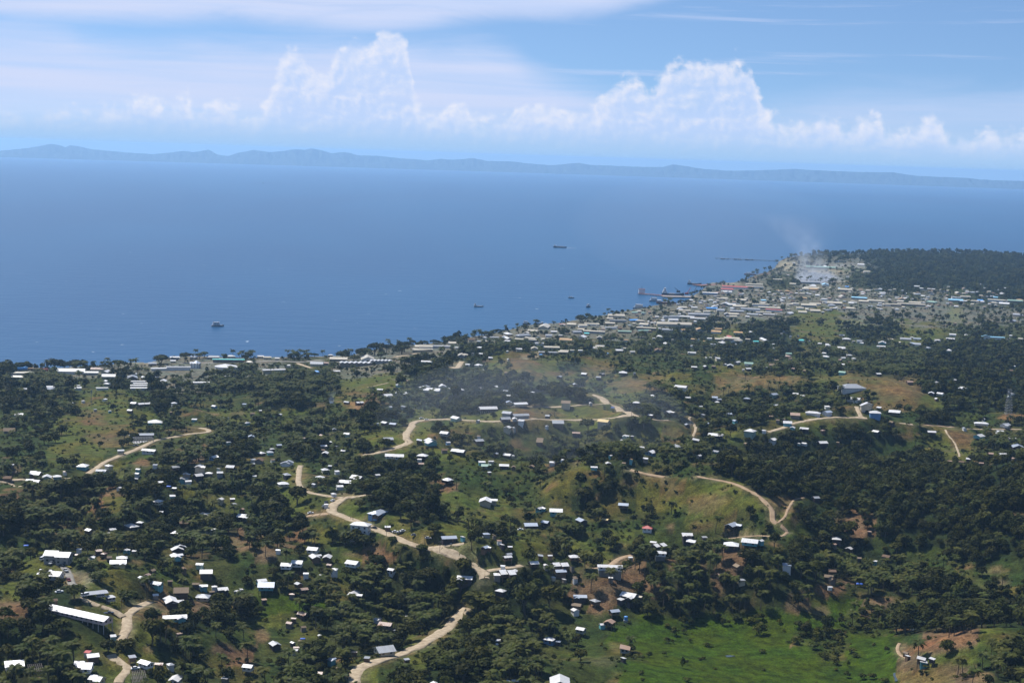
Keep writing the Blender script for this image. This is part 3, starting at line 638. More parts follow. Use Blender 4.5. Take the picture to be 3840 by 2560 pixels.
# ------------------------------------------------------------------ building shapes
def gable(V, F, x0, x1, y0, y1, ze, zr, axis='x', th=0.16, hip=0.0):
    """a roof slab: two (or with hip four) slopes over a rectangle, closed underneath"""
    if axis == 'x':
        ym = (y0 + y1) / 2; P = [(x0, y0), (x1, y0), (x1, y1), (x0, y1)]; Rg = [(x0 + hip, ym), (x1 - hip, ym)]
    else:
        xm = (x0 + x1) / 2; P = [(x0, y1), (x0, y0), (x1, y0), (x1, y1)]; Rg = [(xm, y1 - hip), (xm, y0 + hip)]
        P = [(x0, y0), (x0, y1), (x1, y1), (x1, y0)][::-1]
        P = [(x1, y0), (x1, y1), (x0, y1), (x0, y0)]; Rg = [(xm, y0 + hip), (xm, y1 - hip)]
    b = len(V)
    for dz in (0, -th):
        V += [(x, y, ze + dz) for x, y in P] + [(x, y, zr + dz) for x, y in Rg]
    def f(*q): F.append(tuple(b + i for i in q))
    f(0, 1, 5, 4); f(2, 3, 4, 5)
    if hip > 0: f(1, 2, 5); f(3, 0, 4)
    f(7, 6, 10, 11); f(9, 8, 11, 10)
    if hip > 0: f(8, 7, 11); f(6, 9, 10)
    f(0, 6, 7, 1); f(2, 8, 9, 3)
    if hip > 0: f(1, 7, 8, 2); f(3, 9, 6, 0)
    else: f(1, 7, 11, 5); f(5, 11, 8, 2); f(3, 9, 10, 4); f(4, 10, 6, 0)
def wbox(V, F, x0, x1, y0, y1, z0, z1, gab=None, top=None):
    """walls; gab = ('x' or 'y', ridge height) adds the gable triangles"""
    b = len(V)
    V += [(x0, y0, z0), (x1, y0, z0), (x1, y1, z0), (x0, y1, z0), (x0, y0, z1), (x1, y0, z1), (x1, y1, z1), (x0, y1, z1)]
    def f(*q): F.append(tuple(b + i for i in q))
    f(0, 1, 5, 4); f(1, 2, 6, 5); f(2, 3, 7, 6); f(3, 0, 4, 7); f(3, 2, 1, 0)
    if gab is None: f(4, 5, 6, 7); return
    ax, zr = gab
    if ax == 'x':
        V += [(x0, (y0 + y1) / 2, zr), (x1, (y0 + y1) / 2, zr)]; f(4, 7, 8); f(6, 5, 9); f(4, 8, 9, 5); f(7, 6, 9, 8)
    else:
        V += [((x0 + x1) / 2, y0, zr), ((x0 + x1) / 2, y1, zr)]; f(5, 4, 8); f(7, 6, 9); f(4, 7, 9, 8); f(6, 5, 8, 9)
UNIT = box_mesh('window', -.5, .5, -.5, .5, -.5, .5); UNIT.materials.append(m_glass)
POST = box_mesh('post', -.5, .5, -.5, .5, 0, 1); POST.materials.append(m_post)
CPOST = box_mesh('post', -.5, .5, -.5, .5, 0, 1); CPOST.materials.append(m_cpost)
DOOR = box_mesh('door', -.5, .5, -.5, .5, 0, 1); DOOR.materials.append(WALL['b'])

LAND = [tuple(s.split(':')) for s in """60,1410:at the left end of the shore|290,1400:behind the big shoreline rain trees|520,1440:among the barracks rows near the shore|720,1340:on the shore near the silo|860,1400:beside the wide white hall roof|1060,1375:among palms inland of the coast road|1300,1350:beside the sawtooth-roofed warehouses|1690,1310:on the tree-lined shore before town|540,1515:behind the big grassy hill|90,1600:in the bush beside the grassy hill|370,1545:on top of the big grassy hill|800,1560:on the low hill behind the palms|1000,1540:beside the dense coconut grove|1340,1505:beside the smoking hillside|1540,1460:in the wooded hilltop compound|1760,1390:on the wooded slope above the warehouses|100,1790:along the upper left ridge road|520,1640:beside the unfinished concrete frame|360,1750:beside the straight sloping road|560,1690:below the straight sloping road|740,1750:in the valley of palms|860,1850:beside the valley garden clearing|1000,1690:in the valley above the narrow track|1210,1640:on the slope before the S-bend|1450,1640:in the loop of the S-bend road|1640,1660:below the S-bend road|1530,1720:on the spur under the S-bend|1090,1800:beside the narrow ridge track|1250,1800:among trees above the road junction|1840,1730:on the slope of the central valley|1800,1545:along the long level ridge road|2080,1540:beside the ridge road fork|2010,1470:on the wooded rise behind the fork|2180,1400:on the bare slope behind the fork|2700,1370:in the row on the far slope|2600,1490:among palms beyond the road fork|2250,1590:just below the ridge road fork|2120,1660:in the bush below the fork|2430,1640:on the slope beyond the fork gully|2350,1720:above the central spur hill|2720,1620:by the road to the right ridge|1950,1900:at the foot of the spur hill|2340,1890:on the front of the spur hill|3180,1450:on the brown grass hill|3300,1530:at the bend of the right ridge road|3050,1545:above the right ridge road|3020,1640:just below the right ridge road|3560,1475:on the shoulder of the brown hill|3770,1480:near the lattice tower|3690,1585:beside the far right road|3780,1670:below the far right road|3580,1720:at the edge of the dark forest|3060,1860:inside the dark forest|3100,1350:in the far wooded suburb|230,2080:in the hilltop car park compound|330,2220:beside the grey carport|300,2300:below the grey carport|430,1985:on the slope behind the compound|650,1980:in the palm valley behind the compound|440,2090:beside the three round mango trees|570,2160:in the palm hamlet by the mangoes|760,2190:in the hamlet under the palms|650,2290:beside the bare dirt terrace|360,2450:along the winding lower left lane|600,2500:in the palms beside the lower lane|60,2490:in the lower left corner|880,2490:in the thicket below the hamlet|1350,1960:beside the dirt road above the bank|1480,1990:beside the roadside parking|1680,2020:in the road fork clearing|1830,2040:behind the road fork clearing|1190,2070:under the bank below the road|1060,2110:in the hamlet under the bank|1000,2190:beside the small green clearing|1330,2210:in the dark trees below the road|1750,2160:at the sharp road bend|1890,2140:across the road from the bend|1430,2330:in the palm thicket above the lowest road|1440,2430:beside the lowest road|1080,2400:in the trees before the lowest road|1880,2400:in the dark palms past the lowest road|2020,1970:on the green slope above the bend|2110,2110:on the ridge with the palms|2290,2110:beside the concrete-based house|2470,2050:on the house ridge behind palms|2620,2010:midway along the house ridge|2790,2010:at the end of the house ridge|2750,2110:on the steep bank under the ridge|2190,2240:on the steep slope above the field|2340,2230:in the gully above the field|2280,2370:at the near edge of the field|2080,2390:in the dark trees before the field|2090,2540:at the bottom edge by the field|3160,2030:on the bank behind the field|2950,2110:on the slope above the field palms|3130,2170:in the hamlet behind the field|3370,2160:in the scrub beside the hamlet|3450,2460:on the mound beside the field|3650,2250:in the scrub of the far right|1630,1300:by the seaside tree row|1900,1262:by the near waterfront of town|2050,1300:in the near waterfront blocks|2290,1180:beside the moored ferry|2330,1255:in the blocks behind the ferry|2250,1310:at the leafy near edge of town|2520,1215:beside the biggest tan warehouse|2560,1110:beside the port basin|2660,1160:inland of the port basin|2760,1075:beside the red port sheds|2850,1170:in the middle of town|2960,1105:near the smoke|3070,995:on bare ground beyond the smoke|3080,1145:in town below the smoke|3280,1135:in the long strip of town|3480,1125:in the far strip of town|3720,1130:near the green and orange shed|3460,1090:below the far forest|2700,1270:in the leafy suburb below town|2960,1275:in the suburb trees below the golf course|3250,1290:before the golf greens|3690,1265:beside the pale blue roof|3600,1040:inside the far forest""".split('|')]
LX = np.array([[float(v) for v in a.split(',')] for a, b_ in LAND]); LP = [b_ for a, b_ in LAND]
def landmark(X, Y): return LP[int(np.argmin((LX[:, 0] - X) ** 2 + (2.2 * (LX[:, 1] - Y)) ** 2))]
LABELLED = []          # (object, label stem, landmark, photo x)
ORD = 'first second third fourth fifth sixth seventh eighth ninth tenth eleventh twelfth thirteenth fourteenth fifteenth sixteenth seventeenth eighteenth nineteenth twentieth twenty-first twenty-second twenty-third twenty-fourth twenty-fifth twenty-sixth twenty-seventh twenty-eighth twenty-ninth thirtieth'.split()
OBST = []              # things trees must not hide: photo x, y, half width, half height, distance
FOOT = []              # footprints trees must keep off: x, y, radius
HOUSES = []; STEM = []
def empty(name, loc, rz=0.0):
    o = bpy.data.objects.new(name, None); COL.objects.link(o)
    o.empty_display_size = 1.0; o.location = loc; o.rotation_euler = (0, 0, rz)
    return o
def tag(o, label, cat, group=None):
    o['label'] = label; o['category'] = cat
    if group: o['group'] = group
    return o
def part(name, me, parent, loc=(0, 0, 0), scale=(1, 1, 1), rz=0.0):
    o = bpy.data.objects.new(name, me); COL.objects.link(o)
    o.parent = parent; o.location = loc; o.scale = scale; o.rotation_euler = (0, 0, rz)
    return o

def building(X, Y, wpx, roof='w', shape='G', wall='w', stilts=False, ang=None, storeys=1, ratio=None, kind='house', windows=None, ends=None, label=None, hgt=None, detail=True, base=0.0):
    lift = 3.6 + 2.5 * (storeys - 1) + (1.2 if stilts else 0) + base
    if ends is not None:
        E = place([ends[0], ends[2]], [ends[1], ends[3]], lift)
        zm = E[:, 2].mean() + lift                   # both ends of a level roof
        for q in range(2):
            a_, e_ = azel(ends[2 * q], ends[2 * q + 1]); d_ = (CAM_Z - zm) / math.tan(-e_[0])
            E[q] = (d_ * math.sin(a_[0]), d_ * math.cos(a_[0]), 0)
        c = (E[0] + E[1]) / 2; L = float(np.hypot(*(E[1] - E[0])[:2])); yaw = math.atan2(E[1][1] - E[0][1], E[1][0] - E[0][0])
        if ratio is None: ratio = 0.25
        X = (ends[0] + ends[2]) / 2; Y = (ends[1] + ends[3]) / 2
        wpx = abs(ends[2] - ends[0])
        c[2] = height(c[0], c[1])
    else:
        c = place(X, Y, lift)[0]
        dist = math.hypot(c[0], c[1])
        span = wpx * dist / FPX
        if ratio is None: ratio = random.uniform(.7, 1.0) if span < 14 else (random.uniform(.42, .62) if span < 40 else .3)
        if ang is None: ang = random.uniform(-32, 32) if (random.random() < .62 or span > 16) else random.uniform(48, 132)
        a = math.radians(ang)
        L = span / (abs(math.cos(a)) + ratio * abs(math.sin(a)))
        yaw = -math.atan2(c[0], c[1]) + a
    dist = math.hypot(c[0], c[1])
    Wd = max(L * ratio, 2.2)
    if L < 3: L = 3.0
    ov = min(0.7, L * 0.07)
    wl, ww = L / 2 - ov, Wd / 2 - ov
    cs = [(sx * wl, sy * ww) for sx in (-1, 1) for sy in (-1, 1)]
    cy, sy_ = math.cos(yaw), math.sin(yaw)
    gz = [float(height(c[0] + x * cy - y * sy_, c[1] + x * sy_ + y * cy)) for x, y in cs]
    g0, g1 = min(gz) - c[2], max(gz) - c[2]
    floor = min(g1, np.mean(gz) - c[2] + .5) + (1.2 if stilts else 0.2) + base
    wh = (2.1 if hgt is None else hgt) * storeys
    ze = floor + wh
    pitch = {'t': .55, 'b': .55}.get(roof, .42 if shape != 'S' else .14)
    rise = Wd / 2 * pitch
    rv, rf, wv, wf = [], [], [], []
    x0, x1, y0, y1 = -L / 2, L / 2, -Wd / 2, Wd / 2
    wb = floor - .1 if stilts or base else g0 - .4
    if shape == 'G':
        gable(rv, rf, x0, x1, y0, y1, ze, ze + rise); wbox(wv, wf, -wl, wl, -ww, ww, wb, ze, ('x', ze + rise * ww / (Wd / 2) - .17))
    elif shape == 'H':
        gable(rv, rf, x0, x1, y0, y1, ze, ze + rise, hip=min(Wd / 2, L * .45)); wbox(wv, wf, -wl, wl, -ww, ww, wb, ze - .1)
    elif shape == 'S':
        b = len(rv); q = rise * 2
        rv += [(x0, y0, ze), (x1, y0, ze), (x1, y1, ze + q), (x0, y1, ze + q), (x0, y0, ze - .16), (x1, y0, ze - .16), (x1, y1, ze + q - .16), (x0, y1, ze + q - .16)]
        rf += [(0, 1, 2, 3), (7, 6, 5, 4), (0, 4, 5, 1), (1, 5, 6, 2), (2, 6, 7, 3), (3, 7, 4, 0)]
        wbox(wv, wf, -wl, wl, -ww, ww, wb, ze - .17)
    elif shape == 'L':
        gable(rv, rf, x0, x1, y0 + Wd * .15, y1, ze, ze + rise * .85); wbox(wv, wf, -wl, wl, -ww + Wd * .15, ww, wb, ze, ('x', ze + rise * .85 - .25))
        k = random.choice((-1, 1)); a0, a1 = sorted((k * L / 2 * .95, k * L * .08)); r2 = (a1 - a0) / 2 * pitch
        gable(rv, rf, a0, a1, y0 - Wd * .22, y0 + Wd * .55, ze + .03, ze + .03 + r2, 'y'); wbox(wv, wf, a0 + ov, a1 - ov, y0 - Wd * .2 + ov, y0 + Wd * .3, wb, ze + .02, ('y', ze + r2 - .25))
    elif shape == 'C':
        m_ = x0 + L * .48; dy = Wd * .16
        gable(rv, rf, x0, m_ + .3, y0 + dy, y1 + dy, ze, ze + rise); wbox(wv, wf, x0 + ov, m_, y0 + dy + ov, y1 + dy - ov, wb, ze, ('x', ze + rise - .3))
        gable(rv, rf, m_, x1, y0 - dy, y1 - dy, ze + .25, ze + .25 + rise); wbox(wv, wf, m_ + ov, x1 - ov, y0 - dy + ov, y1 - dy - ov, wb, ze + .2, ('x', ze + rise - .1))
    elif shape == 'V':           # sawtooth: a row of cross gables
        nn = max(3, int(L / (Wd * .45)))
        for q in range(nn):
            a0, a1 = x0 + L * q / nn, x0 + L * (q + 1) / nn
            gable(rv, rf, a0, a1, y0, y1, ze, ze + (a1 - a0) / 2 * .42, 'y')
            wbox(wv, wf, a0 + .02, a1 - .02, -ww, ww, wb, ze - .1, ('y', ze + (a1 - a0) / 2 * .42 - .3))
    o = empty(kind, tuple(c), yaw)
    part('wall', mesh_from('wall', wv, wf), o).data.materials.append(WALL[wall])
    part('roof', mesh_from('roof', rv, rf), o).data.materials.append(ROOF[roof])
    if base: MBX = []; MBF = []; wbox(MBX, MBF, -wl + .15, wl - .15, -ww + .15 - (Wd * .16 if shape == 'C' else 0), ww - .15, g0 - .6, floor - .12); part('foundation', mesh_from('foundation', MBX, MBF), o).data.materials.append(m_found)
    if windows is None: windows = detail and wpx > 36 and dist < 1400 and kind == 'house'
    if windows and shape != 'V':
        nw = max(2, int(wl * 2 / 3.2))
        yf = -ww + (Wd * .15 if shape == 'L' else (Wd * .16 if shape == 'C' else 0))
        for s in range(storeys):
            for q in range(nw):
                xw = -wl + (q + .5) * 2 * wl / nw
                if shape == 'L' and abs(xw) > L * .06 and False: continue
                yy = yf
                if shape == 'C' and xw > x0 + L * .48: yy = -ww - Wd * .16
                if s == 0 and q == nw // 2 and shape in 'GH' and not stilts:
                    part('door', DOOR, o, (xw, yy, floor), (1.0, .14, 2.0)); continue
                part('window', UNIT, o, (xw, yy, floor + 2.5 * s + 1.45), (1.25, .12, 1.1))
            for q in (-1, 1):
                if abs(math.degrees(yaw)) < 85:
                    side = 1 if math.sin(yaw + math.atan2(c[0], c[1])) > 0 else -1
                    part('window', UNIT, o, (-side * wl if shape in 'GHS' else side * -wl, q * ww * .45 + (0 if shape != 'C' else Wd * .16), floor + 2.5 * s + 1.45), (.12, 1.1, 1.1))
    if stilts:
        nx = max(2, int(2 * wl / 3.4) + 1); pm = CPOST if storeys > 1 or L > 16 else POST
        for q in range(nx):
            for sy in (-1, 1):
                px_ = -wl + .2 + (2 * wl - .4) * q / (nx - 1); py_ = sy * (ww - .2)
                hz_ = float(height(c[0] + px_ * cy - py_ * sy_, c[1] + px_ * sy_ + py_ * cy)) - c[2] - .3
                part('post', pm, o, (px_, py_, hz_), (.28, .28, floor - .1 - hz_))
    FOOT.append((c[0], c[1], max(L, Wd) * .5 * (.6 + .4 * ratio) + 1.0, L / 2, Wd / 2, yaw))
    OBST.append((X, Y, wpx * .5, 0.02 * FPX * Wd / dist * 4 + rise * FPX / dist * .6 + 2.0, dist))
    HOUSES.append((c[0], c[1], max(L, Wd) / 2))
    size = 'big' if L > 22 else ('small' if L < 8.5 else '')
    style = {'G': 'gabled', 'H': 'hip-roofed', 'S': 'flat-roofed', 'L': 'L-shaped', 'C': 'double-gabled', 'V': 'sawtooth-roofed'}[shape]
    noun = {'house': 'house', 'hut': 'hut', 'warehouse': 'warehouse', 'town_building': 'building', 'town_house': 'house', 'shed': 'shed', 'long_building': 'building', 'barracks': 'barracks block', 'industrial_building': 'shed'}[kind]
    if label: tag(o, label, noun); STEM.append(None)
    else:
        rn = RNAME[roof] + (' thatch' if roof in 'tb' and kind == 'hut' else '')
        STEM.append(' '.join(x for x in (rn, style, noun) if x)); LABELLED.append((o, ' '.join(x for x in (size, rn, style, noun) if x), landmark(X, Y), X, noun))
    o['group'] = {'house': 'houses scattered over the hills', 'hut': 'huts scattered over the hills', 'shed': 'sheds among the houses', 'barracks': 'barracks rows near the shore'}.get(kind, 'buildings of the town by the sea')
    return o

import re
CODE = re.compile(r'^([a-z]?)([GHSLCV]?)(?:r(\d+))?(?:/([a-z]))?(\^?)(?:\*(\d))?(?:a(-?\d+))?$')
def norm(c):                                        # order of the letters after the shape does not matter
    tail = c[2:] if len(c) > 1 and c[1] in 'GHSLCV' else c[1:]
    g = {k: (re.search(rx, tail) or [''])[0] for k, rx in (('r', r'r\d+'), ('/', r'/[a-z]'), ('^', r'\^'), ('*', r'\*\d'), ('a', r'a-?\d+'))}
    return c[:len(c) - len(tail)] + g['r'] + g['/'] + g['^'] + g['*'] + g['a']
def parse(tile, spec, town=False):
    s = TILE[tile][2]
    for t in spec.split():
        f = t.split(',')
        x, y, w = map(float, f[:3])
        mt = CODE.match(norm(f[3]) if len(f) > 3 else '')
        if not mt: raise ValueError(t)
        r, sh, ra, wa, st, nst, an = mt.groups()
        X, Y = tp(tile, x, y); wpx = w / s
        r = r or 'w'
        if town:
            if r in 'lked' and wpx > 18 and random.random() < .35: r = random.choice('wcg')
            sh = sh or random.choice('GGGHS' if wpx < 45 else 'GGG')
            wa = wa or random.choice('wcgswcgsc' if r != 'd' else 'wc')
            c = place(X, Y, 4.0)[0]; span = wpx * math.hypot(c[0], c[1]) / FPX
            kind = 'warehouse' if span > 34 else 'town_building'
            building(X, Y, wpx * .88, r, sh, wa, kind=kind, ang=float(an) if an else random.choice((random.uniform(-9, 9), random.uniform(-9, 9), random.uniform(-38, 38), random.uniform(60, 120) if span < 26 else 4.0)), ratio=float(ra) / 100 if ra else (random.uniform(.5, .75) if span < 26 else random.uniform(.32, .46)), windows=False, hgt=2.6 if span < 34 else 3.8)
        else:
            small = w / s < 26
            if r in 'tb': kind = 'hut'
            elif r in 'r' and small: kind = 'hut'
            elif small and sh == 'S': kind = 'shed'
            else: kind = 'house'
            sh = sh or ('G' if r in 'tb' else random.choice('GGHHHLC' if not small else 'GGHHS'))
            wa = wa or (random.choice('bsk') if r in 'tbr' else random.choice('wwcgbsken'))
            building(X, Y, wpx, r, sh, wa, stilts=bool(st) or (kind == 'house' and random.random() < .3), ang=float(an) if an else None, storeys=int(nst or 1), ratio=float(ra) / 100 if ra else None, kind=kind)

HILL = {
'A0': "1600,550,60,w/w*2 1230,557,72 1325,563,125,wC 1970,585,65,wG/l 1575,642,32,t 2245,565,42,u 2320,655,50,t 1195,622,62,wG/b 875,613,26,gS 1010,625,24 655,557,40 960,520,48,wL 765,535,35 1425,732,130,wH/e 1785,708,56,wS 2075,688,70,gS 2265,733,80,gH 85,805,102,t 170,660,90,wL 1110,985,62,gG/g^ 760,1130,122,wH/e 1000,1125,86,wH/c*2 930,1178,112,gL/n 1370,995,155,wC/w 330,1205,142,wC/b 430,1228,92,wG 525,1222,86,wH 305,1272,166,wC/k 635,1262,86,wG/b 135,1188,66,tG 70,1240,90,bG 515,1286,40,wS 1270,1163,55,wG 1610,1140,90,gG/b 1835,1135,102,wL 1970,1048,112,wL/l 2120,1140,100,gG/b 2010,1158,42 2020,1195,60,g 1710,1205,60,wL 1820,1220,106,wG/k 1920,1197,76 1675,1253,80,gL 1728,1271,70,wG 1475,1278,56,wG/b 1605,1335,52 1095,1325,52 1585,1407,56,wS 1450,1450,110,wH 2025,1438,76,wG 2135,1432,50,wG/b 2155,1480,52,gS 2310,860,62,uG 2100,910,62,gL 2325,1070,50,g 2338,1225,40,wG 1480,1553,42,wS",
'B0': "835,545,66,gG/k 950,555,82,wC/b 1225,590,70,gS 1355,588,56,g 220,662,46,wG/k 210,380,26,oG 40,625,32 1840,695,122,wG/n 2040,713,42,wG 1185,735,86,wG/b 1262,747,86,uG/b 1065,743,46,dG 1117,742,26 835,838,70,wG/n 1735,830,106,wG/g 2310,787,84,wG/c 1215,883,112,gL/b 1500,898,56,wS 1605,913,168,wC/e 1765,915,52,wG/l 2045,903,112,gG/b 1730,985,66,bG 1860,998,162,wC/k 2310,1033,92,wG/k 210,938,62,uG/k 150,970,56,wH 130,1000,72,g 50,1010,88,wH/b 30,1078,95,bG 285,1103,102,gC/w 622,950,68,wL 636,1014,72,wG/k 620,985,42,t 685,912,42,wS 605,852,60,rG 800,992,50 1272,1037,178,wC/w 1530,1033,116,wH/k 1502,1072,46,wS 1515,1113,62,rG 635,1166,86,wH/c 680,1130,42 285,1212,86,gH/k 250,1288,116,wH/c^ 590,1240,96,wH/b 535,1292,56,g 930,1243,168,wC/b 815,1283,126,wC/b 768,1315,76,wG 715,1380,62,wH 1115,1212,62,w 2075,1095,72,w 2160,1085,60,wL 2115,1130,96,nG/g 2280,1130,96,wG/k 2145,1188,42 1760,1257,126,wH/k 2120,1452,150,wL/c 1120,1550,206,uH/l 1790,310,92,wL 1395,350,42,rG 1315,392,72,gG 1140,435,62,wL 1550,407,122,gH/c 1620,435,172,wG/w*2 1712,403,86,wG/w*2 1350,466,162,gC/c*2 1210,485,112,wL/w 1885,435,72,w 1780,425,42 2195,405,62,wG/b 2060,415,32,gG 2290,447,60,gS/l 2325,490,56,wL 2325,545,62,u 2130,608,192,wG/k^ 2310,645,112,gG/g 2290,698,116,gG/k 1570,178,112,wG/n 2065,105,42,w 2155,145,46,wG/k 1945,203,46 2045,210,86,wH/c 1985,265,66,wS 2085,250,22 2305,282,56,tG 2320,155,32 2310,80,32",
'C0': "665,292,70,wG/k 825,287,68,wG/k 1020,278,86,wH/k 1125,280,32,gG 435,315,60,gG/k 795,322,50,gG/k 580,383,52,gG 1355,352,36,bG 1675,227,58,wG/k 1780,223,56,wG/k 1855,222,46,tG 1960,200,46 2005,215,62,wG/k 2170,243,66,wG/k 2125,250,26 2340,230,34,wG/k 1555,412,136,wG 1290,490,82,wH/e^ 1145,552,76,wH/k 1475,518,36 1615,510,62 1735,488,42 1865,508,60,u 1900,525,60,uG 2160,515,66,uH 1885,548,50 1735,585,42 1440,640,100,wL 1755,662,52,gS 2005,655,66,uL 2035,642,46,u 2050,718,56,uG 1275,668,62,wG/k 1790,745,56,uG/g 1610,755,56,gG/k 260,432,112,tL 190,455,42,wS 75,560,152,wG/c 497,548,96,tG/c*2 723,555,36,wG 80,655,172,gG/g 328,673,52,gG/k 25,697,54,wG/g 85,715,72,wS 420,745,122,gG/b 845,722,132,yG/c*2 20,783,42,gG 255,915,72,tS 590,832,76,rG/k 320,765,34,g 1040,858,60,wL 1105,860,24 1010,895,26 1690,893,72,wS 1875,850,156,wG/k^a-10 2190,808,126,wH/n*2 1535,960,142,gL/s 1275,1008,116,wG/l 1720,1035,56,wG 1095,1072,32,oG 905,1037,36 885,1105,62,wG/b 1030,1107,46,tG 755,1142,66,wL 465,1072,34 370,1100,56 180,1135,66,tG 15,1140,44,tG 10,1035,34 1875,1000,80,gL 1025,1485,102,uG/b^ 260,1522,102,wL/e 405,1545,126,wG/e",
'D0': "770,402,266,gH/w 785,518,152,wL/w 905,568,122,wC/c*2 880,610,42,g 1020,597,52,wS 985,637,116,wH/l*2 1165,640,112,wG/k 415,638,146,wH/w 545,643,102,uG/w 250,662,92,rG/s 180,737,86,wG/e 225,780,56,wG/e^ 335,793,92,wL/k 505,808,50,r 1138,735,62,tG 995,820,86,wG/k 1505,820,82,wG/k^ 45,892,96,wL/w 335,925,62,wG 285,925,26 500,920,112,wG/k 645,918,32,t 255,475,66,wL 320,490,50 50,478,96,uG 75,578,62,w 145,705,36,tG 90,712,36,tG 30,680,40,tG 545,588,60,wS 1015,290,56,wG/k 1500,466,56,wG/k 1585,470,78,wG/w 1550,517,46,wG/b 1815,414,116,wG 1765,423,46,w 2235,468,68,wS/w*2 1300,365,72,rG 1550,365,36 1640,310,40,g 1720,345,26 1960,745,132,wH/w 2185,755,112,gL/w 1980,700,34,wS 1805,785,46,gG/w 2130,823,86,wG/w^ 1940,856,112,wG/e^ 2240,880,82,wG/k 2295,960,122,uG/k 2160,1020,76,wG/g 2045,1015,66,rG 2260,1060,46,rG 1850,1070,62,wG/k 1780,1096,52,bG 1590,1075,62,tG 1525,1075,42,r 1670,1086,50,r 1960,1107,50,r 440,1425,82,gG/k 675,55,86,w 1050,5,72,w 1040,40,82 1355,20,122,gC 1465,50,72,g 550,25,52 475,12,40 520,100,52 535,132,66 745,120,56 790,147,46 690,143,56 690,205,52,wG/k 745,180,32,b 795,187,46,bG 665,162,40,r 185,130,62,r 205,150,36,t 235,180,46,tG 320,190,56,bG 245,245,62,rL 145,200,42,t 80,165,42,tG 35,210,62,tG 345,262,52,tG 685,278,82,n 865,8,42 1665,75,52 2235,260,42,b 2265,218,26 1180,170,36 1455,285,36,g",
'A1': "820,150,92,wG/b^ 1030,145,82,wG/k 1000,187,72,wL 1210,112,146,wH/k 1285,80,76,wH 1625,172,122,wH/k 1700,84,110,bG/b 1928,145,90,wL 1880,12,102,wL 2250,32,180,wL/k 1640,318,142,wC/k 1620,385,126,wL/e 1160,333,66,wL/e 1235,337,32,wS 955,360,66,r 905,335,72,rG 850,395,70,wL 1120,397,102,wH/c 1085,447,152,wL/c 1400,520,72,tG 1300,585,72,gG 1355,562,76,rG 1440,640,136,wL/e 1665,705,142,tG/b 1690,505,58,bG 1895,538,122,wG/k 1835,465,82,wL 1800,645,72,tG 1870,665,80,wL 1970,668,56 2045,695,120,wL/k 1865,757,152,gH/c^ 1580,797,170,wL/k 1040,1120,62,wS 850,1298,132,wG/b 1215,1302,82,gS/b 805,1262,72,dS 130,1377,182,wG/w^a4 770,1385,212,wC/w 1460,1372,92,rL 1565,1380,82,g 890,1510,190,wC/c 345,1510,62,bG 2070,1505,82,wS/s 2280,1395,126,wG/w^ 490,790,82,bG/b 1015,755,102,wH/g",
'B1': "1110,5,102,uG/b 2115,185,86,uH/g 2110,302,102,uL/b 1900,213,42,wS 2310,400,100,wG/b 2325,370,70,gG 525,325,132,wG/w^a-20 545,390,132,wL/b 655,398,100,wG/b 205,330,52,wG/w 280,468,122,wG/w^a-12 380,445,126,wG/w^a-12 675,470,66,rG/b 720,505,76,wH/w*2 890,450,162,wG/w^a-28 460,550,56,wL 605,568,52,wS/b 1245,515,92,wG/w 50,612,112,wG/e a 95,655,166,uG/e^a-4 390,640,86,gG/b 440,690,96,rG/b^ 905,732,146,wL/k 75,785,52,r 425,912,122,rL/b 310,1000,82,rG 435,1035,62,t 1120,970,92,wL 1190,1012,160,rL/s 1920,602,168,wL/k 2300,540,180,wC/b 2215,565,72,wS 2250,705,122,wH/k 1180,1235,232,gG/c^a22 1020,1312,66,gS/b 175,1195,126,gG/k 360,1250,62,wS 370,1225,60,r 700,1340,102,uL 580,1460,86,rG/s 1385,1330,56,gS/b 2230,1160,62,w 2200,1190,40 1645,1556,100,wG 2325,1530,82,wG 2240,1545,62,r 330,735,56,r",
'C1': "170,105,146,uG/k a 310,78,102,uG/k 640,62,126,uG/k 860,50,80,yG/b 1245,128,102,dH/w 1610,195,116,wL/k 2025,130,162,uL/k^ 1770,218,62,gS/k 1650,257,112,wC/k 1300,265,72,w 1345,298,150,wC/b 2015,282,146,wH/k 2190,245,172,wG/e 2285,247,72,wG/e 570,385,112,wH/b 200,445,112,wG/b 440,475,170,wC/b 370,492,50,w 445,530,126,uG/b 310,472,52,w 380,580,52,w 25,527,62,wG 1090,400,42,wS/g 2075,480,102,tG/b^ 1935,560,132,rG/k^ 2110,607,80,g 625,765,142,uL/k 765,795,112,gH/b^ 595,840,110,tG/b 580,885,92,wG/w 1075,752,200,wL/k 1000,787,80,wS/k 1170,760,66,cS/k 940,890,122,uG/b^ 895,990,122,rG/b 830,1012,72,wG 635,1055,112,wG/g^ 345,1150,132,wH/l 425,1167,46,uS 1040,1225,106,rS/g^ 1025,1320,50,wS 440,1542,200,wG/k 30,1525,72,wG",
'D1': "630,230,96,wH/k 610,282,52,rG 745,322,82,wG/b 175,460,86,uG/w*2 590,530,82,bG 560,582,92,tG/b 590,608,102,tC 570,670,42,wG 875,570,82,tG/b 1190,607,82,tG/b 1090,397,92,bG 1270,1275,62,tG/b 1285,1305,50,wS/b 1410,1325,86,wS/b 1430,1357,76,wS/e 1510,1327,66,wS/k 935,165,30,r 840,410,40,t 985,435,26",
}
for k_, spec in HILL.items():
    parse(k_, spec.replace(' a ', ' '))
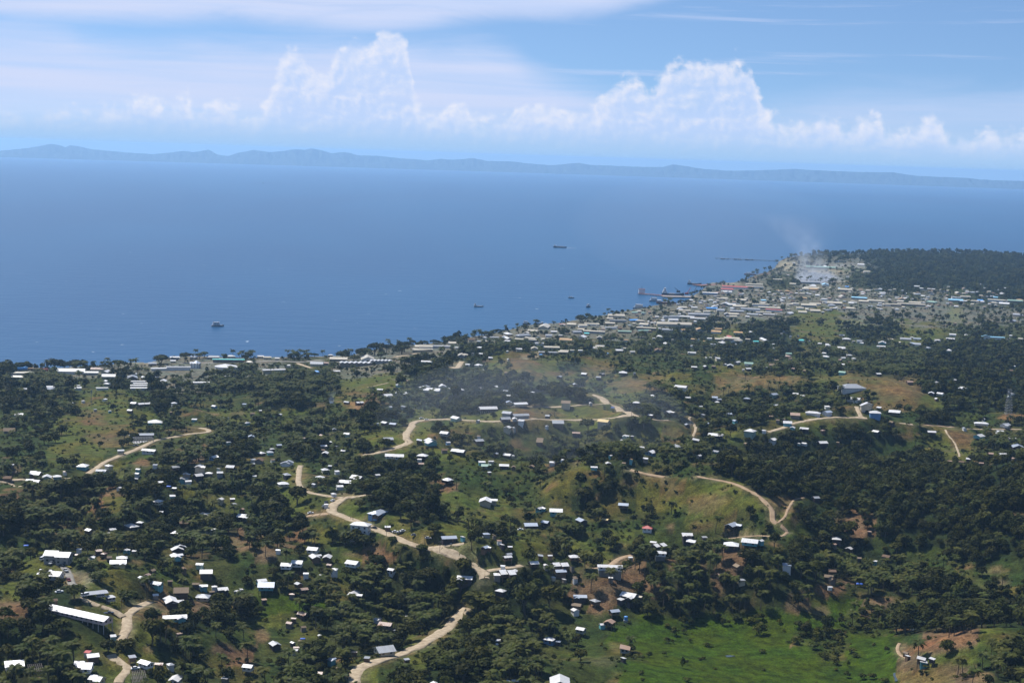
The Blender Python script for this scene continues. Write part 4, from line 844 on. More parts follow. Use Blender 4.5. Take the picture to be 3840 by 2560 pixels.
# large or particular buildings, one by one
def T(t, x, y): return tp(t, x, y)
x_, y_ = T('A1', 455, 850); x2_, y2_ = T('A1', 1005, 970)
building(0, 0, 0, 'w', 'G', 'p', True, ends=(x_, y_, x2_, y2_), ratio=.2, kind='house', windows=True, label='very long narrow white-roofed building with pink walls below the carport')
x_, y_ = T('A1', 470, 560)
building(x_, y_, 275 / 2.45, 'w', 'C', 'w', True, ang=-24, ratio=.62, storeys=1, label='double-gabled white house on concrete posts beside the grey drive')
x_, y_ = T('A1', 535, 365)
building(x_, y_, 290 / 2.45, 'w', 'C', 'g', False, ang=-18, ratio=.6, storeys=2, label='large white-roofed concrete building behind the parked bus')
x_, y_ = T('A1', 1605, 943)
building(x_, y_, 232 / 2.45, 'w', 'L', 'e', True, ang=4, ratio=.5, label='white L-shaped roof house with teal walls below the bare dirt terrace')
x_, y_ = T('A1', 1340, 1362)
building(x_, y_, 165 / 2.45, 'w', 'G', 'w', True, ang=-48, ratio=.7, label='steep white gabled house with one front window beside the lower lane')
x_, y_ = T('A1', 1610, 1510)
building(x_, y_, 150 / 2.45, 'w', 'G', 'w', False, ang=72, ratio=.7, label='white striped gabled house at the bottom edge among palms')
x_, y_ = T('B1', 962, 118)
building(x_, y_, 215 / 2.45, 'w', 'H', 'w', False, ang=-20, ratio=.6, storeys=3, hgt=2.7, label='three-storey white house standing beside the dirt road')
x_, y_ = T('B1', 1770, 228)
building(x_, y_, 165 / 2.45, 'u', 'G', 'k', False, ang=14, ratio=.6, label='dark timber house with grey gabled roof in the road fork clearing')
x_, y_ = T('C1', 900, 478)
building(x_, y_, 245 / 2.45, 'w', 'C', 'w', False, ang=6, ratio=.34, storeys=1, base=3.4, label='long white ridge house raised on a tall grey concrete base')
x_, y_ = T('C1', 1365, 350)
building(x_, y_, 116 / 2.45, 'w', 'S', 'w', False, ang=4, ratio=.6, storeys=1, base=2.6, label='white flat-roofed house on a tall concrete wall above dark palms')
# coast between the hills and the sea, then the town
parse('A0', "185,283,222,cGr24 165,320,140,cG 655,275,290,wGr40a-8 840,282,150,wGr40a-8 975,273,112,wG 890,250,130,rG 1000,312,150,wG 1470,243,190,wGr22/w 1640,240,250,gGr16/w 2105,315,102,w 1215,325,112,g 1320,322,62,w 1440,320,50,w 1245,292,40,w 1360,292,40,w 720,398,40,w 980,357,62,w 985,382,82,g 1500,357,82,w 465,412,86,w 460,430,96,g 715,420,76,w 220,432,92,g 1605,140,102,wL 1400,198,92,g 1590,172,60,w 1780,138,92,g 1960,138,132,g 2125,130,86,w 2100,170,330,eGr10 2295,185,110,c", True)
parse('B0', "40,132,76,w 105,140,86,c 195,150,52,w 685,120,56,w 760,157,192,cGr45 1025,155,150,cG 920,205,350,wVr30a4 1150,178,240,wVr34a8 560,200,150,g 632,193,86,r 290,215,62,w 165,268,252,wCr20 555,272,86,l 740,268,80,w 1700,40,200,gGr22/w 1560,45,150,c 1530,75,222,cGr16 1800,12,92,c 2050,50,62,w 1890,120,92,c", True)
parse('C0', "360,50,180,cGr35 330,92,205,gGr20 470,92,110,c 60,65,62,w 205,57,72,c 265,118,42,l 255,14,92,g 635,75,42,c 550,75,42,c 780,62,96,c 805,40,92,c 990,78,102,wG/k 1105,90,66,wG 880,105,26,l 1650,100,96,wL 1805,148,76,w 1900,155,92,w 2070,187,76,w 2175,200,96,n 1420,15,72,w 1660,35,52,r 1850,20,50,w 1920,10,62,w 1340,75,72,b", True)
for (a_, b_, w_) in ((1270, 358, 140), (1290, 376, 130), (1275, 396, 150), (1275, 421, 152), (940, 418, 112), (1575, 415, 72), (1850, 367, 150)):
    X_, Y_ = T('A0', a_, b_); building(X_, Y_, w_ / 2.45, 'w', 'G', 'w', ang=0, ratio=.22, kind='barracks', windows=False)
parse('ZA', "290,618,200,cG 300,665,310,cGr20 565,608,300,cGr18a3 720,565,132,cG 780,630,62,w 985,522,112,bG 1090,542,82,gG 1185,542,72,c 1100,630,76,w 1180,490,100,g 1300,490,142,gGr45 1475,500,170,dGr30 1490,440,160,wHr60 1700,460,262,gHr40 1830,400,172,cL 1990,340,202,cGr40 2120,410,112,w 1740,428,112,c 1800,500,192,cGr24 1750,530,390,cGr14 1480,540,100,w 2000,510,132,c 1920,573,152,gG 1850,640,122,c 1640,650,102,w 855,735,142,cL 1120,715,62,w 1000,710,50,w 2260,520,162,oG 2240,312,102,d 2320,300,62,c 2215,460,62,w 2050,460,112,g 1245,765,60,w 1905,472,52,c", True)
parse('ZB', "40,572,80,d 160,566,152,cG 310,582,160,cG 440,562,240,cGr25 690,552,160,c 775,455,285,cGr45a8 690,486,112,cG 800,520,280,gGr12a10 1010,508,182,lGr40 1105,518,150,c 1090,387,92,cH 1030,402,102,n 1150,406,82,n 700,610,192,gGr30 890,665,222,nGr30 1190,625,322,cGr18a-8 1160,652,222,nGr25 1165,567,182,cG 1570,572,560,cGr26a6 1720,645,172,oG 1930,635,150,oG 2150,668,172,oG 2180,630,132,oG 1480,640,170,gG 1380,625,60,w 1740,470,262,wGr25 1900,487,242,wGr25 1530,468,282,gGr25 1560,506,172,wG 1400,515,122,w 1320,540,82,c 1230,530,62,w 1650,355,96,e 2090,346,182,lG 2210,370,132,kG 2130,326,102,w 1540,405,72,c 1680,402,112,c 1715,378,190,cG 1900,395,112,c 2050,390,182,cG 1850,335,102,w 1690,335,142,c 1940,240,92,c 2080,232,92,w 2170,240,82,c 2220,212,192,c 2280,290,162,wG 2070,143,242,wGr20a-5/l 2300,120,112,w 1910,437,342,gGr25 2300,425,102,g 2320,455,72,g 290,635,112,c 470,672,360,cGr16a-10 230,670,182,g 370,690,96,e 300,740,172,wG 100,782,200,oGa-14 545,745,92,c 360,770,62,w 905,782,82,oG 1370,732,106,w 1295,757,52,w 1470,832,122,w 560,865,132,g 510,900,152,c 880,893,76,c 60,935,142,c 170,920,72,c 280,925,72,w 1835,770,82,oGa-25 1970,797,82,o 1910,770,42,w 2060,760,82,w 2200,770,152,c 2310,765,82,c 2220,820,122,c 2110,840,82,g 1825,862,92,g 1555,775,42,w 2330,740,80,d 1240,840,30,w 1350,912,120,b", True)
parse('ZC', "240,62,480,dGr16a-3 100,92,200,dG 470,25,272,cGr20 480,55,272,cGr15 100,120,132,w 410,160,72,c 290,150,62,g 60,212,122,c 300,232,202,cG 600,235,96,k 585,272,122,c 390,270,82,c 120,295,222,wG 270,318,222,cG 560,300,272,cGr18 750,240,92,c 860,237,72,w 680,345,342,cGr18a-4 745,375,262,dGr18a-5 420,362,312,kGr20 180,350,122,g 230,385,222,kG 160,425,222,cG 180,458,132,c 450,430,192,gG 600,410,242,cGr22 690,430,222,wGr18 950,415,162,wG 380,460,72,w 840,145,102,c 930,110,92,o 790,100,82,o 1190,142,82,wG 1280,40,112,wG 1290,85,162,o 1180,75,102,c 1450,20,112,k 1150,205,112,o 1435,220,112,wHr60 1310,285,192,cG 1220,310,242,cG 1600,240,112,c 1690,185,142,c 1920,208,242,kGr25 2150,250,262,cGr25a-6 1980,250,152,c 1580,280,232,cG 1540,300,122,d 1830,275,132,w 1810,347,162,c 2180,345,82,c 2300,295,132,c 1310,380,172,cG 1140,398,142,c 1420,395,52,w 1210,365,82,c 1510,365,72,g 1640,350,62,c 1100,340,122,c 1040,280,122,c 960,290,102,c 2230,135,132,w 1750,50,62,l 1650,72,62,l 1820,68,52,w 1720,97,222,c 250,680,142,o 430,670,82,w 160,757,252,cG 140,740,142,d 130,772,302,cGr16 230,792,202,c 40,815,82,w 385,770,82,c 610,777,162,wGr25 495,802,92,e 1130,788,122,eH 1230,790,42,w 1380,827,52,w 1475,838,52,w 1510,858,36,w 1745,768,142,w 1840,795,62,c 1930,795,112,g 1950,820,62,w 1680,715,92,w 1675,890,132,wG 2250,810,112,g 2230,870,112,w 1440,962,82,w 1450,1005,92,wL 1785,990,86,wH 945,970,112,n 935,1000,72,w 890,668,60,w 850,692,40,w 2330,770,42,w 220,840,30,w 735,837,40,w 745,888,40,w 1075,722,46,w 970,730,40,g", True)
parse('ZD', "870,45,96,wGa4 1020,85,232,wGr16a-5 1270,108,190,c 1440,135,112,c 1610,125,162,gG 820,140,82,c 1035,175,62,c 1390,195,102,l 1540,187,172,e 1960,195,72,k 1830,185,62,g 670,220,116,o 650,250,122,c 850,268,192,cG 1080,260,182,nHr45 800,297,422,cGr12a-4 540,300,262,cGr16a-4 1410,240,222,kGr30 1640,245,182,c 1750,237,92,l 1990,240,292,cGr16a-3 1940,270,132,c 2080,283,152,w 2225,250,232,nGr35 2290,235,142,o 2270,435,152,gG 1400,552,62,rGa40 1370,707,106,w 1555,717,72,w 1340,765,142,wL 1920,752,362,kLr12 2140,757,62,w 2170,720,62,w 2310,765,92,c 515,772,82,c 720,768,172,gG 880,765,122,u 810,745,52,w 850,840,172,uL 1160,785,112,w 650,815,62,c 1010,880,82,n 1320,920,82,w 2200,520,112,g 1925,525,26,w 2100,68,52,w 1810,65,36,w 1750,15,62,w 1530,75,82,r 1310,50,42,w 2000,90,32,w", True)
parse('ZE', "1420,465,292,gGr25/g 1430,495,92,wG 1565,480,102,k 1420,530,192,c 1220,480,92,c 1520,302,362,nGr16 1580,292,92,wG 1965,268,82,wG 2030,345,92,c 1370,290,72,c 1225,247,36,w 1045,430,120,c 1160,382,40,w 1820,400,42,w 500,568,102,w", True)
# small huts and sheds among the gardens of the slopes
g_ = np.random.default_rng(31); n_h = 0
while n_h < 48:
    X = g_.uniform(40, 2900); Y = g_.uniform(1500, 2500); c = place(X, Y)[0]
    if cover(np.array([X]), np.array([Y]), 0, 5, np.array([c[0]]), np.array([c[1]]))[0] != CODES.index('M'): continue
    if min(math.hypot(X - o[0], (Y - o[1]) * 2) - o[2] for o in OBST) < 12 or min(math.hypot(X - o[0], (Y - o[1]) * 2) - o[2] for o in OBST) > 90: continue
    rf_ = str(g_.choice(list('wwwgrtt'))); building(X, Y, float(g_.uniform(13, 24)), rf_, str(g_.choice(list('GGS'))), str(g_.choice(list('bskw'))), kind='hut' if rf_ in 'tr' else 'shed', windows=False); n_h += 1
# the many small pale roofs between the larger ones
g_ = np.random.default_rng(77)
n_t = 0
while n_t < 190:
    X = g_.uniform(2230, 3760); Y = g_.uniform(1075, 1240)
    lo = np.interp(X, [2230, 2500, 2700, 3000, 3760], [1215, 1150, 1090, 1075, 1090]); hi = np.interp(X, [2230, 2700, 3100, 3760], [1290, 1190, 1165, 1150])
    if not lo < Y < hi: continue
    if min((abs(X - o[0]) - o[2] * .8) + abs(Y - o[1]) * 2.2 for o in OBST) < 3: continue
    building(X, Y, g_.uniform(11, 19), g_.choice(list('wwccgtrgb')), g_.choice(list('GGHS')), g_.choice(list('wcgs')), kind='town_building' if n_t < 72 else 'town_house', windows=False, ang=float(g_.uniform(-40, 40)), hgt=2.5); n_t += 1
# labels that single each building out
import collections
stems = collections.defaultdict(list)
for rec in LABELLED: stems[(rec[1], rec[2])].append(rec)
for (stem, lm), recs in stems.items():
    recs.sort(key=lambda r: r[3])
    for q, (o, _s, _l, _x, noun) in enumerate(recs):
        t = f'{stem} {lm}'
        if len(recs) > 1: t += f', {ORD[q]} from left'
        o['label'] = t; o['category'] = noun

# ------------------------------------------------------------------ vegetation
def leaf_mat(name, dark, light, spec=0.12, rough=0.6):
    m, n, b = material(name)
    r = n.n('ShaderNodeObjectInfo').outputs['Random']
    t = n.n('ShaderNodeAttribute', attribute_name='tint').outputs['Fac']
    f = n.m('ADD', n.m('MULTIPLY', r, .55), n.m('MULTIPLY', t, .45))
    c = n.mix(n.m('POWER', f, 1.35), rgb(*dark), rgb(*light))
    h = n.m('FRACT', n.m('MULTIPLY', r, 7.31))
    c = n.mix(1.0, c, n.mix(h, rgb(1.10, 1.0, .85), rgb(.88, 1.02, 1.0)), 'MULTIPLY')
    n.put(b.inputs['Base Color'], c)
    b.inputs['Roughness'].default_value = rough; b.inputs['Specular IOR Level'].default_value = spec
    tr = n.n('ShaderNodeBsdfTranslucent'); n.put(tr.inputs[0], c)
    mx = n.n('ShaderNodeMixShader'); mx.inputs[0].default_value = .14
    out = [x for x in m.node_tree.nodes if x.type == 'OUTPUT_MATERIAL'][0]
    n.put(mx.inputs[1], b.outputs[0]); n.put(mx.inputs[2], tr.outputs[0]); n.put(out.inputs[0], mx.outputs[0])
    return m
m_leaf = leaf_mat('broad_leaves', (.011, .0135, .003), (.062, .065, .009), .05)
m_mango = leaf_mat('mango_leaves', (.044, .056, .010), (.095, .102, .022))
m_bush = leaf_mat('bush_leaves', (.020, .025, .004), (.080, .085, .011), .05)
m_palm = leaf_mat('palm_fronds', (.026, .034, .006), (.076, .080, .015), .06, .55)
m_dry = leaf_mat('reddish_leaves', (.10, .045, .02), (.17, .10, .03))
m_bark = paint('bark', (.105, .085, .065), .9, .05, .3)
def add_tint(me, vals):
    a = me.attributes.new('tint', 'FLOAT', 'FACE'); a.data.foreach_set('value', np.asarray(vals, np.float32))
def crown_mesh(name, seed, n, lobes=7, leaf=.30, flat=.75, mat=None, spread=.52, trunk=None):
    """leaf clumps over several lobes; crown radius about 1, centre at the origin"""
    g = np.random.default_rng(seed)
    lc = g.normal(size=(lobes, 3)); lc /= np.linalg.norm(lc, axis=1, keepdims=True); lc[:, 2] = np.abs(lc[:, 2]) * .9 - .25
    lc *= spread * g.uniform(.65, 1.05, (lobes, 1)); lr = g.uniform(.40, .62, lobes)
    k = g.integers(0, lobes, n)
    d = g.normal(size=(n, 3)); d /= np.linalg.norm(d, axis=1, keepdims=True); d[:, 2] = np.where(d[:, 2] < -.35, -d[:, 2], d[:, 2])
    p = lc[k] + d * (lr[k] * g.uniform(.72, 1.06, n))[:, None]
    nn = d + g.normal(size=(n, 3)) * .45 + np.array([0, 0, .35]); nn /= np.linalg.norm(nn, axis=1, keepdims=True)
    t = np.cross(nn, g.normal(size=(n, 3))); t /= np.linalg.norm(t, axis=1, keepdims=True); u = np.cross(nn, t)
    s = leaf * g.uniform(.6, 1.3, n)[:, None]
    p[:, 2] *= flat; 
    V = np.stack([p - t * s * .5, p + u * s * .42 + nn * s * .1, p + t * s * .5, p - u * s * .42 - nn * s * .08], 1).reshape(-1, 3)
    F = np.arange(4 * n).reshape(n, 4)
    tint = np.clip(g.random(lobes)[k] * .6 + g.random(n) * .5, 0, 1)
    me = mesh_from(name, V, F); add_tint(me, tint); me.materials.append(mat or m_leaf)
    return me
def trunk_mesh(seed, h=1.0, r=.07, limbs=4, top=.55):
    """tapered trunk with limbs that reach into the crown"""
    g = np.random.default_rng(seed); V, F = [], []
    def tube(a, b, r0, r1, k=5):
        a, b = np.array(a), np.array(b); w = b - a; w = w / np.linalg.norm(w)
        x = np.cross(w, [0.3, .9, .2]); x /= np.linalg.norm(x); y = np.cross(w, x); o = len(V)
        for c, rr in ((a, r0), (b, r1)):
            for q in range(k): V.append(tuple(c + rr * (math.cos(2 * PI * q / k) * x + math.sin(2 * PI * q / k) * y)))
        for q in range(k): F.append((o + q, o + (q + 1) % k, o + k + (q + 1) % k, o + k + q))
    lean = g.normal(size=2) * .05
    tube((0, 0, -.15), (lean[0], lean[1], h * .55), r * 1.15, r * .8)
    for q in range(limbs):
        a = q * 2 * PI / limbs + g.random()
        tube((lean[0], lean[1], h * (.45 + .1 * g.random())), (math.cos(a) * top * .8, math.sin(a) * top * .8, h * (.95 + .35 * g.random())), r * .55, r * .2, 4)
    return V, F
def merged(name, crown, tv, tf, lift, mat):
    """one mesh with crown and trunk, for plants that are instanced"""
    n = len(crown.vertices); co = np.empty(n * 3, np.float32); crown.vertices.foreach_get('co', co); co = co.reshape(-1, 3) + [0, 0, lift]
    polys = [tuple(p.vertices) for p in crown.polygons]
    tint = np.empty(len(polys), np.float32); crown.attributes['tint'].data.foreach_get('value', tint)
    me = mesh_from(name, np.concatenate([co, np.asarray(tv).reshape(-1, 3)]), polys + [tuple(i + n for i in f) for f in tf])
    add_tint(me, np.concatenate([tint, np.zeros(len(tf))])); me.materials.append(mat); me.materials.append(m_bark)
    mi = np.zeros(len(me.polygons), np.int32); mi[len(polys):] = 1; me.polygons.foreach_set('material_index', mi)
    return me
def frond_mesh(name, seed, segs=7, droop=1.0):
    """one palm leaf: arching midrib with leaflets hanging on both sides; length 1 along +x"""
    g = np.random.default_rng(seed); V, F = [], []
    P = []
    for i in range(segs + 1):
        t = i / segs
        P.append((t * (1 - .16 * t * droop), 0, .34 * t - .62 * droop * t * t))
    for i in range(segs):
        (x0, _, z0), (x1, _, z1) = P[i], P[i + 1]
        t = (i + .5) / segs; w = .25 * math.sin(PI * min(.97, .14 + t * .86)) ** .7 + .03
        for sgn in (-1, 1):
            o = len(V)
            dx_ = .10 + .05 * g.random(); dz_ = -.10 - .08 * g.random()
            V += [(x0, 0, z0), (x1, 0, z1), (x1 + dx_, sgn * w, z1 + dz_), (x0 + dx_ * 1.1, sgn * w * 1.02, z0 + dz_ - .02)]
            F.append((o, o + 1, o + 2, o + 3) if sgn < 0 else (o + 3, o + 2, o + 1, o))
    return V, F, [.3 + .6 * g.random()] * len(F)
def palm_crown_parts(seed, nf):
    g = np.random.default_rng(seed); out = []
    for q in range(nf):
        a = q * 2.39996 + g.random() * .3; up = .55 - .95 * (q / nf) + .15 * g.normal(); L = g.uniform(.85, 1.1)
        out.append((a, up, L, q % 3))
    return out
FR = []
for q in range(3):
    v_, f_, t_ = frond_mesh('frond', 50 + q, 7, (.75, 1.0, 1.25)[q])
    me = mesh_from('frond', v_, f_); add_tint(me, t_); me.materials.append(m_palm); FR.append((me, v_, f_, t_))
def palm_crown_mesh(name, seed, nf=16, segs=7):
    V, F, Tn = [], [], []
    for a, up, L, k in palm_crown_parts(seed, nf):
        v, f, t = (FR[k][1], FR[k][2], FR[k][3]) if segs == 7 else frond_mesh('f', seed + k, segs)
        M = np.array(Matrix.Rotation(a, 3, 'Z') @ Matrix.Rotation(-up, 3, 'Y')) * L
        o = len(V); V += [tuple(M @ np.array(p)) for p in v]; F += [tuple(o + i for i in q) for q in f]; Tn += [min(1, x * .6 + .4 * (up + .4)) for x in t]
    me = mesh_from(name, V, F); add_tint(me, np.clip(Tn, 0, 1)); me.materials.append(m_palm)
    return me
def palm_trunk(seed, h=1.0, r=.02):
    g = np.random.default_rng(seed); V, F = [], []; lean = g.normal(size=2) * .10
    for i in range(5):
        t = i / 4; c = (lean[0] * (t * t - 1), lean[1] * (t * t - 1), -h * (1 - t) - .03 * (i == 0)); rr = r * (1.35 - .5 * t)
        for q in range(5): V.append((c[0] + rr * math.cos(q * 1.2566), c[1] + rr * math.sin(q * 1.2566), c[2]))
    for i in range(4):
        for q in range(5): F.append((i * 5 + q, i * 5 + (q + 1) % 5, i * 5 + 5 + (q + 1) % 5, i * 5 + 5 + q))
    return V, F
# individual trees share these meshes
CROWNS = [crown_mesh('crown', 100 + q, 520, 6 + q % 4, .30, (.85, .95, 1.1, .8, .92, 1.15)[q]) for q in range(6)]
MANGO = [crown_mesh('crown', 140 + q, 900, 12, .23, .82, m_mango, .55) for q in range(3)]
BIGC = [crown_mesh('crown', 150 + q, 900, 14, .22, (.5, .62, .8)[q], m_leaf, .68) for q in range(3)]
TRUNKS = []
for q in range(4):
    v_, f_ = trunk_mesh(200 + q); me = mesh_from('trunk', v_, f_); me.materials.append(m_bark); TRUNKS.append(me)
PCROWN = [palm_crown_mesh('crown', 300 + q, 15 + q) for q in range(4)]
PTRUNK = []
for q in range(3):
    v_, f_ = palm_trunk(320 + q); me = mesh_from('trunk', v_, f_); me.materials.append(m_bark); PTRUNK.append(me)
BUSH = [crown_mesh('shrub', 400 + q, 150, 5, .36, (.8, .6, 1.3, .9)[q], m_bush, .5) for q in range(4)]
# prototypes for the plants that are too many to count
def proto_collection(name, meshes):
    c = bpy.data.collections.new(name)
    for i, me in enumerate(meshes):
        o = bpy.data.objects.new(f'{name}_{i:02d}', me); c.objects.link(o)
    return c
P_tree = proto_collection('tree_forms', [merged('tree_form', crown_mesh('c', 500 + q, 420, 8 + q % 4, .28, (.85, 1.0, 1.15, .78, 1.0, .9)[q], m_leaf), *trunk_mesh(520 + q, .9, .06, 3), .88, m_leaf) for q in range(6)])
P_far = proto_collection('far_tree_forms', [merged('far_tree_form', crown_mesh('c', 540 + q, 100, 5, .50, (.85, 1.0, .78, 1.1)[q], m_leaf), *trunk_mesh(560 + q, .8, .06, 0), .8, m_leaf) for q in range(4)])
P_palm = proto_collection('palm_forms', [merged('palm_form', palm_crown_mesh('c', 600 + q, 13, 4 if q > 1 else 7), *palm_trunk(620 + q, 2.1, .045), 0.0, m_palm) for q in range(4)])
P_bush = proto_collection('bush_forms', [crown_mesh('bush_form', 640 + q, 70, 4, .46, (.7, .55, 1.2, .9)[q], m_bush, .5) for q in range(4)])


# ------------------------------------------------------------------ helpers for small objects
class MB:
    """collects boxes, prisms and bars into one mesh"""
    def __init__(s): s.V, s.F = [], []
    def box(s, x0, x1, y0, y1, z0, z1, M=None):
        o = len(s.V); P = [(x, y, z) for x in (x0, x1) for y in (y0, y1) for z in (z0, z1)]
        if M is not None: P = [tuple(M @ Vector(p)) for p in P]
        s.V += P
        s.F += [tuple(o + i for i in f) for f in ((0, 1, 3, 2), (4, 6, 7, 5), (0, 4, 5, 1), (2, 3, 7, 6), (0, 2, 6, 4), (1, 5, 7, 3))]
        return s
    def bar(s, a, b, r, k=4):
        a, b = Vector(a), Vector(b); w = (b - a).normalized(); x = w.orthogonal().normalized(); y = w.cross(x); o = len(s.V)
        for c in (a, b):
            for q in range(k):
                t = 2 * PI * (q + .5) / k; s.V.append(tuple(c + r * (math.cos(t) * x + math.sin(t) * y)))
        s.F += [(o + q, o + (q + 1) % k, o + k + (q + 1) % k, o + k + q) for q in range(k)] + [tuple(o + q for q in range(k))[::-1], tuple(o + k + q for q in range(k))]
        return s
    def loft(s, secs, cap=True):
        """secs: list of rings of equal length"""
        o = len(s.V); k = len(secs[0])
        for r in secs: s.V += [tuple(p) for p in r]
        for i in range(len(secs) - 1):
            for q in range(k): s.F.append((o + i * k + q, o + i * k + (q + 1) % k, o + (i + 1) * k + (q + 1) % k, o + (i + 1) * k + q))
        if cap: s.F += [tuple(o + q for q in range(k))[::-1], tuple(o + (len(secs) - 1) * k + q for q in range(k))]
        return s
    def cyl(s, x, y, z0, z1, r0, r1=None, k=14):
        r1 = r0 if r1 is None else r1
        return s.loft([[(x + r * math.cos(2 * PI * q / k), y + r * math.sin(2 * PI * q / k), z) for q in range(k)] for z, r in ((z0, r0), (z1, r1))])
    def build(s, name, mat, parent=None, smooth=False):
        return link(name, mesh_from(name, s.V, s.F, smooth), mat, parent)
def sea_at(X, Y):
    a, e = azel(X, Y); d = CAM_Z / math.tan(-e[0])
    for _ in range(4): d = (CAM_Z + d * d / (2 * REARTH)) / math.tan(-e[0])
    return d * math.sin(a[0]), d * math.cos(a[0]), -d * d / (2 * REARTH), d
def drop_to(x, y): return float(height(x, y))

# ------------------------------------------------------------------ vehicles
m_tyre = paint('tyre_rubber', (.02, .02, .02)); m_cglass = paint('car_glass', (.02, .025, .03), .1, .5, .02)
def car_paint(name, c): return paint(name, c, .3, .5, .06)
CARP = {'w': car_paint('white_car_paint', (.72, .72, .71)), 's': car_paint('silver_car_paint', (.38, .39, .40)), 'k': car_paint('dark_car_paint', (.035, .04, .05)), 'g': car_paint('grey_car_paint', (.18, .19, .2)), 'r': car_paint('maroon_car_paint', (.16, .04, .04)), 'b': car_paint('blue_car_paint', (.06, .10, .2))}
wm = MB().loft([[(.32 * math.cos(t), y, .32 * math.sin(t)) for t in np.linspace(0, 2 * PI, 12, endpoint=False)] for y in (-.11, .11)]); WHEEL = mesh_from('wheel', wm.V, wm.F); WHEEL.materials.append(m_tyre)
def ring(prof, y, inset=0.0, zc=None): return [(x * (1 - inset), y, z) for x, z in prof]
VEH = {'car': (4.3, 1.7, [(-2.15, .35), (2.15, .35), (2.15, .72), (1.95, .86), (.95, .93), (-1.55, .95), (-2.1, .85)], [(.98, .9), (.35, 1.42), (-1.05, 1.45), (-1.65, .92)], 1.32),
       'pickup': (5.0, 1.8, [(-2.5, .5), (2.5, .5), (2.5, .95), (2.3, 1.05), (1.2, 1.1), (-2.5, 1.1)], [(1.25, 1.06), (.7, 1.68), (-.45, 1.7), (-.6, 1.06)], 1.55),
       'van': (4.7, 1.75, [(-2.3, .4), (2.35, .4), (2.35, .9), (2.1, 1.15), (-2.3, 1.15)], [(2.12, 1.1), (1.55, 1.9), (-2.2, 1.95), (-2.3, 1.1)], 1.4),
       'bus': (6.6, 2.05, [(-3.3, .5), (3.3, .5), (3.3, 1.3), (3.25, 1.45), (-3.3, 1.45)], [(3.25, 1.4), (3.0, 2.5), (-3.2, 2.55), (-3.3, 1.4)], 2.1)}
VPROTO = {}
def vehicle(kind, colour, x, y, yaw, label):
    L, wd, body, cab, ax = VEH[kind]
    if kind not in VPROTO:
        b = MB().loft([ring(body, -wd / 2), ring(body, -wd / 2 + .05), ring(body, wd / 2 - .05), ring(body, wd / 2)])
        for sgn in (-1, 1): b.box(-L / 2 + .1, -L / 2 + .3, sgn * .55 - .15, sgn * .55 + .15, .62, .78)
        bm_ = mesh_from('body', b.V, b.F)
        c = MB(); i0 = wd / 2 - .06; i1 = wd / 2 - .2
        zs = [p[1] for p in cab]; lo = min(zs)
        def cr(sgn): return [(px_, sgn * (i0 if pz < lo + .1 else i1), pz) for px_, pz in cab]
        c.loft([cr(-1), cr(1)]); cm_ = mesh_from('cabin', c.V, c.F)
        top = [p for p in cab if p[1] > lo + .2]; r = MB().box(min(p[0] for p in top) - .03, max(p[0] for p in top) + .03, -i1, i1, max(p[1] for p in top) - .05, max(p[1] for p in top) + .04)
        if kind == 'pickup':
            pass
        VPROTO[kind] = (bm_, cm_, mesh_from('roof', r.V, r.F))
    o = empty(kind if kind != 'car' else 'parked_car', (x, y, drop_to(x, y) + .22), yaw)
    for nm, me in zip(('body', 'cabin', 'roof'), VPROTO[kind]):
        p = part(nm, me, o)
        if not me.materials: me.materials.append(None)
        p.material_slots[0].link = 'OBJECT'; p.material_slots[0].material = m_cglass if nm == 'cabin' else CARP[colour]
    for sx_ in (-1, 1):
        for sy__ in (-1, 1): part('wheel', WHEEL, o, (sx_ * ax, sy__ * (wd / 2 - .1), .32), (1.05,) * 3)
    tag(o, label, {'car': 'car', 'pickup': 'pickup truck', 'van': 'van', 'bus': 'bus'}[kind], 'vehicles parked and driving along the dirt roads')
CARS = """A1 392 438 van w 60|white van parked behind the bus in the hilltop car park
A1 437 452 bus w 70|small white bus in the hilltop car park
A1 472 480 pickup s 65|silver pickup parked beside the small white bus
A1 512 462 car k 70|dark car under the shade of the large concrete building
A1 570 497 car k 120|dark car beside the yellow hedge on the grey drive
A1 603 545 pickup s 110|silver pickup on the grey drive above the round mango trees
A1 632 635 pickup r 100|maroon pickup beside the white house on concrete posts
A1 545 740 car w 20|white car on the grass below the house on posts
A1 782 775 van w 30|white van at one end of the grey carport
A1 925 786 van w 10|long white minibus parked in front of the grey carport
A1 1000 940 pickup k 10|dark pickup where the two dirt lanes meet
A1 1245 1445 car w 10|white car beside the bare timber roof frame
A1 1800 972 pickup w 5|white pickup beside the L-shaped house with teal walls
B1 1083 152 car k 150|dark car beside the three-storey white house
B1 1280 188 car w 10|white car at the head of the roadside parking
B1 1320 195 pickup g 20|grey pickup in the middle of the roadside parking
B1 1350 180 car w 30|white car behind the grey pickup at the roadside parking
B1 1455 218 car g 10|grey car alone on the grass beyond the roadside parking
B1 1582 246 car s 0|silver car on the grass before the road fork clearing
B1 1768 296 car w 5|white car on the drive before the dark timber house
B1 502 16 car w 20|white car under the big trees at the road bend
B0 705 1468 car w 60|white car on the inside of the road junction bend
B0 645 1490 pickup k 70|dark pickup on the grass inside the road junction bend
B0 622 1522 car g 70|grey car below the dark pickup inside the junction bend
B0 1520 712 car w 20|white car at the top of the S-bend road verge
B0 1568 724 car w 10|white car driving the level stretch past the S-bend
C1 78 166 car w 20|white car on the bare earth beside the blue-grey roofed house
A0 1247 964 pickup k 10|dark truck parked below the unfinished concrete frame"""
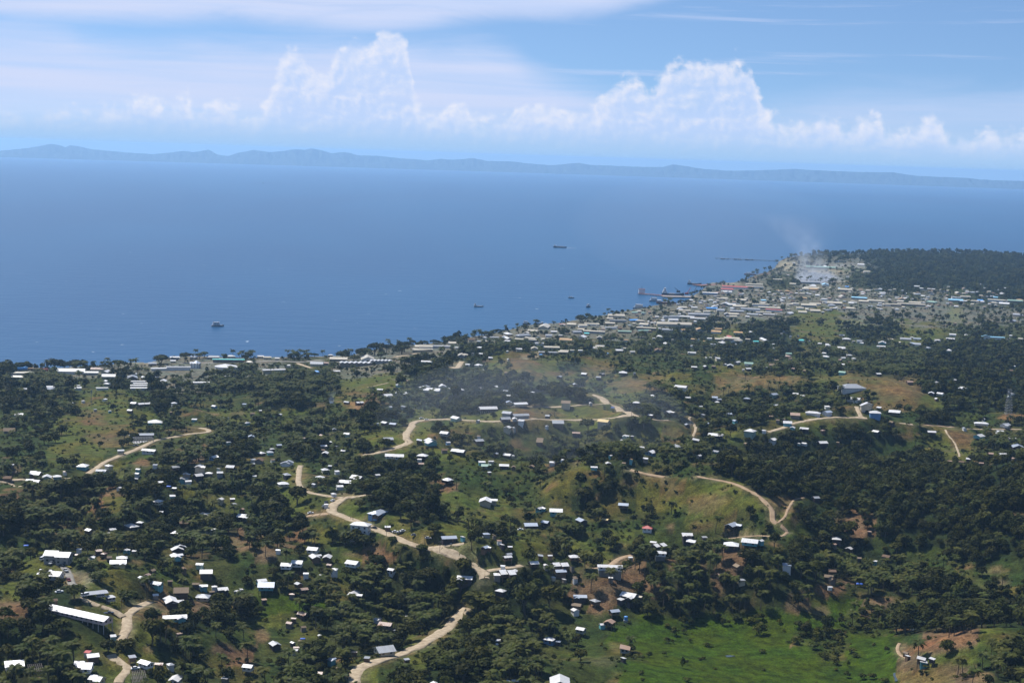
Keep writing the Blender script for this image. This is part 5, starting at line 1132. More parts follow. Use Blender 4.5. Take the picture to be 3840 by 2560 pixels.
for ln in CARS.split('\n'):
    a, lab = ln.split('|'); t, x, y, kd, c_, an = a.split()
    X, Y = tp(t, float(x), float(y)); P = place(X, Y)[0]
    vehicle(kd, c_, P[0], P[1], math.radians(float(an)) - math.atan2(P[0], P[1]), lab)
    OBST.append((X, Y, 8, 3, math.hypot(P[0], P[1]))); FOOT.append((P[0], P[1], 3.2))

# ------------------------------------------------------------------ ships and boats
m_hw = paint('white_hull', (.62, .63, .63), .4); m_hd = paint('dark_hull', (.05, .065, .09), .4); m_hr = paint('red_hull', (.22, .07, .05), .5); m_hg = paint('grey_hull', (.24, .27, .30), .4)
m_deck = paint('ship_deck', (.30, .25, .20)); m_steel = paint('dark_steel', (.07, .07, .075), .5); m_foam = paint('foam', (.75, .78, .8), .9)
HULL = {'w': m_hw, 'd': m_hd, 'r': m_hr, 'g': m_hg}
def hull_secs(L, B, D, flat=False):
    S_ = []
    for t in np.linspace(-.5, .5, 9):
        w = B / 2 * (1 - max(0, (t - .12) / .38) ** 2.2) * (1 if t > -.42 else .92); w = max(w, .12)
        sheer = D * (1 + (0 if flat else .55 * max(0, t) ** 2 * 4 + .15 * max(0, -t) ** 2 * 4))
        x = t * L
        S_.append([(x, -w, sheer), (x, -w * .86, D * .2), (x, -w * .55, -.9), (x, w * .55, -.9), (x, w * .86, D * .2), (x, w, sheer)])
    return S_
def ship(X, Y, wpx, hull, yaw, label, house='mid', decks=2, name='boat', cat='boat', land=False, h0=None, roofcol=None, flat=False, group=None, wake=False, masts=True):
    x, y, z, d = sea_at(X, Y)
    L = wpx * d / FPX / max(.35, abs(math.cos(math.radians(yaw)))); B = L * .24; D = L * .085 + .6
    o = empty(name, (x, y, z), math.radians(yaw) - math.atan2(x, y))
    hb = MB().loft(hull_secs(L, B, D, flat)); hb.build('hull', HULL[hull], o)
    MB().box(-L * .47, L * .30, -B * .42, B * .42, D * .93, D * 1.02).build('deck', m_deck, o)
    x0, x1 = {'mid': (-.38, .16), 'aft': (-.46, -.27), 'fwd': (.02, .26)}[house]
    zz = D
    for k in range(decks):
        q = .03 * k; hh = L * .07 + .9 if house == 'mid' else L * .05 + 1.2
        c = MB().box(L * (x0 + q), L * (x1 - q), -B * (.38 - .03 * k), B * (.38 - .03 * k), zz, zz + hh); c.build('cabin', m_hw, o)
        for sgn in (-1, 1):
            n_ = max(3, int((x1 - x0) * L / 2.4)); wmb = MB()
            for w_ in range(n_):
                xc = L * (x0 + q) + (w_ + .5) * L * (x1 - x0 - 2 * q) / n_; yy = sgn * B * (.38 - .03 * k)
                wmb.box(xc - .5, xc + .5, yy - .04, yy + .04, zz + hh * .45, zz + hh * .8)
            wmb.build('window', m_cglass, o)
        zz += hh
        MB().box(L * (x0 + q) - .5, L * (x1 - q) + .7, -B * (.42 - .03 * k), B * (.42 - .03 * k), zz, zz + .22).build('roof', roofcol or m_hw, o); zz += .22
    if masts:
        MB().bar((L * x1 * .6, 0, zz), (L * x1 * .6, 0, zz + L * .14), .12).bar((L * x1 * .6, -B * .2, zz + L * .1), (L * x1 * .6, B * .2, zz + L * .1), .06).build('mast', m_steel, o)
        MB().cyl(L * (x0 + .06), 0, zz - .1, zz + L * .05, .5, .45, 8).build('funnel', m_steel, o)
    tag(o, label, cat, group)
    if wake:
        V, F = [], []
        s_ = -1 if wake == 'stern' else 1
        for q in range(9):
            t = q / 8; xx = s_ * (L * .46 + t * L * .85); w = (B * .25) * (1 - t) ** .6 + .4 + (.5 * B * t if wake == 'stern' else 0) * .3
            V += [(xx, -w, .22), (xx, w, .22)]
        F = [(2 * q, 2 * q + 1, 2 * q + 3, 2 * q + 2) for q in range(8)]
        f = link('foam', mesh_from('foam', V, F), m_foam); f.location = o.location; f.rotation_euler = o.rotation_euler; f['kind'] = 'stuff'
    return o
G_B = 'boats anchored off the shore'
ship(816, 1224, 46, 'g', 8, 'two-deck passenger boat with long white awning anchored nearest the left shore', 'mid', 2, group=G_B)
ship(1795, 1151, 36, 'g', 6, 'grey trading boat with dark bow and white after cabin in mid bay', 'aft', 2, group=G_B)
ship(2142, 1118, 23, 'g', 3, 'small white-roofed ferry anchored before the port', 'mid', 1, group=G_B)
ship(2207, 1152, 14, 'd', 62, 'dark boat seen end on close to the town shore', 'mid', 2, group=G_B)
ship(2100, 929, 50, 'd', 1, 'long low dark barge under way with a white bow wave', 'aft', 1, 'barge', 'barge', flat=True, wake='bow')
ship(987, 687, 7, 'd', 178, 'tiny far boat leaving a white wake on the open sea', 'mid', 1, wake='stern', masts=False)
G_P = 'ships lying at the port'
X, Y = tp('ZB', 1555, 178); ship(X, Y, 84, 'd', 3, 'dark cargo ship with white bridge tower at the port', 'aft', 3, 'cargo_ship', 'ship', group=G_P)
X, Y = tp('ZB', 1310, 260); ship(X, Y, 44, 'g', 4, 'grey patrol boat moored off the red barge', 'mid', 2, 'patrol_boat', 'ship', group=G_P)
X, Y = tp('ZB', 1465, 292); ship(X, Y, 74, 'r', -2, 'long dark red barge in the port basin', 'aft', 1, 'barge', 'barge', flat=True, group=G_P, masts=False)
X, Y = tp('ZB', 1110, 365); ship(X, Y, 56, 'g', -6, 'white-decked ferry berthed at the edge of town', 'mid', 2, 'ferry', 'ship', group=G_P)
X, Y = tp('ZA', 1745, 318); ship(X, Y, 30, 'd', -4, 'rusty dark ship with pale bridge beached by the palms', 'mid', 2, 'ship', 'ship', group=G_P)
X, Y = tp('ZA', 1920, 312); ship(X, Y, 30, 'd', 178, 'low dark hull lying behind the rusty beached ship', 'aft', 1, 'ship', 'ship', group=G_P, masts=False)
X, Y = tp('ZE', 745, 386); ship(X, Y, 44, 'r', -6, 'dull red barge anchored off the curved beach', 'mid', 1, 'barge', 'barge', flat=True, group=G_P)
X, Y = tp('ZE', 130, 492); ship(X, Y, 52, 'd', -4, 'dark ship with white bridge at the end of the red wharf', 'aft', 2, 'cargo_ship', 'ship', group=G_P)
for q, (xx, ww, hc, lab) in enumerate([(440, 46, 'd', 'dark trawler nearest the tip of the far jetty'), (497, 50, 'w', 'white trawler behind the tip trawler at the far jetty'), (582, 40, 'd', 'dark trawler at the middle of the far jetty'), (627, 56, 'w', 'white-decked trawler at the middle of the far jetty'), (712, 52, 'd', 'dark trawler towards the land at the far jetty'), (768, 44, 'g', 'grey trawler closest to land at the far jetty')]):
    X, Y = tp('ZE', xx, 212 + (xx - 440) * .035); ship(X, Y, ww / 2.94, hc, 3, lab, 'mid', 1, 'trawler', 'boat', group='trawlers moored along the far jetty')
# jetties and wharves: deck on piles
m_conc = paint('wharf_concrete', (.26, .22, .19)); m_rust = paint('rust_red_wharf', (.20, .09, .075))
def jetty(pts, width, label, mat=m_conc, hgt_=2.6, name='jetty', cat='jetty'):
    P = [sea_at(*p) for p in pts]
    o = empty(name, P[0][:3]); bx, by, bz, _ = P[0]
    d_, pl = MB(), MB()
    for a, b in zip(P[:-1], P[1:]):
        L = math.hypot(b[0] - a[0], b[1] - a[1]); yw = math.atan2(b[1] - a[1], b[0] - a[0])
        M = Matrix.Translation((a[0] - bx, a[1] - by, 0)) @ Matrix.Rotation(yw, 4, 'Z')
        d_.box(-1, L + 1, -width / 2, width / 2, hgt_ - .8, hgt_, M)
        for q in range(max(2, int(L / 14))):
            for s_ in (-.4, .4):
                c = M @ Vector((q * 14.0 + 3, s_ * width, 0)); pl.bar((c.x, c.y, -4), (c.x, c.y, hgt_ - .5), .55, 6)
    d_.build('deck', mat, o); pl.build('pile', m_steel, o)
    tag(o, label, cat)
E = lambda x, y: tp('ZE', x, y)
B_ = lambda x, y: tp('ZB', x, y)
jetty([E(360, 207), E(700, 222), E(1050, 238)], 9, 'long thin far jetty reaching out past the moored trawlers', m_steel)
jetty([B_(1085, 160), B_(1250, 172), B_(1420, 188)], 12, 'concrete pier with a small pale tower on its tip', m_rust)
jetty([B_(1410, 196), B_(1700, 203), B_(2000, 208)], 34, 'broad tan wharf behind the dark cargo ship', m_conc, 2.4, 'wharf', 'wharf')
jetty([E(150, 506), E(420, 500), E(700, 496)], 30, 'rust red wharf below the red port sheds', m_rust, 2.4, 'wharf', 'wharf')
x_, y_, z_, d_ = sea_at(*B_(1125, 158))
o = empty('light_tower', (x_, y_, z_ + 2.6)); MB().box(-7, 7, -4, 4, 0, 9).build('wall', WALL['w'], o); MB().box(-7.6, 7.6, -4.6, 4.6, 9, 9.6).build('roof', m_rust, o); MB().bar((0, 0, 9.5), (0, 0, 16), .3).build('mast', m_steel, o)
tag(o, 'small pale tower on the tip of the port pier', 'tower')
m_crane = paint('red_crane', (.35, .06, .04))
for (xx, yy, tx, ty, mat, lab) in [(1630, 150, 1575, 85, m_steel, 'dark crane boom leaning over the cargo ship'), (1745, 180, 1800, 75, m_crane, 'red crane with raised boom on the tan wharf'), (1840, 160, 1885, 60, m_steel, 'dark crane with tall boom beside the red crane')]:
    a = sea_at(*B_(xx, yy)); s_ = a[3] / FPX / 3.675
    o = empty('crane', (a[0], a[1], a[2] + 2.6))
    tip = ((tx - xx) * s_, 0, (yy - ty) * s_)
    MB().box(-4, 4, -2.5, 2.5, .8, 4.5).build('cab', mat, o); MB().box(-4.5, 4.5, -3, -1.6, 0, 1.2).box(-4.5, 4.5, 1.6, 3, 0, 1.2).build('track', m_steel, o)
    bm_ = MB(); off = [(0, -.7, 0), (0, .7, 0), (1.2, 0, .6)]
    for f in off: bm_.bar((f[0], f[1], 3 + f[2]), tip, .35)
    for q in range(8):
        t = q / 8; p = Vector(tip) * t + Vector((0, 0, 3 * (1 - t)))
        bm_.bar(p + Vector((0, -.7 * (1 - t), 0)), p + Vector((1.2 * (1 - t), .7 * (1 - t), 1.0)), .2)
    bm_.build('boom', mat, o); tag(o, lab, 'crane', 'cranes at the port')

# ------------------------------------------------------------------ towers, poles, frames and other single structures
m_galv = paint('galvanised_steel', (.22, .23, .24), .5, .3)
def at_px(t, x, y): X, Y = tp(t, x, y); P = place(X, Y)[0]; return P, math.hypot(P[0], P[1]) / FPX / TILE[t][2]
P, s_ = at_px('D0', 2206, 680)
Hh = 235 * s_
o = empty('lattice_tower', tuple(P), .3)
w0, w1 = 3.2, 1.5
for sx_, sy__ in ((-1, -1), (1, -1), (1, 1), (-1, 1)): MB().bar((sx_ * w0, sy__ * w0, -.5), (sx_ * w1, sy__ * w1, Hh), .13).build('leg', m_galv, o)
for k in range(10):
    z0, z1 = Hh * k / 10, Hh * (k + 1) / 10; a, b = w0 + (w1 - w0) * k / 10, w0 + (w1 - w0) * (k + 1) / 10; br = MB()
    for q in range(4):
        u, v = [((-1, -1), (1, -1)), ((1, -1), (1, 1)), ((1, 1), (-1, 1)), ((-1, 1), (-1, -1))][q]
        br.bar((u[0] * a, u[1] * a, z0), (v[0] * b, v[1] * b, z1), .07).bar((v[0] * a, v[1] * a, z0), (u[0] * b, u[1] * b, z1), .07).bar((u[0] * b, u[1] * b, z1), (v[0] * b, v[1] * b, z1), .07)
    br.build('brace', m_galv, o)
for q in range(3):
    dsh = MB().cyl(0, 0, -.3, .3, 1.1, .9, 12); d2 = dsh.build('dish', WALL['w'], o); d2.location = (w1 * (1.4 if q % 2 else -1.4), -1.6, Hh * (.72 + .09 * q)); d2.rotation_euler = (PI / 2, 0, .4 * q)
tag(o, 'grey steel lattice tower before the white-roofed building at far right', 'tower')
P, s_ = at_px('A0', 840, 612); Hh = 172 * s_
o = empty('radio_mast', tuple(P)); MB().bar((0, 0, -.5), (0, 0, Hh), .16, 6).build('pole', m_galv, o)
gw = MB()
for q in range(3):
    for f in (.55, .95): gw.bar((7 * math.cos(q * 2.1), 7 * math.sin(q * 2.1), -.5), (0, 0, Hh * f), .04)
gw.build('stay', m_galv, o); MB().box(-.7, .7, -.1, .1, Hh * .8, Hh * .95).build('aerial', m_galv, o)
tag(o, 'thin radio mast on the big grassy hill', 'mast')
for t, x, y, hz_, lab in [('B1', 1198, 222, 112, 'timber power pole at the near road edge below the kiosk'), ('B1', 1549, 312, 70, 'timber power pole beside the road before the fork clearing'), ('B1', 1688, 372, 60, 'short power pole at the road fork'), ('B0', 857, 1378, 105, 'tall power pole behind the white house above the junction'), ('A0', 778, 1140, 75, 'power pole beside the teal-walled house on the ridge'), ('C0', 1097, 690, 50, 'power pole at the ridge road fork'), ('B0', 1880, 740, 70, 'power pole on the level ridge road'), ('A1', 1115, 930, 70, 'power pole at the junction of the lower left lanes')]:
    P, s_ = at_px(t, x, y); Hh = max(7.5, hz_ * s_)
    o = empty('power_pole', tuple(P), random.uniform(-.4, .4)); MB().bar((0, 0, -.6), (0, 0, Hh), .14, 6).build('pole', m_post, o)
    MB().box(-1.1, 1.1, -.06, .06, Hh - .75, Hh - .6).build('crossarm', m_post, o)
    im = MB()
    for q in (-.95, -.4, .4, .95): im.cyl(q, 0, Hh - .6, Hh - .35, .06, .05, 6)
    im.build('insulator', WALL['w'], o); tag(o, lab, 'power pole', 'power poles along the dirt roads')
# unfinished concrete frame
P, s_ = at_px('A0', 1315, 925); Ln = 170 * s_; yw = -math.atan2(P[0], P[1]) + .12
o = empty('unfinished_building', tuple(P), yw)
MB().box(-Ln / 2 - .5, Ln / 2 + .5, -5.5, 5.5, -1.5, .25).build('slab', m_cpost, o)
for q in range(8):
    for r in range(3): part('column', CPOST, o, (-Ln / 2 + Ln * q / 7, -5 + 5 * r, .2), (.4, .4, 3.3))
for r in range(3): MB().box(-Ln / 2 - .3, Ln / 2 + .3, -5 + 5 * r - .22, -5 + 5 * r + .22, 3.5, 3.95).build('beam', m_cpost, o)
tag(o, 'unfinished concrete column frame beside the straight sloping road', 'building'); FOOT.append((P[0], P[1], 9)); X, Y = tp('A0', 1315, 895); OBST.append((X, Y, 38, 8, math.hypot(P[0], P[1])))
X, Y = tp('A0', 1300, 850); building(X, Y, 222 / 2.45, 'g', 'S', 'k', ang=0, ratio=.28, kind='house', windows=False, label='long grey flat-roofed shed behind the unfinished concrete frame')
# carport
X, Y = tp('A1', 880, 730); P = place(X, Y, 3.0)[0]; s_ = math.hypot(P[0], P[1]) / FPX / 2.45; Ln = 205 * s_; yw = -math.atan2(P[0], P[1]) + .25
o = empty('carport', tuple(P), yw); rv, rf = [], []
gable(rv, rf, -Ln / 2, Ln / 2, -3.4, 3.4, 2.7, 3.3); link('roof', mesh_from('roof', rv, rf), ROOF['g'], o)
for q in range(5):
    for sgn in (-1, 1): part('post', POST, o, (-Ln / 2 + .4 + (Ln - .8) * q / 4, sgn * 3.1, -.6), (.2, .2, 3.3))
tag(o, 'long open grey carport with a minibus in front', 'carport'); FOOT.append((P[0], P[1], 9)); OBST.append((X, Y, 44, 6, math.hypot(P[0], P[1])))
X, Y = tp('B1', 1210, 120); building(X, Y, 56 / 2.45, 'w', 'S', 'b', ang=0, kind='shed', windows=False, label='small white-topped roadside kiosk opposite the three-storey house')
# bare timber roof frames
for (x, y, w, lab) in ((1278, 1492, 112, 'bare timber roof frame beside the white car'), (1262, 1548, 90, 'second bare timber frame below the first at the bottom edge'), (325, 1432, 120, 'rusty timber frame among palms at the lower left')):
    X, Y = tp('A1', x, y); P = place(X, Y, 2.5)[0]; s_ = math.hypot(P[0], P[1]) / FPX / 2.45; Ln = w * s_
    o = empty('roof_frame', tuple(P), -math.atan2(P[0], P[1]) + .1)
    for q in range(8):
        b = MB(); xx = -Ln / 2 + Ln * q / 7
        b.bar((xx, -4, 2.2), (xx, 4, 3.4), .1); b.build('rafter', WALL['s'], o)
    for yy in (-3.5, -1.2, 1.2, 3.5): MB().bar((-Ln / 2 - .3, yy, 2.25 + (yy + 4) * .15 + .12), (Ln / 2 + .3, yy, 2.25 + (yy + 4) * .15 + .12), .08).build('batten', WALL['s'], o)
    for q in (-1, 0, 1):
        for yy in (-3.8, 3.8): part('post', POST, o, (q * Ln * .48, yy, -.8), (.16, .16, 3.0 if yy < 0 else 4.2))
    tag(o, lab, 'timber frame'); FOOT.append((P[0], P[1], 5)); OBST.append((X, Y, w / 4.9, 5, math.hypot(P[0], P[1])))
# tarpaulins on poles
m_tarp = paint('blue_tarpaulin', (.06, .14, .50), .5, .3, .1)
for t, x, y, w, lab in (('A1', 240, 302, 42, 'small bright blue tarpaulin at the upper left of the compound'), ('B1', 430, 1158, 46, 'blue tarpaulin among the trees left of the lowest road'), ('D1', 840, 652, 62, 'dark blue tarpaulin beside the orange-leaved tree'), ('A0', 1552, 1328, 40, 'blue tarpaulin roof in the valley of palms'), ('C0', 925, 605, 34, 'blue awning on posts inside the ridge road fork')):
    X, Y = tp(t, x, y); P = place(X, Y, 2.2)[0]; s_ = math.hypot(P[0], P[1]) / FPX / TILE[t][2]; Ln = w * s_
    o = empty('tarpaulin_shelter', tuple(P), -math.atan2(P[0], P[1]) + random.uniform(-.3, .3))
    V, F = [], []
    for i in range(7):
        for j in range(5):
            u, v = i / 6 - .5, j / 4 - .5; V.append((u * Ln, v * Ln * .7, 2.6 - 1.3 * abs(v) + .18 * math.cos(u * 9) * abs(v)))
    for dz_ in (0,): F = [(i * 5 + j, (i + 1) * 5 + j, (i + 1) * 5 + j + 1, i * 5 + j + 1) for i in range(6) for j in range(4)]
    sh = link('sheet', mesh_from('sheet', V, F, True), m_tarp, o); md = sh.modifiers.new('thick', 'SOLIDIFY'); md.thickness = .04
    for u in (-1, 1):
        for v in (-1, 1): part('post', POST, o, (u * Ln * .48, v * Ln * .33, -.6), (.12, .12, 2.55))
    tag(o, lab, 'tarpaulin'); FOOT.append((P[0], P[1], Ln * .5)); OBST.append((X, Y, w * .2, 4, math.hypot(P[0], P[1])))
# poles of the play area
for q, (x, y, h_) in enumerate([(98, 412, 36), (140, 425, 40), (178, 400, 42), (205, 425, 45), (240, 402, 46), (282, 420, 48), (312, 400, 40)]):
    P, s_ = at_px('A1', x, y); o = MB().bar((0, 0, -.4), (0, 0, h_ * s_), .16, 6).build('timber_pole', m_post); o.location = P
    tag(o, f'{ORD[q]} from left of the bare timber poles beside the large concrete building', 'pole', 'timber poles on the compound grass')
# water tank, silo, hall and containers
P, s_ = at_px('C1', 1045, 1000); o = empty('water_tank', tuple(P)); MB().cyl(0, 0, .9, 3.0, 1.2, 1.2, 14).build('tank', ROOF['l'], o); MB().box(-1.3, 1.3, -1.3, 1.3, -.5, .9).build('stand', m_cpost, o); MB().cyl(0, 0, 3.0, 3.35, 1.2, .3, 14).build('lid', ROOF['l'], o)
tag(o, 'small blue water tank beside a rusty hut above the field', 'water tank')
P, s_ = at_px('A0', 1805, 245); r_ = 38 * s_; o = empty('silo', tuple(P)); MB().cyl(0, 0, -.5, r_ * 1.3, r_, r_, 24).build('drum', ROOF['g'], o); MB().cyl(0, 0, r_ * 1.3, r_ * 1.85, r_ * 1.04, .3, 24).build('roof', ROOF['u'], o)
for q in range(3): MB().cyl(0, 0, r_ * (.2 + .4 * q), r_ * (.2 + .4 * q) + .25, r_ * 1.02, r_ * 1.02, 24).build('band', m_galv, o)
tag(o, 'round grey silo with a conical cap near the shore', 'silo'); FOOT.append((P[0], P[1], r_ + 2)); X, Y = tp('A0', 1805, 215); OBST.append((X, Y, 16, 10, math.hypot(P[0], P[1])))
X, Y = tp('A0', 1788, 188); building(X, Y, 88 / 2.45, 'w', 'S', 'w', storeys=3, ang=0, ratio=.7, kind='town_building', windows=True, label='white three-storey block behind the round silo')
X, Y = tp('A0', 2085, 222); P = place(X, Y, 6)[0]; s_ = math.hypot(P[0], P[1]) / FPX / 2.45; Rr = 112 * s_
o = empty('hall', tuple(P), -math.atan2(P[0], P[1]))
n_ = 22; arc = [(Rr * math.cos(t), Rr * .62 * math.sin(t)) for t in np.linspace(0, 2 * PI, n_, endpoint=False)]
MB().loft([[(x * .96, y * .96, -1) for x, y in arc], [(x * .96, y * .96, 5.2 + .06 * y) for x, y in arc]]).build('wall', WALL['w'], o)
for q in range(n_):            # fan of roof panels
    (xa, ya), (xb, yb) = arc[q], arc[(q + 1) % n_]; ap = (-Rr * .15, Rr * .2, 5.4 + Rr * .16); pm = MB()
    pm.V = [(xa, ya, 5.3 + .06 * ya), (xb, yb, 5.3 + .06 * yb), ap, (xa, ya, 5.1 + .06 * ya), (xb, yb, 5.1 + .06 * yb), (ap[0], ap[1], ap[2] - .2)]
    pm.F = [(0, 1, 2), (5, 4, 3), (0, 3, 4, 1), (1, 4, 5, 2), (2, 5, 3, 0)]; pm.build('panel', ROOF['w'], o)
tag(o, 'wide white hall with a round fan roof near the shore', 'hall'); FOOT.append((P[0], P[1], Rr + 3)); OBST.append((X, Y, 46, 12, math.hypot(P[0], P[1])))
for x, y, w, c_, lab in ((205, 252, 92, 'l', 'long blue container shed on the shore at the left'), (280, 256, 48, 'o', 'orange container beside the long blue one'), (345, 260, 110, 'b', 'brown container row under the shoreline rain trees'), (420, 262, 40, 'd', 'red container under the shoreline rain trees')):
    X, Y = tp('A0', x, y); P = place(X, Y, 1.5)[0]; s_ = math.hypot(P[0], P[1]) / FPX / 2.45; Ln = w * s_
    o = empty('shipping_container', tuple(P), -math.atan2(P[0], P[1])); MB().box(-Ln / 2, Ln / 2, -1.4, 1.4, -.4, 3.4).build('body', ROOF[c_], o)
    rb = MB()
    for q in range(int(Ln / 1.5)): rb.box(-Ln / 2 + .4 + q * 1.5, -Ln / 2 + .9 + q * 1.5, -1.47, 1.47, -.3, 3.3)
    rb.build('rib', ROOF[c_], o); MB().box(-Ln / 2 - .05, -Ln / 2 + .02, -1.25, 1.25, -.2, 3.2).build('door', m_steel, o); tag(o, lab, 'container'); OBST.append((X, Y, w / 4.9, 4, math.hypot(P[0], P[1]))); FOOT.append((P[0], P[1], Ln / 2 + 1))
# yellow hedge on the drive
P, s_ = at_px('A1', 598, 492); o = bpy.data.objects.new('hedge', crown_mesh('hedge', 900, 260, 9, .3, .5, None, .7)); COL.objects.link(o)
m_yel = leaf_mat('yellow_leaves', (.22, .19, .02), (.38, .31, .03)); o.data.materials.clear(); o.data.materials.append(m_yel)
o.location = (P[0], P[1], P[2] + .5); o.scale = (1.2, 7.5, 1.1); o.rotation_euler = (0, 0, .9); tag(o, 'bright yellow hedge along the grey drive', 'hedge')
for t, x, y, r_, lab in (('A1', 1460, 1455, 2.4, 'bright yellow bush beside the steep white gabled house'), ('B1', 845, 1395, 2.6, 'yellow-green bush at the start of the lowest road'), ('B1', 1230, 1270, 2.8, 'yellow hedge before the grey gabled house on the lowest road'), ('A1', 1040, 862, 1.8, 'yellow bush on the lane below the carport')):
    P, s_ = at_px(t, x, y); o = bpy.data.objects.new('shrub', bpy.data.meshes.get('hedge')); COL.objects.link(o); o.location = (P[0], P[1], P[2] + r_ * .5); o.scale = (r_ * 1.3, r_, r_ * 1.3); tag(o, lab, 'shrub')

# ------------------------------------------------------------------ people on the roads
m_skin = paint('brown_skin', (.13, .07, .045)); m_hair = paint('black_hair', (.01, .01, .01))
def person(x, y, yaw, shirt, trousers, label):
    z = drop_to(x, y) + .2
    o = empty('person', (x, y, z), yaw)
    vs = [((0, 0, .95), .15), ((0, 0, 1.18), .14), ((0, 0, 1.40), .17), ((0, 0, 1.52), .07), ((0, .01, 1.60), .085), ((0, .01, 1.72), .10),
          ((.09, 0, .9), .10), ((.10, .10, .5), .075), ((.10, .02, .08), .05), ((.10, .14, .03), .045), ((-.09, 0, .9), .10), ((-.10, -.06, .5), .075), ((-.10, -.16, .10), .05), ((-.10, -.05, .03), .045),
          ((.20, 0, 1.42), .06), ((.25, -.06, 1.14), .045), ((.25, .06, .90), .035), ((.26, .10, .80), .04), ((-.20, 0, 1.42), .06), ((-.25, .06, 1.14), .045), ((-.25, .16, .92), .035), ((-.26, .20, .82), .04)]
    ed = [(0, 1), (1, 2), (2, 3), (3, 4), (4, 5), (0, 6), (6, 7), (7, 8), (8, 9), (0, 10), (10, 11), (11, 12), (12, 13), (2, 14), (14, 15), (15, 16), (16, 17), (2, 18), (18, 19), (19, 20), (20, 21)]
    def skinned(name, idx, mat, grow=0.0, sub=1):
        me = bpy.data.meshes.new(name); keep_ = list(idx); mp = {a: i for i, a in enumerate(keep_)}
        me.from_pydata([vs[i][0] for i in keep_], [(mp[a], mp[b]) for a, b in ed if a in mp and b in mp], [])
        ob = link(name, me, mat, o); ob.modifiers.new('skin', 'SKIN')
        me.skin_vertices[0].data[0].use_root = True
        for i, a in enumerate(keep_): me.skin_vertices[0].data[i].radius = (vs[a][1] + grow,) * 2
        ob.modifiers.new('smooth', 'SUBSURF').levels = sub; ob.modifiers['smooth'].render_levels = sub
    skinned('body', range(len(vs)), m_skin)
    skinned('shirt', [0, 1, 2, 14, 18], paint('shirt', shirt), .02); skinned('trousers', [0, 6, 7, 10, 11], paint('trousers', trousers), .018)
    h = MB().loft([[(.11 * math.cos(t) * k, .01 + .11 * math.sin(t) * k, zq) for t in np.linspace(0, 2 * PI, 8, endpoint=False)] for zq, k in ((1.70, 1.02), (1.77, 1.0), (1.83, .6))]); h.build('hair', m_hair, o)
    tag(o, label, 'person', 'people walking on the dirt roads')
for t, x, y, yw, sh, tr, lab in (('B1', 2100, 616, .4, (.03, .03, .04), (.05, .05, .07), 'person in dark clothes walking at the sharp road bend'), ('B0', 1388, 930, 1.2, (.45, .08, .06), (.06, .06, .08), 'person in a red shirt walking in the S-bend'), ('C0', 1003, 622, 2.0, (.04, .05, .10), (.05, .05, .05), 'person in dark blue walking on the wide road by the fork'), ('B1', 868, 60, -.6, (.5, .5, .5), (.04, .04, .06), 'person in a pale shirt on the road above the white house'), ('B1', 890, 78, -.5, (.05, .05, .05), (.08, .07, .06), 'person in a dark shirt just behind the pale-shirted walker')):
    P, s_ = at_px(t, x, y); person(P[0], P[1], yw, sh, tr, lab)

# ------------------------------------------------------------------ still water inland
m_pond, n, b = material('pond_water'); b.inputs['Base Color'].default_value = rgb(.05, .06, .05); b.inputs['Roughness'].default_value = .08; b.inputs['Specular IOR Level'].default_value = .5
def pool(t, x, y, hw, hh, name, lift=.25):
    X, Y = tp(t, x, y); s = TILE[t][2]
    ang = np.linspace(0, 2 * PI, 28, endpoint=False); jig = 1 + .28 * np.array([math.sin(3 * a + x) * .6 + math.sin(5 * a + y) * .4 for a in ang])
    P = place(X + hw / s * np.cos(ang) * jig, Y + hh / s * np.sin(ang) * jig)
    z = float(np.median(P[:, 2])) + lift
    V = [(p[0], p[1], z) for p in P] + [(p[0], p[1], z - 1.5) for p in P]; k = len(P)
    o = link(name, mesh_from(name, V, [tuple(range(k))] + [(q, (q + 1) % k, k + (q + 1) % k, k + q) for q in range(k)]), m_pond); o['kind'] = 'structure'
pool('D1', 1178, 1512, 26, 42, 'pond'); pool('D1', 1330, 1076, 24, 6, 'pond')
pool('ZF', 1850, 262, 190, 12, 'lagoon', .9); pool('ZF', 2270, 297, 80, 5, 'lagoon', .9); pool('ZE', 1740, 242, 70, 8, 'lagoon', .9); pool('C1', 2000, 1322, 40, 6, 'pond')

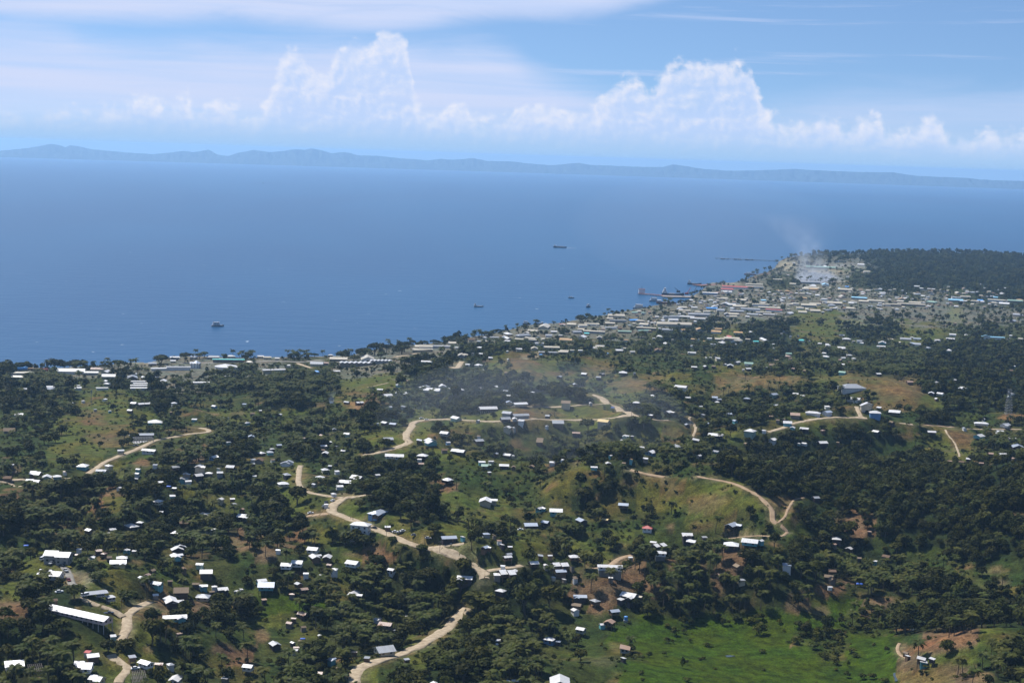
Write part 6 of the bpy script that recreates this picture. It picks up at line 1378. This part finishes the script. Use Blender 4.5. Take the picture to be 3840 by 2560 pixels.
# ------------------------------------------------------------------ smoke
def smoke(name, spine, dens, label, noise_scale, step, col=(.86, .90, .97)):
    """spine: list of ((x, y, z), radius)"""
    k = 14; secs = []
    for (c, r) in spine: secs.append([(c[0] + r * math.cos(2 * PI * q / k), c[1] + r * .8 * math.sin(2 * PI * q / k), c[2]) for q in range(k)])
    mb = MB().loft(secs)
    m = bpy.data.materials.new(name); m.use_nodes = True; m.node_tree.nodes.clear(); n = NT(m.node_tree)
    v = n.n('ShaderNodeVolumePrincipled'); v.inputs['Color'].default_value = rgb(*col); v.inputs['Density Attribute'].default_value = ''; v.inputs['Anisotropy'].default_value = .25
    ob = n.n('ShaderNodeTexCoord').outputs['Object']; X_, Y_, Z_ = n.sep(ob)
    zs = [c[2] for c, r in spine]; z0, z1 = zs[0], zs[-1]; t = n.mapr(Z_, z0, z1, 0.0, 1.0, smooth=False)
    xm, ym, rm = spine[0][0][0], spine[0][0][1], max(r for c, r in spine); sp = max(max(abs(c[0] - xm) for c, r in spine), max(abs(c[1] - ym) for c, r in spine), rm) * 2.2
    tt = [(z - z0) / (z1 - z0) for z in zs]
    def prof(vals): return n.curve(t, list(zip(tt, vals)))
    cx = n.m('MULTIPLY', n.m('SUBTRACT', prof([(c[0] - xm) / sp + .5 for c, r in spine]), .5), sp)
    cyy = n.m('MULTIPLY', n.m('SUBTRACT', prof([(c[1] - ym) / sp + .5 for c, r in spine]), .5), sp)
    rr = n.m('MULTIPLY', prof([r / sp for c, r in spine]), sp)
    ex = n.m('DIVIDE', n.m('SUBTRACT', n.m('SUBTRACT', X_, xm), cx), rr); ey = n.m('DIVIDE', n.m('SUBTRACT', n.m('SUBTRACT', Y_, ym), cyy), n.m('MULTIPLY', rr, .8))
    soft = n.mapr(n.m('ADD', n.m('MULTIPLY', ex, ex), n.m('MULTIPLY', ey, ey)), 0.0, 1.0, 1.0, 0.0)
    ns = n.noise(ob, noise_scale, 4.0, .6, .8)
    up = n.curve(t, [(0, 1), (.12, .8), (.3, .3), (.6, .10), (1, .0)])
    n.put(v.inputs['Density'], n.m('MULTIPLY', n.m('MULTIPLY', n.mapr(ns, .36, .66), dens), n.m('MULTIPLY', up, soft)))
    n.t.links.new(v.outputs[0], n.n('ShaderNodeOutputMaterial').inputs['Volume'])
    try: m.cycles.volume_step_rate = step
    except Exception: pass
    o = mb.build(name, m); o['kind'] = 'stuff'; o['label'] = label
P = place(*tp('ZE', 1500, 452))[0]; d_ = math.hypot(P[0], P[1]); q_ = d_ / FPX
def up_at(X, Y, r): # a point above the same distance
    a, e = azel(X, Y); return ((d_ * math.sin(a[0]), d_ * math.cos(a[0]), CAM_Z + d_ * math.tan(e[0])), r * q_)
smoke('smoke', [up_at(3080, 1062, 100), up_at(3072, 1048, 105), up_at(3058, 1025, 82), up_at(3046, 990, 70), up_at(3034, 945, 76), up_at(3010, 895, 95), up_at(2970, 845, 120), up_at(2910, 800, 140)], .06, 'white smoke rising from the far end of town', .02, .3)
P = place(*tp('B0', 700, 590))[0]; d_ = math.hypot(P[0], P[1]); q_ = d_ / FPX
smoke('smoke', [up_at(1243, 1512, 9), up_at(1243, 1500, 13), up_at(1242, 1488, 15), up_at(1248, 1474, 22), up_at(1262, 1458, 30)], .2, 'thin bluish smoke over the hillside fire', .09, .35, (.62, .76, .98))

def veil(X, Y, d, rx, ry, rz, dens, label):
    a, e = azel(X, Y); c = (d * math.sin(a[0]), d * math.cos(a[0]), CAM_Z + d * math.tan(e[0]))
    mb = MB().loft([[(rx * math.cos(p) * math.cos(2 * PI * q / 20), ry * math.cos(p) * math.sin(2 * PI * q / 20), rz * math.sin(p)) for q in range(20)] for p in np.linspace(-1.5, 1.5, 11)])
    m = bpy.data.materials.new('smoke_veil'); m.use_nodes = True; m.node_tree.nodes.clear(); n = NT(m.node_tree)
    v = n.n('ShaderNodeVolumePrincipled'); v.inputs['Color'].default_value = rgb(.80, .87, .97); v.inputs['Density Attribute'].default_value = ''; v.inputs['Density'].default_value = dens
    n.t.links.new(v.outputs[0], n.n('ShaderNodeOutputMaterial').inputs['Volume'])
    o = mb.build('smoke', m); o.location = c; o.rotation_euler = (0, 0, -a[0]); o['kind'] = 'stuff'; o['label'] = label
veil(2640, 860, 3000, 260, 200, 105, 1.5e-4, 'thin smoke drifting over the bay')
veil(2000, 1560, 1450, 150, 190, 50, 4.2e-4, 'thin smoke drifting over the middle hills')
veil(3080, 1075, 5600, 1900, 1700, 75, 1.4e-4, 'thin blue smoke with added haze lying over the town')  # extra haze added to the drifting smoke, lightens the far town and headland

# ---- where the plants stand
rings = np.exp(np.linspace(math.log(560.0), math.log(7600.0), 44))
PX, PY, PCls = [], [], []
for r0, r1 in zip(rings[:-1], rings[1:]):
    rm = (r0 + r1) / 2; k = min(max(rm / 1500, 1.0), 3.4)
    nn = int((AZ1 - AZ0) * .93 / 2 * (r1 * r1 - r0 * r0) / (17.0 * k ** 1.9))
    a = RNG.uniform(AZ0 * .93, AZ1 * .93, nn); d = np.sqrt(RNG.uniform(r0 * r0, r1 * r1, nn))
    PX.append(d * np.sin(a)); PY.append(d * np.cos(a))
PX = np.concatenate(PX); PY = np.concatenate(PY)
PD = np.hypot(PX, PY); ok = (coast_dist(np.arctan2(PX, PY)) - PD) > 5
PX, PY, PD = PX[ok], PY[ok], PD[ok]
PZ = height(PX, PY)
sx, sy, _w = project(np.stack([PX, PY, PZ], -1))
cls = cover(sx, sy, 30, wx=PX, wy=PY)
rnd = RNG.random(len(PX))
#          F    P    S    M    G    B    E    R    T    W
p_tree = np.array([.72, .27, .12, .18, .016, .006, 0, .16, .15, 0])[cls]
p_palm = np.array([.03, .40, .05, .16, .004, 0, 0, .18, .06, 0])[cls]
p_bush = np.array([.18, .28, .80, .58, .28, .12, .025, .26, .22, 0])[cls]
clump = np.clip(.5 + fbm(PX / 40, PY / 40, 3, 123) * 1.1, 0.05, 1.6)      # vegetation comes in clumps
mod = np.where(np.isin(cls, [0, 1]), np.clip(clump, .5, 1.25), clump)
p_tree, p_palm, p_bush = p_tree * mod, p_palm * mod, p_bush * mod
kind = np.where(rnd < p_tree, 1, np.where(rnd < p_tree + p_palm, 2, np.where(rnd < p_tree + p_palm + p_bush, 3, 0)))
kk = np.clip(PD / 1500, 1.0, 3.4)
rad = np.where(kind == 1, (2.0 + 4.2 * RNG.random(len(PX)) ** 1.6) * np.where(cls == 0, 1.12, .9) * (1 + .20 * (kk - 1)),
      np.where(kind == 2, RNG.uniform(3.6, 5.0, len(PX)) * (1 + .25 * (kk - 1)), RNG.uniform(.8, 2.1, len(PX)) * (1 + .45 * (kk - 1))))
hgt = np.where(kind == 1, rad * RNG.uniform(1.6, 2.2, len(PX)), np.where(kind == 2, RNG.uniform(6.5, 11.5, len(PX)), rad * 1.3))
# the bare places carry few plants
for t, x, y, hw, hh, c in PATCH:
    X, Y = tp(t, x, y); s = TILE[t][2]
    ins = ((sx - X) / (hw / s)) ** 2 + ((sy - Y) / (hh / s)) ** 2 < .9
    kind[ins & (RNG.random(len(kind)) < .78)] = 0
# keep off roads and houses, and do not hide what the photograph shows
keep = kind > 0
PX, PY, PZ, PD, sx, sy, cls, kind, rad, hgt = [q[keep] for q in (PX, PY, PZ, PD, sx, sy, cls, kind, rad, hgt)]
crx = rad * FPX / PD; top = sy - hgt * FPX / PD * .97
order = np.argsort(sx); sxs = sx[order]
drop = np.zeros(len(PX), bool)
def clear(X, Y, hw, hh, dist, prob, soft=.55):
    reach = hw + 60
    i0, i1 = np.searchsorted(sxs, X - reach), np.searchsorted(sxs, X + reach)
    c = order[i0:i1]
    bad = (PD[c] < dist + 2) & (PD[c] > dist - 220) & (np.abs(sx[c] - X) < hw + soft * crx[c]) & (top[c] < Y + hh) & (sy[c] > Y - hh)
    c = c[bad]; drop[c[RNG.random(len(c)) < prob]] = True
for X, Y, hw, hh, dist in OBST: clear(X, Y, hw * .96, hh * .55, dist, .95)
def drop_at(x, y, r):
    a0 = math.atan2(x, y); d0 = math.hypot(x, y)
    X, Y, _ = project(np.array([[x, y, float(height(x, y))]])); w = r * FPX / d0
    i0, i1 = np.searchsorted(sxs, X[0] - w - 5), np.searchsorted(sxs, X[0] + w + 5)
    c = order[i0:i1]; drop[c[np.hypot(PX[c] - x, PY[c] - y) < r]] = True
for x, y, r, *_r in FOOT: drop_at(x, y, r)
for kind_, wid, tone, L, z in road_lines:
    X, Y, w_ = project(np.stack([L[:, 0], L[:, 1], z], -1))
    for q in range(0, len(L), 2):
        d = math.hypot(*L[q]); clear(X[q], Y[q], wid * .5 * FPX / d, 1.5, d, .96, .6)
        drop_at(L[q, 0], L[q, 1], wid * .5 + 1.6)
# open yards that the photograph shows clear of trees
for t, x, y, hw, hh in [('A1', 720, 600, 200, 110), ('A1', 480, 480, 120, 60), ('A1', 1450, 880, 330, 60), ('B1', 1600, 270, 300, 50), ('B1', 1850, 340, 150, 40), ('A1', 850, 810, 160, 30), ('A1', 170, 420, 120, 40)]:
    X, Y = tp(t, x, y); s = 2.45
    drop |= (((sx - X) / (hw / s)) ** 2 + ((sy - Y) / (hh / s)) ** 2 < 1) & (kind != 9)
PX, PY, PZ, PD, sx, sy, cls, kind, rad, hgt = [q[~drop] for q in (PX, PY, PZ, PD, sx, sy, cls, kind, rad, hgt)]

# ---- trees that can be told apart in the photograph
SPECIAL = []
def special(t, spec, form, what):
    s = TILE[t][2]
    for q in spec.split():
        f = [float(v) for v in q.split(',')]
        X, Y = tp(t, f[0], f[1]); w = f[2] / s; h = (f[3] if len(f) > 3 else f[2] * .85) / s
        SPECIAL.append((X, Y, w, h, form, what))       # X, Y: foot of the crown's middle line
special('A0', '40,340,130,160 500,250,170,100 600,250,130,90 690,250,150,90 765,245,70,80 960,270,90,80 1085,255,120,110 1480,205,125,100 1700,195,90,105 1880,150,70,70 1830,160,60,60', 'big', 'dark spreading shore tree')
special('A0', '185,250,110,62 280,240,45,30 410,950,135,115 1040,655,60,80 1490,740,85,100 1590,800,75,110 1265,770,75,60 1140,900,110,100 915,985,50,70 1380,480,110,170 1440,500,120,140 1070,480,130,110 1260,300,90,80 650,500,130,160 60,740,70,110 470,560,120,110 360,650,130,100 1180,950,90,80', 'tree', 'dark round tree')
special('A0', '560,1450,190,200 700,1480,180,220 400,1520,150,180 800,1420,130,190 640,1400,170,160', 'tree', 'dark tree below the ridge road')
special('B0', '480,145,70,60 540,148,70,55 800,155,135,80 900,175,110,60 1000,125,150,60 1090,130,130,140 1200,110,90,100 1340,120,160,130 1440,60,60,80', 'big', 'dark shore tree')
special('B0', '1350,1400,220,230 1450,1440,240,240 1280,1470,200,180 1500,1520,200,160 1150,1380,140,120 1720,700,115,70 1410,1180,110,110 1180,980,120,110 960,1540,140,110 1060,1500,130,110 380,1500,200,180 200,1540,230,150 80,1560,180,130 1830,600,140,200 1370,220,90,90 1480,220,120,110 1250,300,130,100 1330,420,120,110 1430,440,130,110', 'tree', 'dark round tree')
special('ZA', '60,700,190,190 345,600,75,70 480,590,140,80 700,550,110,95 790,555,95,80 890,525,120,80 1010,490,80,75 1160,480,150,100 1355,440,75,75 1420,440,50,55 1270,730,260,180 1000,720,140,90 860,720,110,90 1400,640,120,90 1150,620,100,80 1800,640,150,90', 'big', 'dark waterfront tree')
special('ZB', '290,545,170,125 420,500,60,55 670,440,34,40 2130,560,230,120 1120,760,180,120 700,820,200,140 1480,760,160,110 340,860,200,110 1900,900,150,120', 'big', 'dark town tree')
special('C0', '630,1400,125,190 680,1470,180,160 1330,1210,90,90 1210,800,190,150 1110,740,110,70 120,430,80,150 890,400,60,60 1130,350,65,45 2010,880,110,130 2100,1280,180,150 2230,1290,180,150 700,830,150,140 520,800,60,60', 'tree', 'dark round tree')
special('D0', '150,470,115,80 370,420,95,70 1400,790,120,110 1620,410,110,110 1590,180,80,110 1780,180,170,130 500,1340,200,150 220,1300,200,180 1050,790,50,60 1850,480,120,90 720,560,80,80', 'tree', 'dark round tree')
special('A1', '755,500,130,110 845,530,140,110 912,640,175,135', 'mango', 'round clipped mango tree')
special('A1', '195,680,150,140 365,690,130,110 690,810,190,170 1170,830,210,140 1400,1230,230,260 1150,1270,210,110 1000,1290,170,150 270,930,190,150 1700,640,90,60 2000,860,170,140 90,160,150,160 620,130,110,160 400,200,120,110 180,1310,130,110 640,1540,230,110 1090,270,170,110', 'tree', 'dark leafy tree')
special('B1', '990,310,190,140 430,210,150,150 130,130,260,140 1330,60,160,160 1640,200,150,110 1980,350,120,170 1450,700,230,200 1600,640,220,130 1850,700,180,140 1200,880,230,180 1120,470,170,90 2050,900,330,200 2220,1000,240,200 1700,1420,330,220 500,1390,180,180 780,1530,210,120 1260,270,100,60 1530,370,130,70 1900,540,200,110 1300,1180,180,130 1160,1200,150,130', 'tree', 'dark leafy tree')
special('C1', '120,960,280,330 340,900,240,260 480,360,160,160 1170,560,130,210 1270,480,120,160 1700,420,160,130 2200,460,220,170 2000,660,180,90 930,300,110,100 780,330,110,110 1110,130,80,110 600,200,200,120 1120,870,150,110 1250,950,180,140 220,700,160,110', 'tree', 'dark leafy tree')
special('D1', '400,150,240,150 700,280,110,110 900,300,90,70 60,330,130,140 800,570,140,60 960,640,90,70', 'tree', 'dark leafy tree')
ORANGE = len(SPECIAL); special('D1', '790,600,140,80', 'dry', 'orange-leaved tree')
def make_tree(x, y, z, r, h, form, label, group, name='broadleaf_tree'):
    o = empty(name, (x, y, z - .1), random.uniform(0, 6.28))
    cm = random.choice({'big': BIGC, 'mango': MANGO, 'dry': DRYC}.get(form, CROWNS))
    cz = h - r * .78
    part('crown', cm, o, (0, 0, max(cz, r * .45)), (r, r * random.uniform(.9, 1.1), r * min(1.35, max(.75, h / (2.1 * r)))), random.uniform(0, 6.28))
    part('trunk', random.choice(TRUNKS), o, (0, 0, 0), (r * 1.0, r * 1.0, max(cz, r * .5)))
    tag(o, label, 'tree', group)
    return o
DRYC = [crown_mesh('crown', 190, 500, 8, .3, .7, m_dry)]
for X, Y, w, h, form, what in SPECIAL:
    c = place(X, Y, 0.0)[0]; d = math.hypot(c[0], c[1]); r = w * .5 * d / FPX * 1.08; hh = max(h * d / FPX, r * 1.1)
    lm = landmark(X, Y - h * .5)
    make_tree(c[0], c[1], c[2], r, hh, form, f'{what} {lm}', f'{what}s {lm}'[:90], {'mango': 'mango_tree', 'big': 'shore_tree'}.get(form, 'broadleaf_tree'))
    # other plants make room for it
    nr = np.hypot(PX - c[0], PY - c[1]) > r * .75
    PX, PY, PZ, PD, sx, sy, cls, kind, rad, hgt = [q[nr] for q in (PX, PY, PZ, PD, sx, sy, cls, kind, rad, hgt)]
# shrubs standing singly on the flat green field
FIELD = dict(C1='1890,975,65,66 1570,1040,75,110 1640,1050,60,90 1490,1130,70,80 1580,1110,45,60 1420,1200,60,70 1470,1205,45,50 1635,1195,36,40 1800,1228,80,45 1570,1430,34,115 1610,1400,40,60 1945,1035,45,70 1995,1035,35,70 2050,990,105,75 2190,1015,95,50 2270,985,85,85 2285,1120,110,110 2310,1290,75,45 1390,1320,55,55 1620,1560,90,50 1265,1330,50,60 1420,1050,60,40',
             D1='860,905,85,55 985,920,95,60 300,1065,95,85 362,1080,65,95 460,1160,95,120 500,1000,40,70 515,1100,55,100 560,1100,70,90 620,1190,95,90 250,1200,80,70 310,1140,70,60 430,1265,115,80 520,1235,90,60 680,1030,80,90 690,1110,50,55 770,1100,65,60 850,1040,105,110 920,1100,80,70 1075,1050,85,130 180,1205,36,32 100,1018,48,50 670,1240,45,70 755,1285,95,60 810,1325,70,40 615,1395,70,75 740,1415,30,60 510,1325,90,45 630,1310,60,45 1095,1295,45,90 150,1092,30,30 630,1450,45,28 725,1520,60,80 855,1530,80,80 955,1530,75,80 1060,1560,85,60 1430,1425,85,60 1390,1490,45,60 1440,1490,40,50')
for t, spec in FIELD.items():
    for q in spec.split():
        f = [float(v) for v in q.split(',')]; X, Y = tp(t, f[0], f[1]); c = place(X, Y)[0]; d = math.hypot(c[0], c[1])
        r = f[2] / 2.45 * .5 * d / FPX; h = f[3] / 2.45 * d / FPX
        o = bpy.data.objects.new('shrub', random.choice(BUSH)); COL.objects.link(o)
        o.location = (c[0], c[1], c[2] + h * .42); o.scale = (r * 1.45, r * 1.45, h * .62); o.rotation_euler = (0, 0, random.uniform(0, 6))
        side = 'slim upright' if h > 1.6 * r * 2 else ('low' if h < 1.3 * r else 'rounded')
        LABELLED2 = (side, X, Y)
        where = 'beside the field pond' if X > 3300 else ('along the far edge of the green field' if Y < 2340 else ('at the near edge of the green field' if Y > 2500 else ('in the dark clump on the green field' if X > 2930 and Y < 2465 else 'out on the open green field')))
        tag(o, f'{side} dark shrub standing {where}', 'shrub', f'{side} shrubs {where}')

# ---- the trees and palms that show largest are objects of their own
size_px = hgt * FPX / PD
vis = (sx > -30) & (sx < 3870) & (sy < 2640)
# visible from the camera: no ridge in front
def seen(x, y, z):
    t = np.linspace(.25, .985, 60)
    out = np.ones(len(x), bool)
    for q in t:
        out &= height(x * q, y * q) < CAM_Z + (z - CAM_Z) * q
    return out
vis[vis] &= seen(PX[vis], PY[vis], (PZ + hgt * .8)[vis])
ti = np.nonzero((kind == 1) & vis)[0]; ti = ti[np.argsort(-size_px[ti])]
n_special = len(SPECIAL)
ti = ti[:max(0, 300 - n_special)]
pi_ = np.nonzero((kind == 2) & vis)[0]; pi_ = pi_[np.argsort(-size_px[pi_])][:300]
HA = np.array([h[:2] for h in HOUSES]); hx_, hy_, _w = project(np.stack([HA[:, 0], HA[:, 1], height(HA[:, 0], HA[:, 1])], -1))
def whereabouts(i):
    """which house a plant stands by, else the landmark"""
    d = np.hypot(HA[:, 0] - PX[i], HA[:, 1] - PY[i]) - np.array([h[2] for h in HOUSES]); q = int(np.argmin(d))
    lm = landmark(sx[i], sy[i])
    if d[q] > 14 or STEM[q] is None: return 'standing ' + lm
    ddx, ddy = sx[i] - hx_[q], sy[i] - hy_[q]
    rel = ('left of' if ddx < 0 else 'right of') if abs(ddx) > 2.2 * abs(ddy) else ('behind' if ddy < 0 else 'in front of')
    t = f'{rel} the {STEM[q]} {landmark(hx_[q], hy_[q])}'
    return t if len(t.split()) <= 10 else 'standing ' + lm
def girth(h, lo, hi): return 'short ' if h < lo else ('tall ' if h > hi else '')
for i in ti:
    wh_ = whereabouts(i)
    make_tree(PX[i], PY[i], PZ[i], rad[i], hgt[i], 'tree', f'{girth(hgt[i], 6.5, 9)}leafy tree {wh_}', f'leafy trees {wh_}')
for q, i in enumerate(pi_):
    wh_ = whereabouts(i)
    o = empty('coconut_palm', (PX[i], PY[i], PZ[i] - .1), random.uniform(0, 6.28))
    tag(o, f'{girth(hgt[i], 9.3, 10.6)}coconut palm {wh_}', 'palm tree', f'coconut palms {wh_}')
    part('trunk', PTRUNK[q % 3], o, (0, 0, hgt[i]), (hgt[i], hgt[i], hgt[i]))
    if q < 36:
        for a, up, Lf, k in palm_crown_parts(700 + q, 14):
            f = part('frond', FR[k][0], o, (0, 0, hgt[i]), (rad[i] * Lf,) * 3); f.rotation_euler = (0, -up, a)
    else:
        part('crown', PCROWN[q % 4], o, (0, 0, hgt[i]), (rad[i],) * 3, random.uniform(0, 6.28))
rest = np.ones(len(PX), bool); rest[ti] = False; rest[pi_] = False

# ---- the rest as masses
def scatter(name, idx, coll, nvar, zoff, scl):
    n = len(idx)
    me = bpy.data.meshes.new(name); me.vertices.add(n)
    me.vertices.foreach_set('co', np.stack([PX[idx], PY[idx], PZ[idx] + zoff], -1).astype(np.float32).ravel())
    a = me.attributes.new('scl', 'FLOAT_VECTOR', 'POINT'); a.data.foreach_set('vector', scl.astype(np.float32).ravel())
    a = me.attributes.new('rot', 'FLOAT_VECTOR', 'POINT'); a.data.foreach_set('vector', np.stack([RNG.normal(0, .06, n), RNG.normal(0, .06, n), RNG.uniform(0, 6.28, n)], -1).astype(np.float32).ravel())
    a = me.attributes.new('var', 'INT', 'POINT'); a.data.foreach_set('value', RNG.integers(0, nvar, n).astype(np.int32))
    o = bpy.data.objects.new(name, me); COL.objects.link(o)
    ng = bpy.data.node_groups.new(name, 'GeometryNodeTree')
    ng.interface.new_socket('Geometry', in_out='INPUT', socket_type='NodeSocketGeometry'); ng.interface.new_socket('Geometry', in_out='OUTPUT', socket_type='NodeSocketGeometry')
    N, Lk = ng.nodes, ng.links
    gi, go = N.new('NodeGroupInput'), N.new('NodeGroupOutput')
    ci = N.new('GeometryNodeCollectionInfo'); ci.inputs['Collection'].default_value = coll; ci.inputs['Separate Children'].default_value = True; ci.inputs['Reset Children'].default_value = True
    ip = N.new('GeometryNodeInstanceOnPoints'); ip.inputs['Pick Instance'].default_value = True
    def attr(nm, typ):
        x = N.new('GeometryNodeInputNamedAttribute'); x.data_type = typ; x.inputs['Name'].default_value = nm; return x.outputs['Attribute']
    e2r = N.new('FunctionNodeEulerToRotation'); Lk.new(attr('rot', 'FLOAT_VECTOR'), e2r.inputs[0])
    Lk.new(gi.outputs[0], ip.inputs['Points']); Lk.new(ci.outputs[0], ip.inputs['Instance']); Lk.new(attr('var', 'INT'), ip.inputs['Instance Index'])
    Lk.new(e2r.outputs[0], ip.inputs['Rotation']); Lk.new(attr('scl', 'FLOAT_VECTOR'), ip.inputs['Scale'])
    Lk.new(ip.outputs[0], go.inputs[0])
    md = o.modifiers.new('scatter', 'NODES'); md.node_group = ng
    o['kind'] = 'stuff'
    return o
near = PD < 1700
i_ = np.nonzero(rest & (kind == 1) & near)[0]
scatter('forest', i_, P_tree, 6, 0, np.stack([rad[i_], rad[i_], hgt[i_] / 1.85], -1))
i_ = np.nonzero(rest & (kind == 1) & ~near)[0]
scatter('forest', i_, P_far, 4, 0, np.stack([rad[i_], rad[i_], hgt[i_] / 1.8], -1))
i_ = np.nonzero(rest & (kind == 2))[0]
s_ = rad[i_]
scatter('palm_grove', i_, P_palm, 4, s_ * 2.0, np.stack([s_, s_, s_], -1))
i_ = np.nonzero(rest & (kind == 3))[0]
scatter('undergrowth', i_, P_bush, 4, rad[i_] * .35, np.stack([rad[i_], rad[i_], rad[i_] * .95], -1))
print('PLANTS', len(PX), 'trees', int((kind == 1).sum()), 'palms', int((kind == 2).sum()), 'bushes', int((kind == 3).sum()), 'special', n_special)

# ordinals for plants that share a label
same = collections.defaultdict(list)
for o in COL.objects:
    if o.get('category') in ('tree', 'palm tree', 'shrub', 'tarpaulin', 'timber frame'): same[o['label']].append(o)
for lab, os_ in same.items():
    if 1 < len(os_) <= 30 and len(lab.split()) <= 13:
        xs = {o.name: project(np.array([o.location]))[0][0] for o in os_}
        for q, o in enumerate(sorted(os_, key=lambda o: xs[o.name])): o['label'] = f'{lab}, {ORD[q]} from left'
for o in COL.objects:
    if o.get('category') in ('tree', 'palm tree'): o['group'] = {'tree': 'trees among the houses', 'palm tree': 'coconut palms among the houses'}[o['category']]
    elif o.get('category') == 'shrub': o['group'] = 'shrubs standing singly'
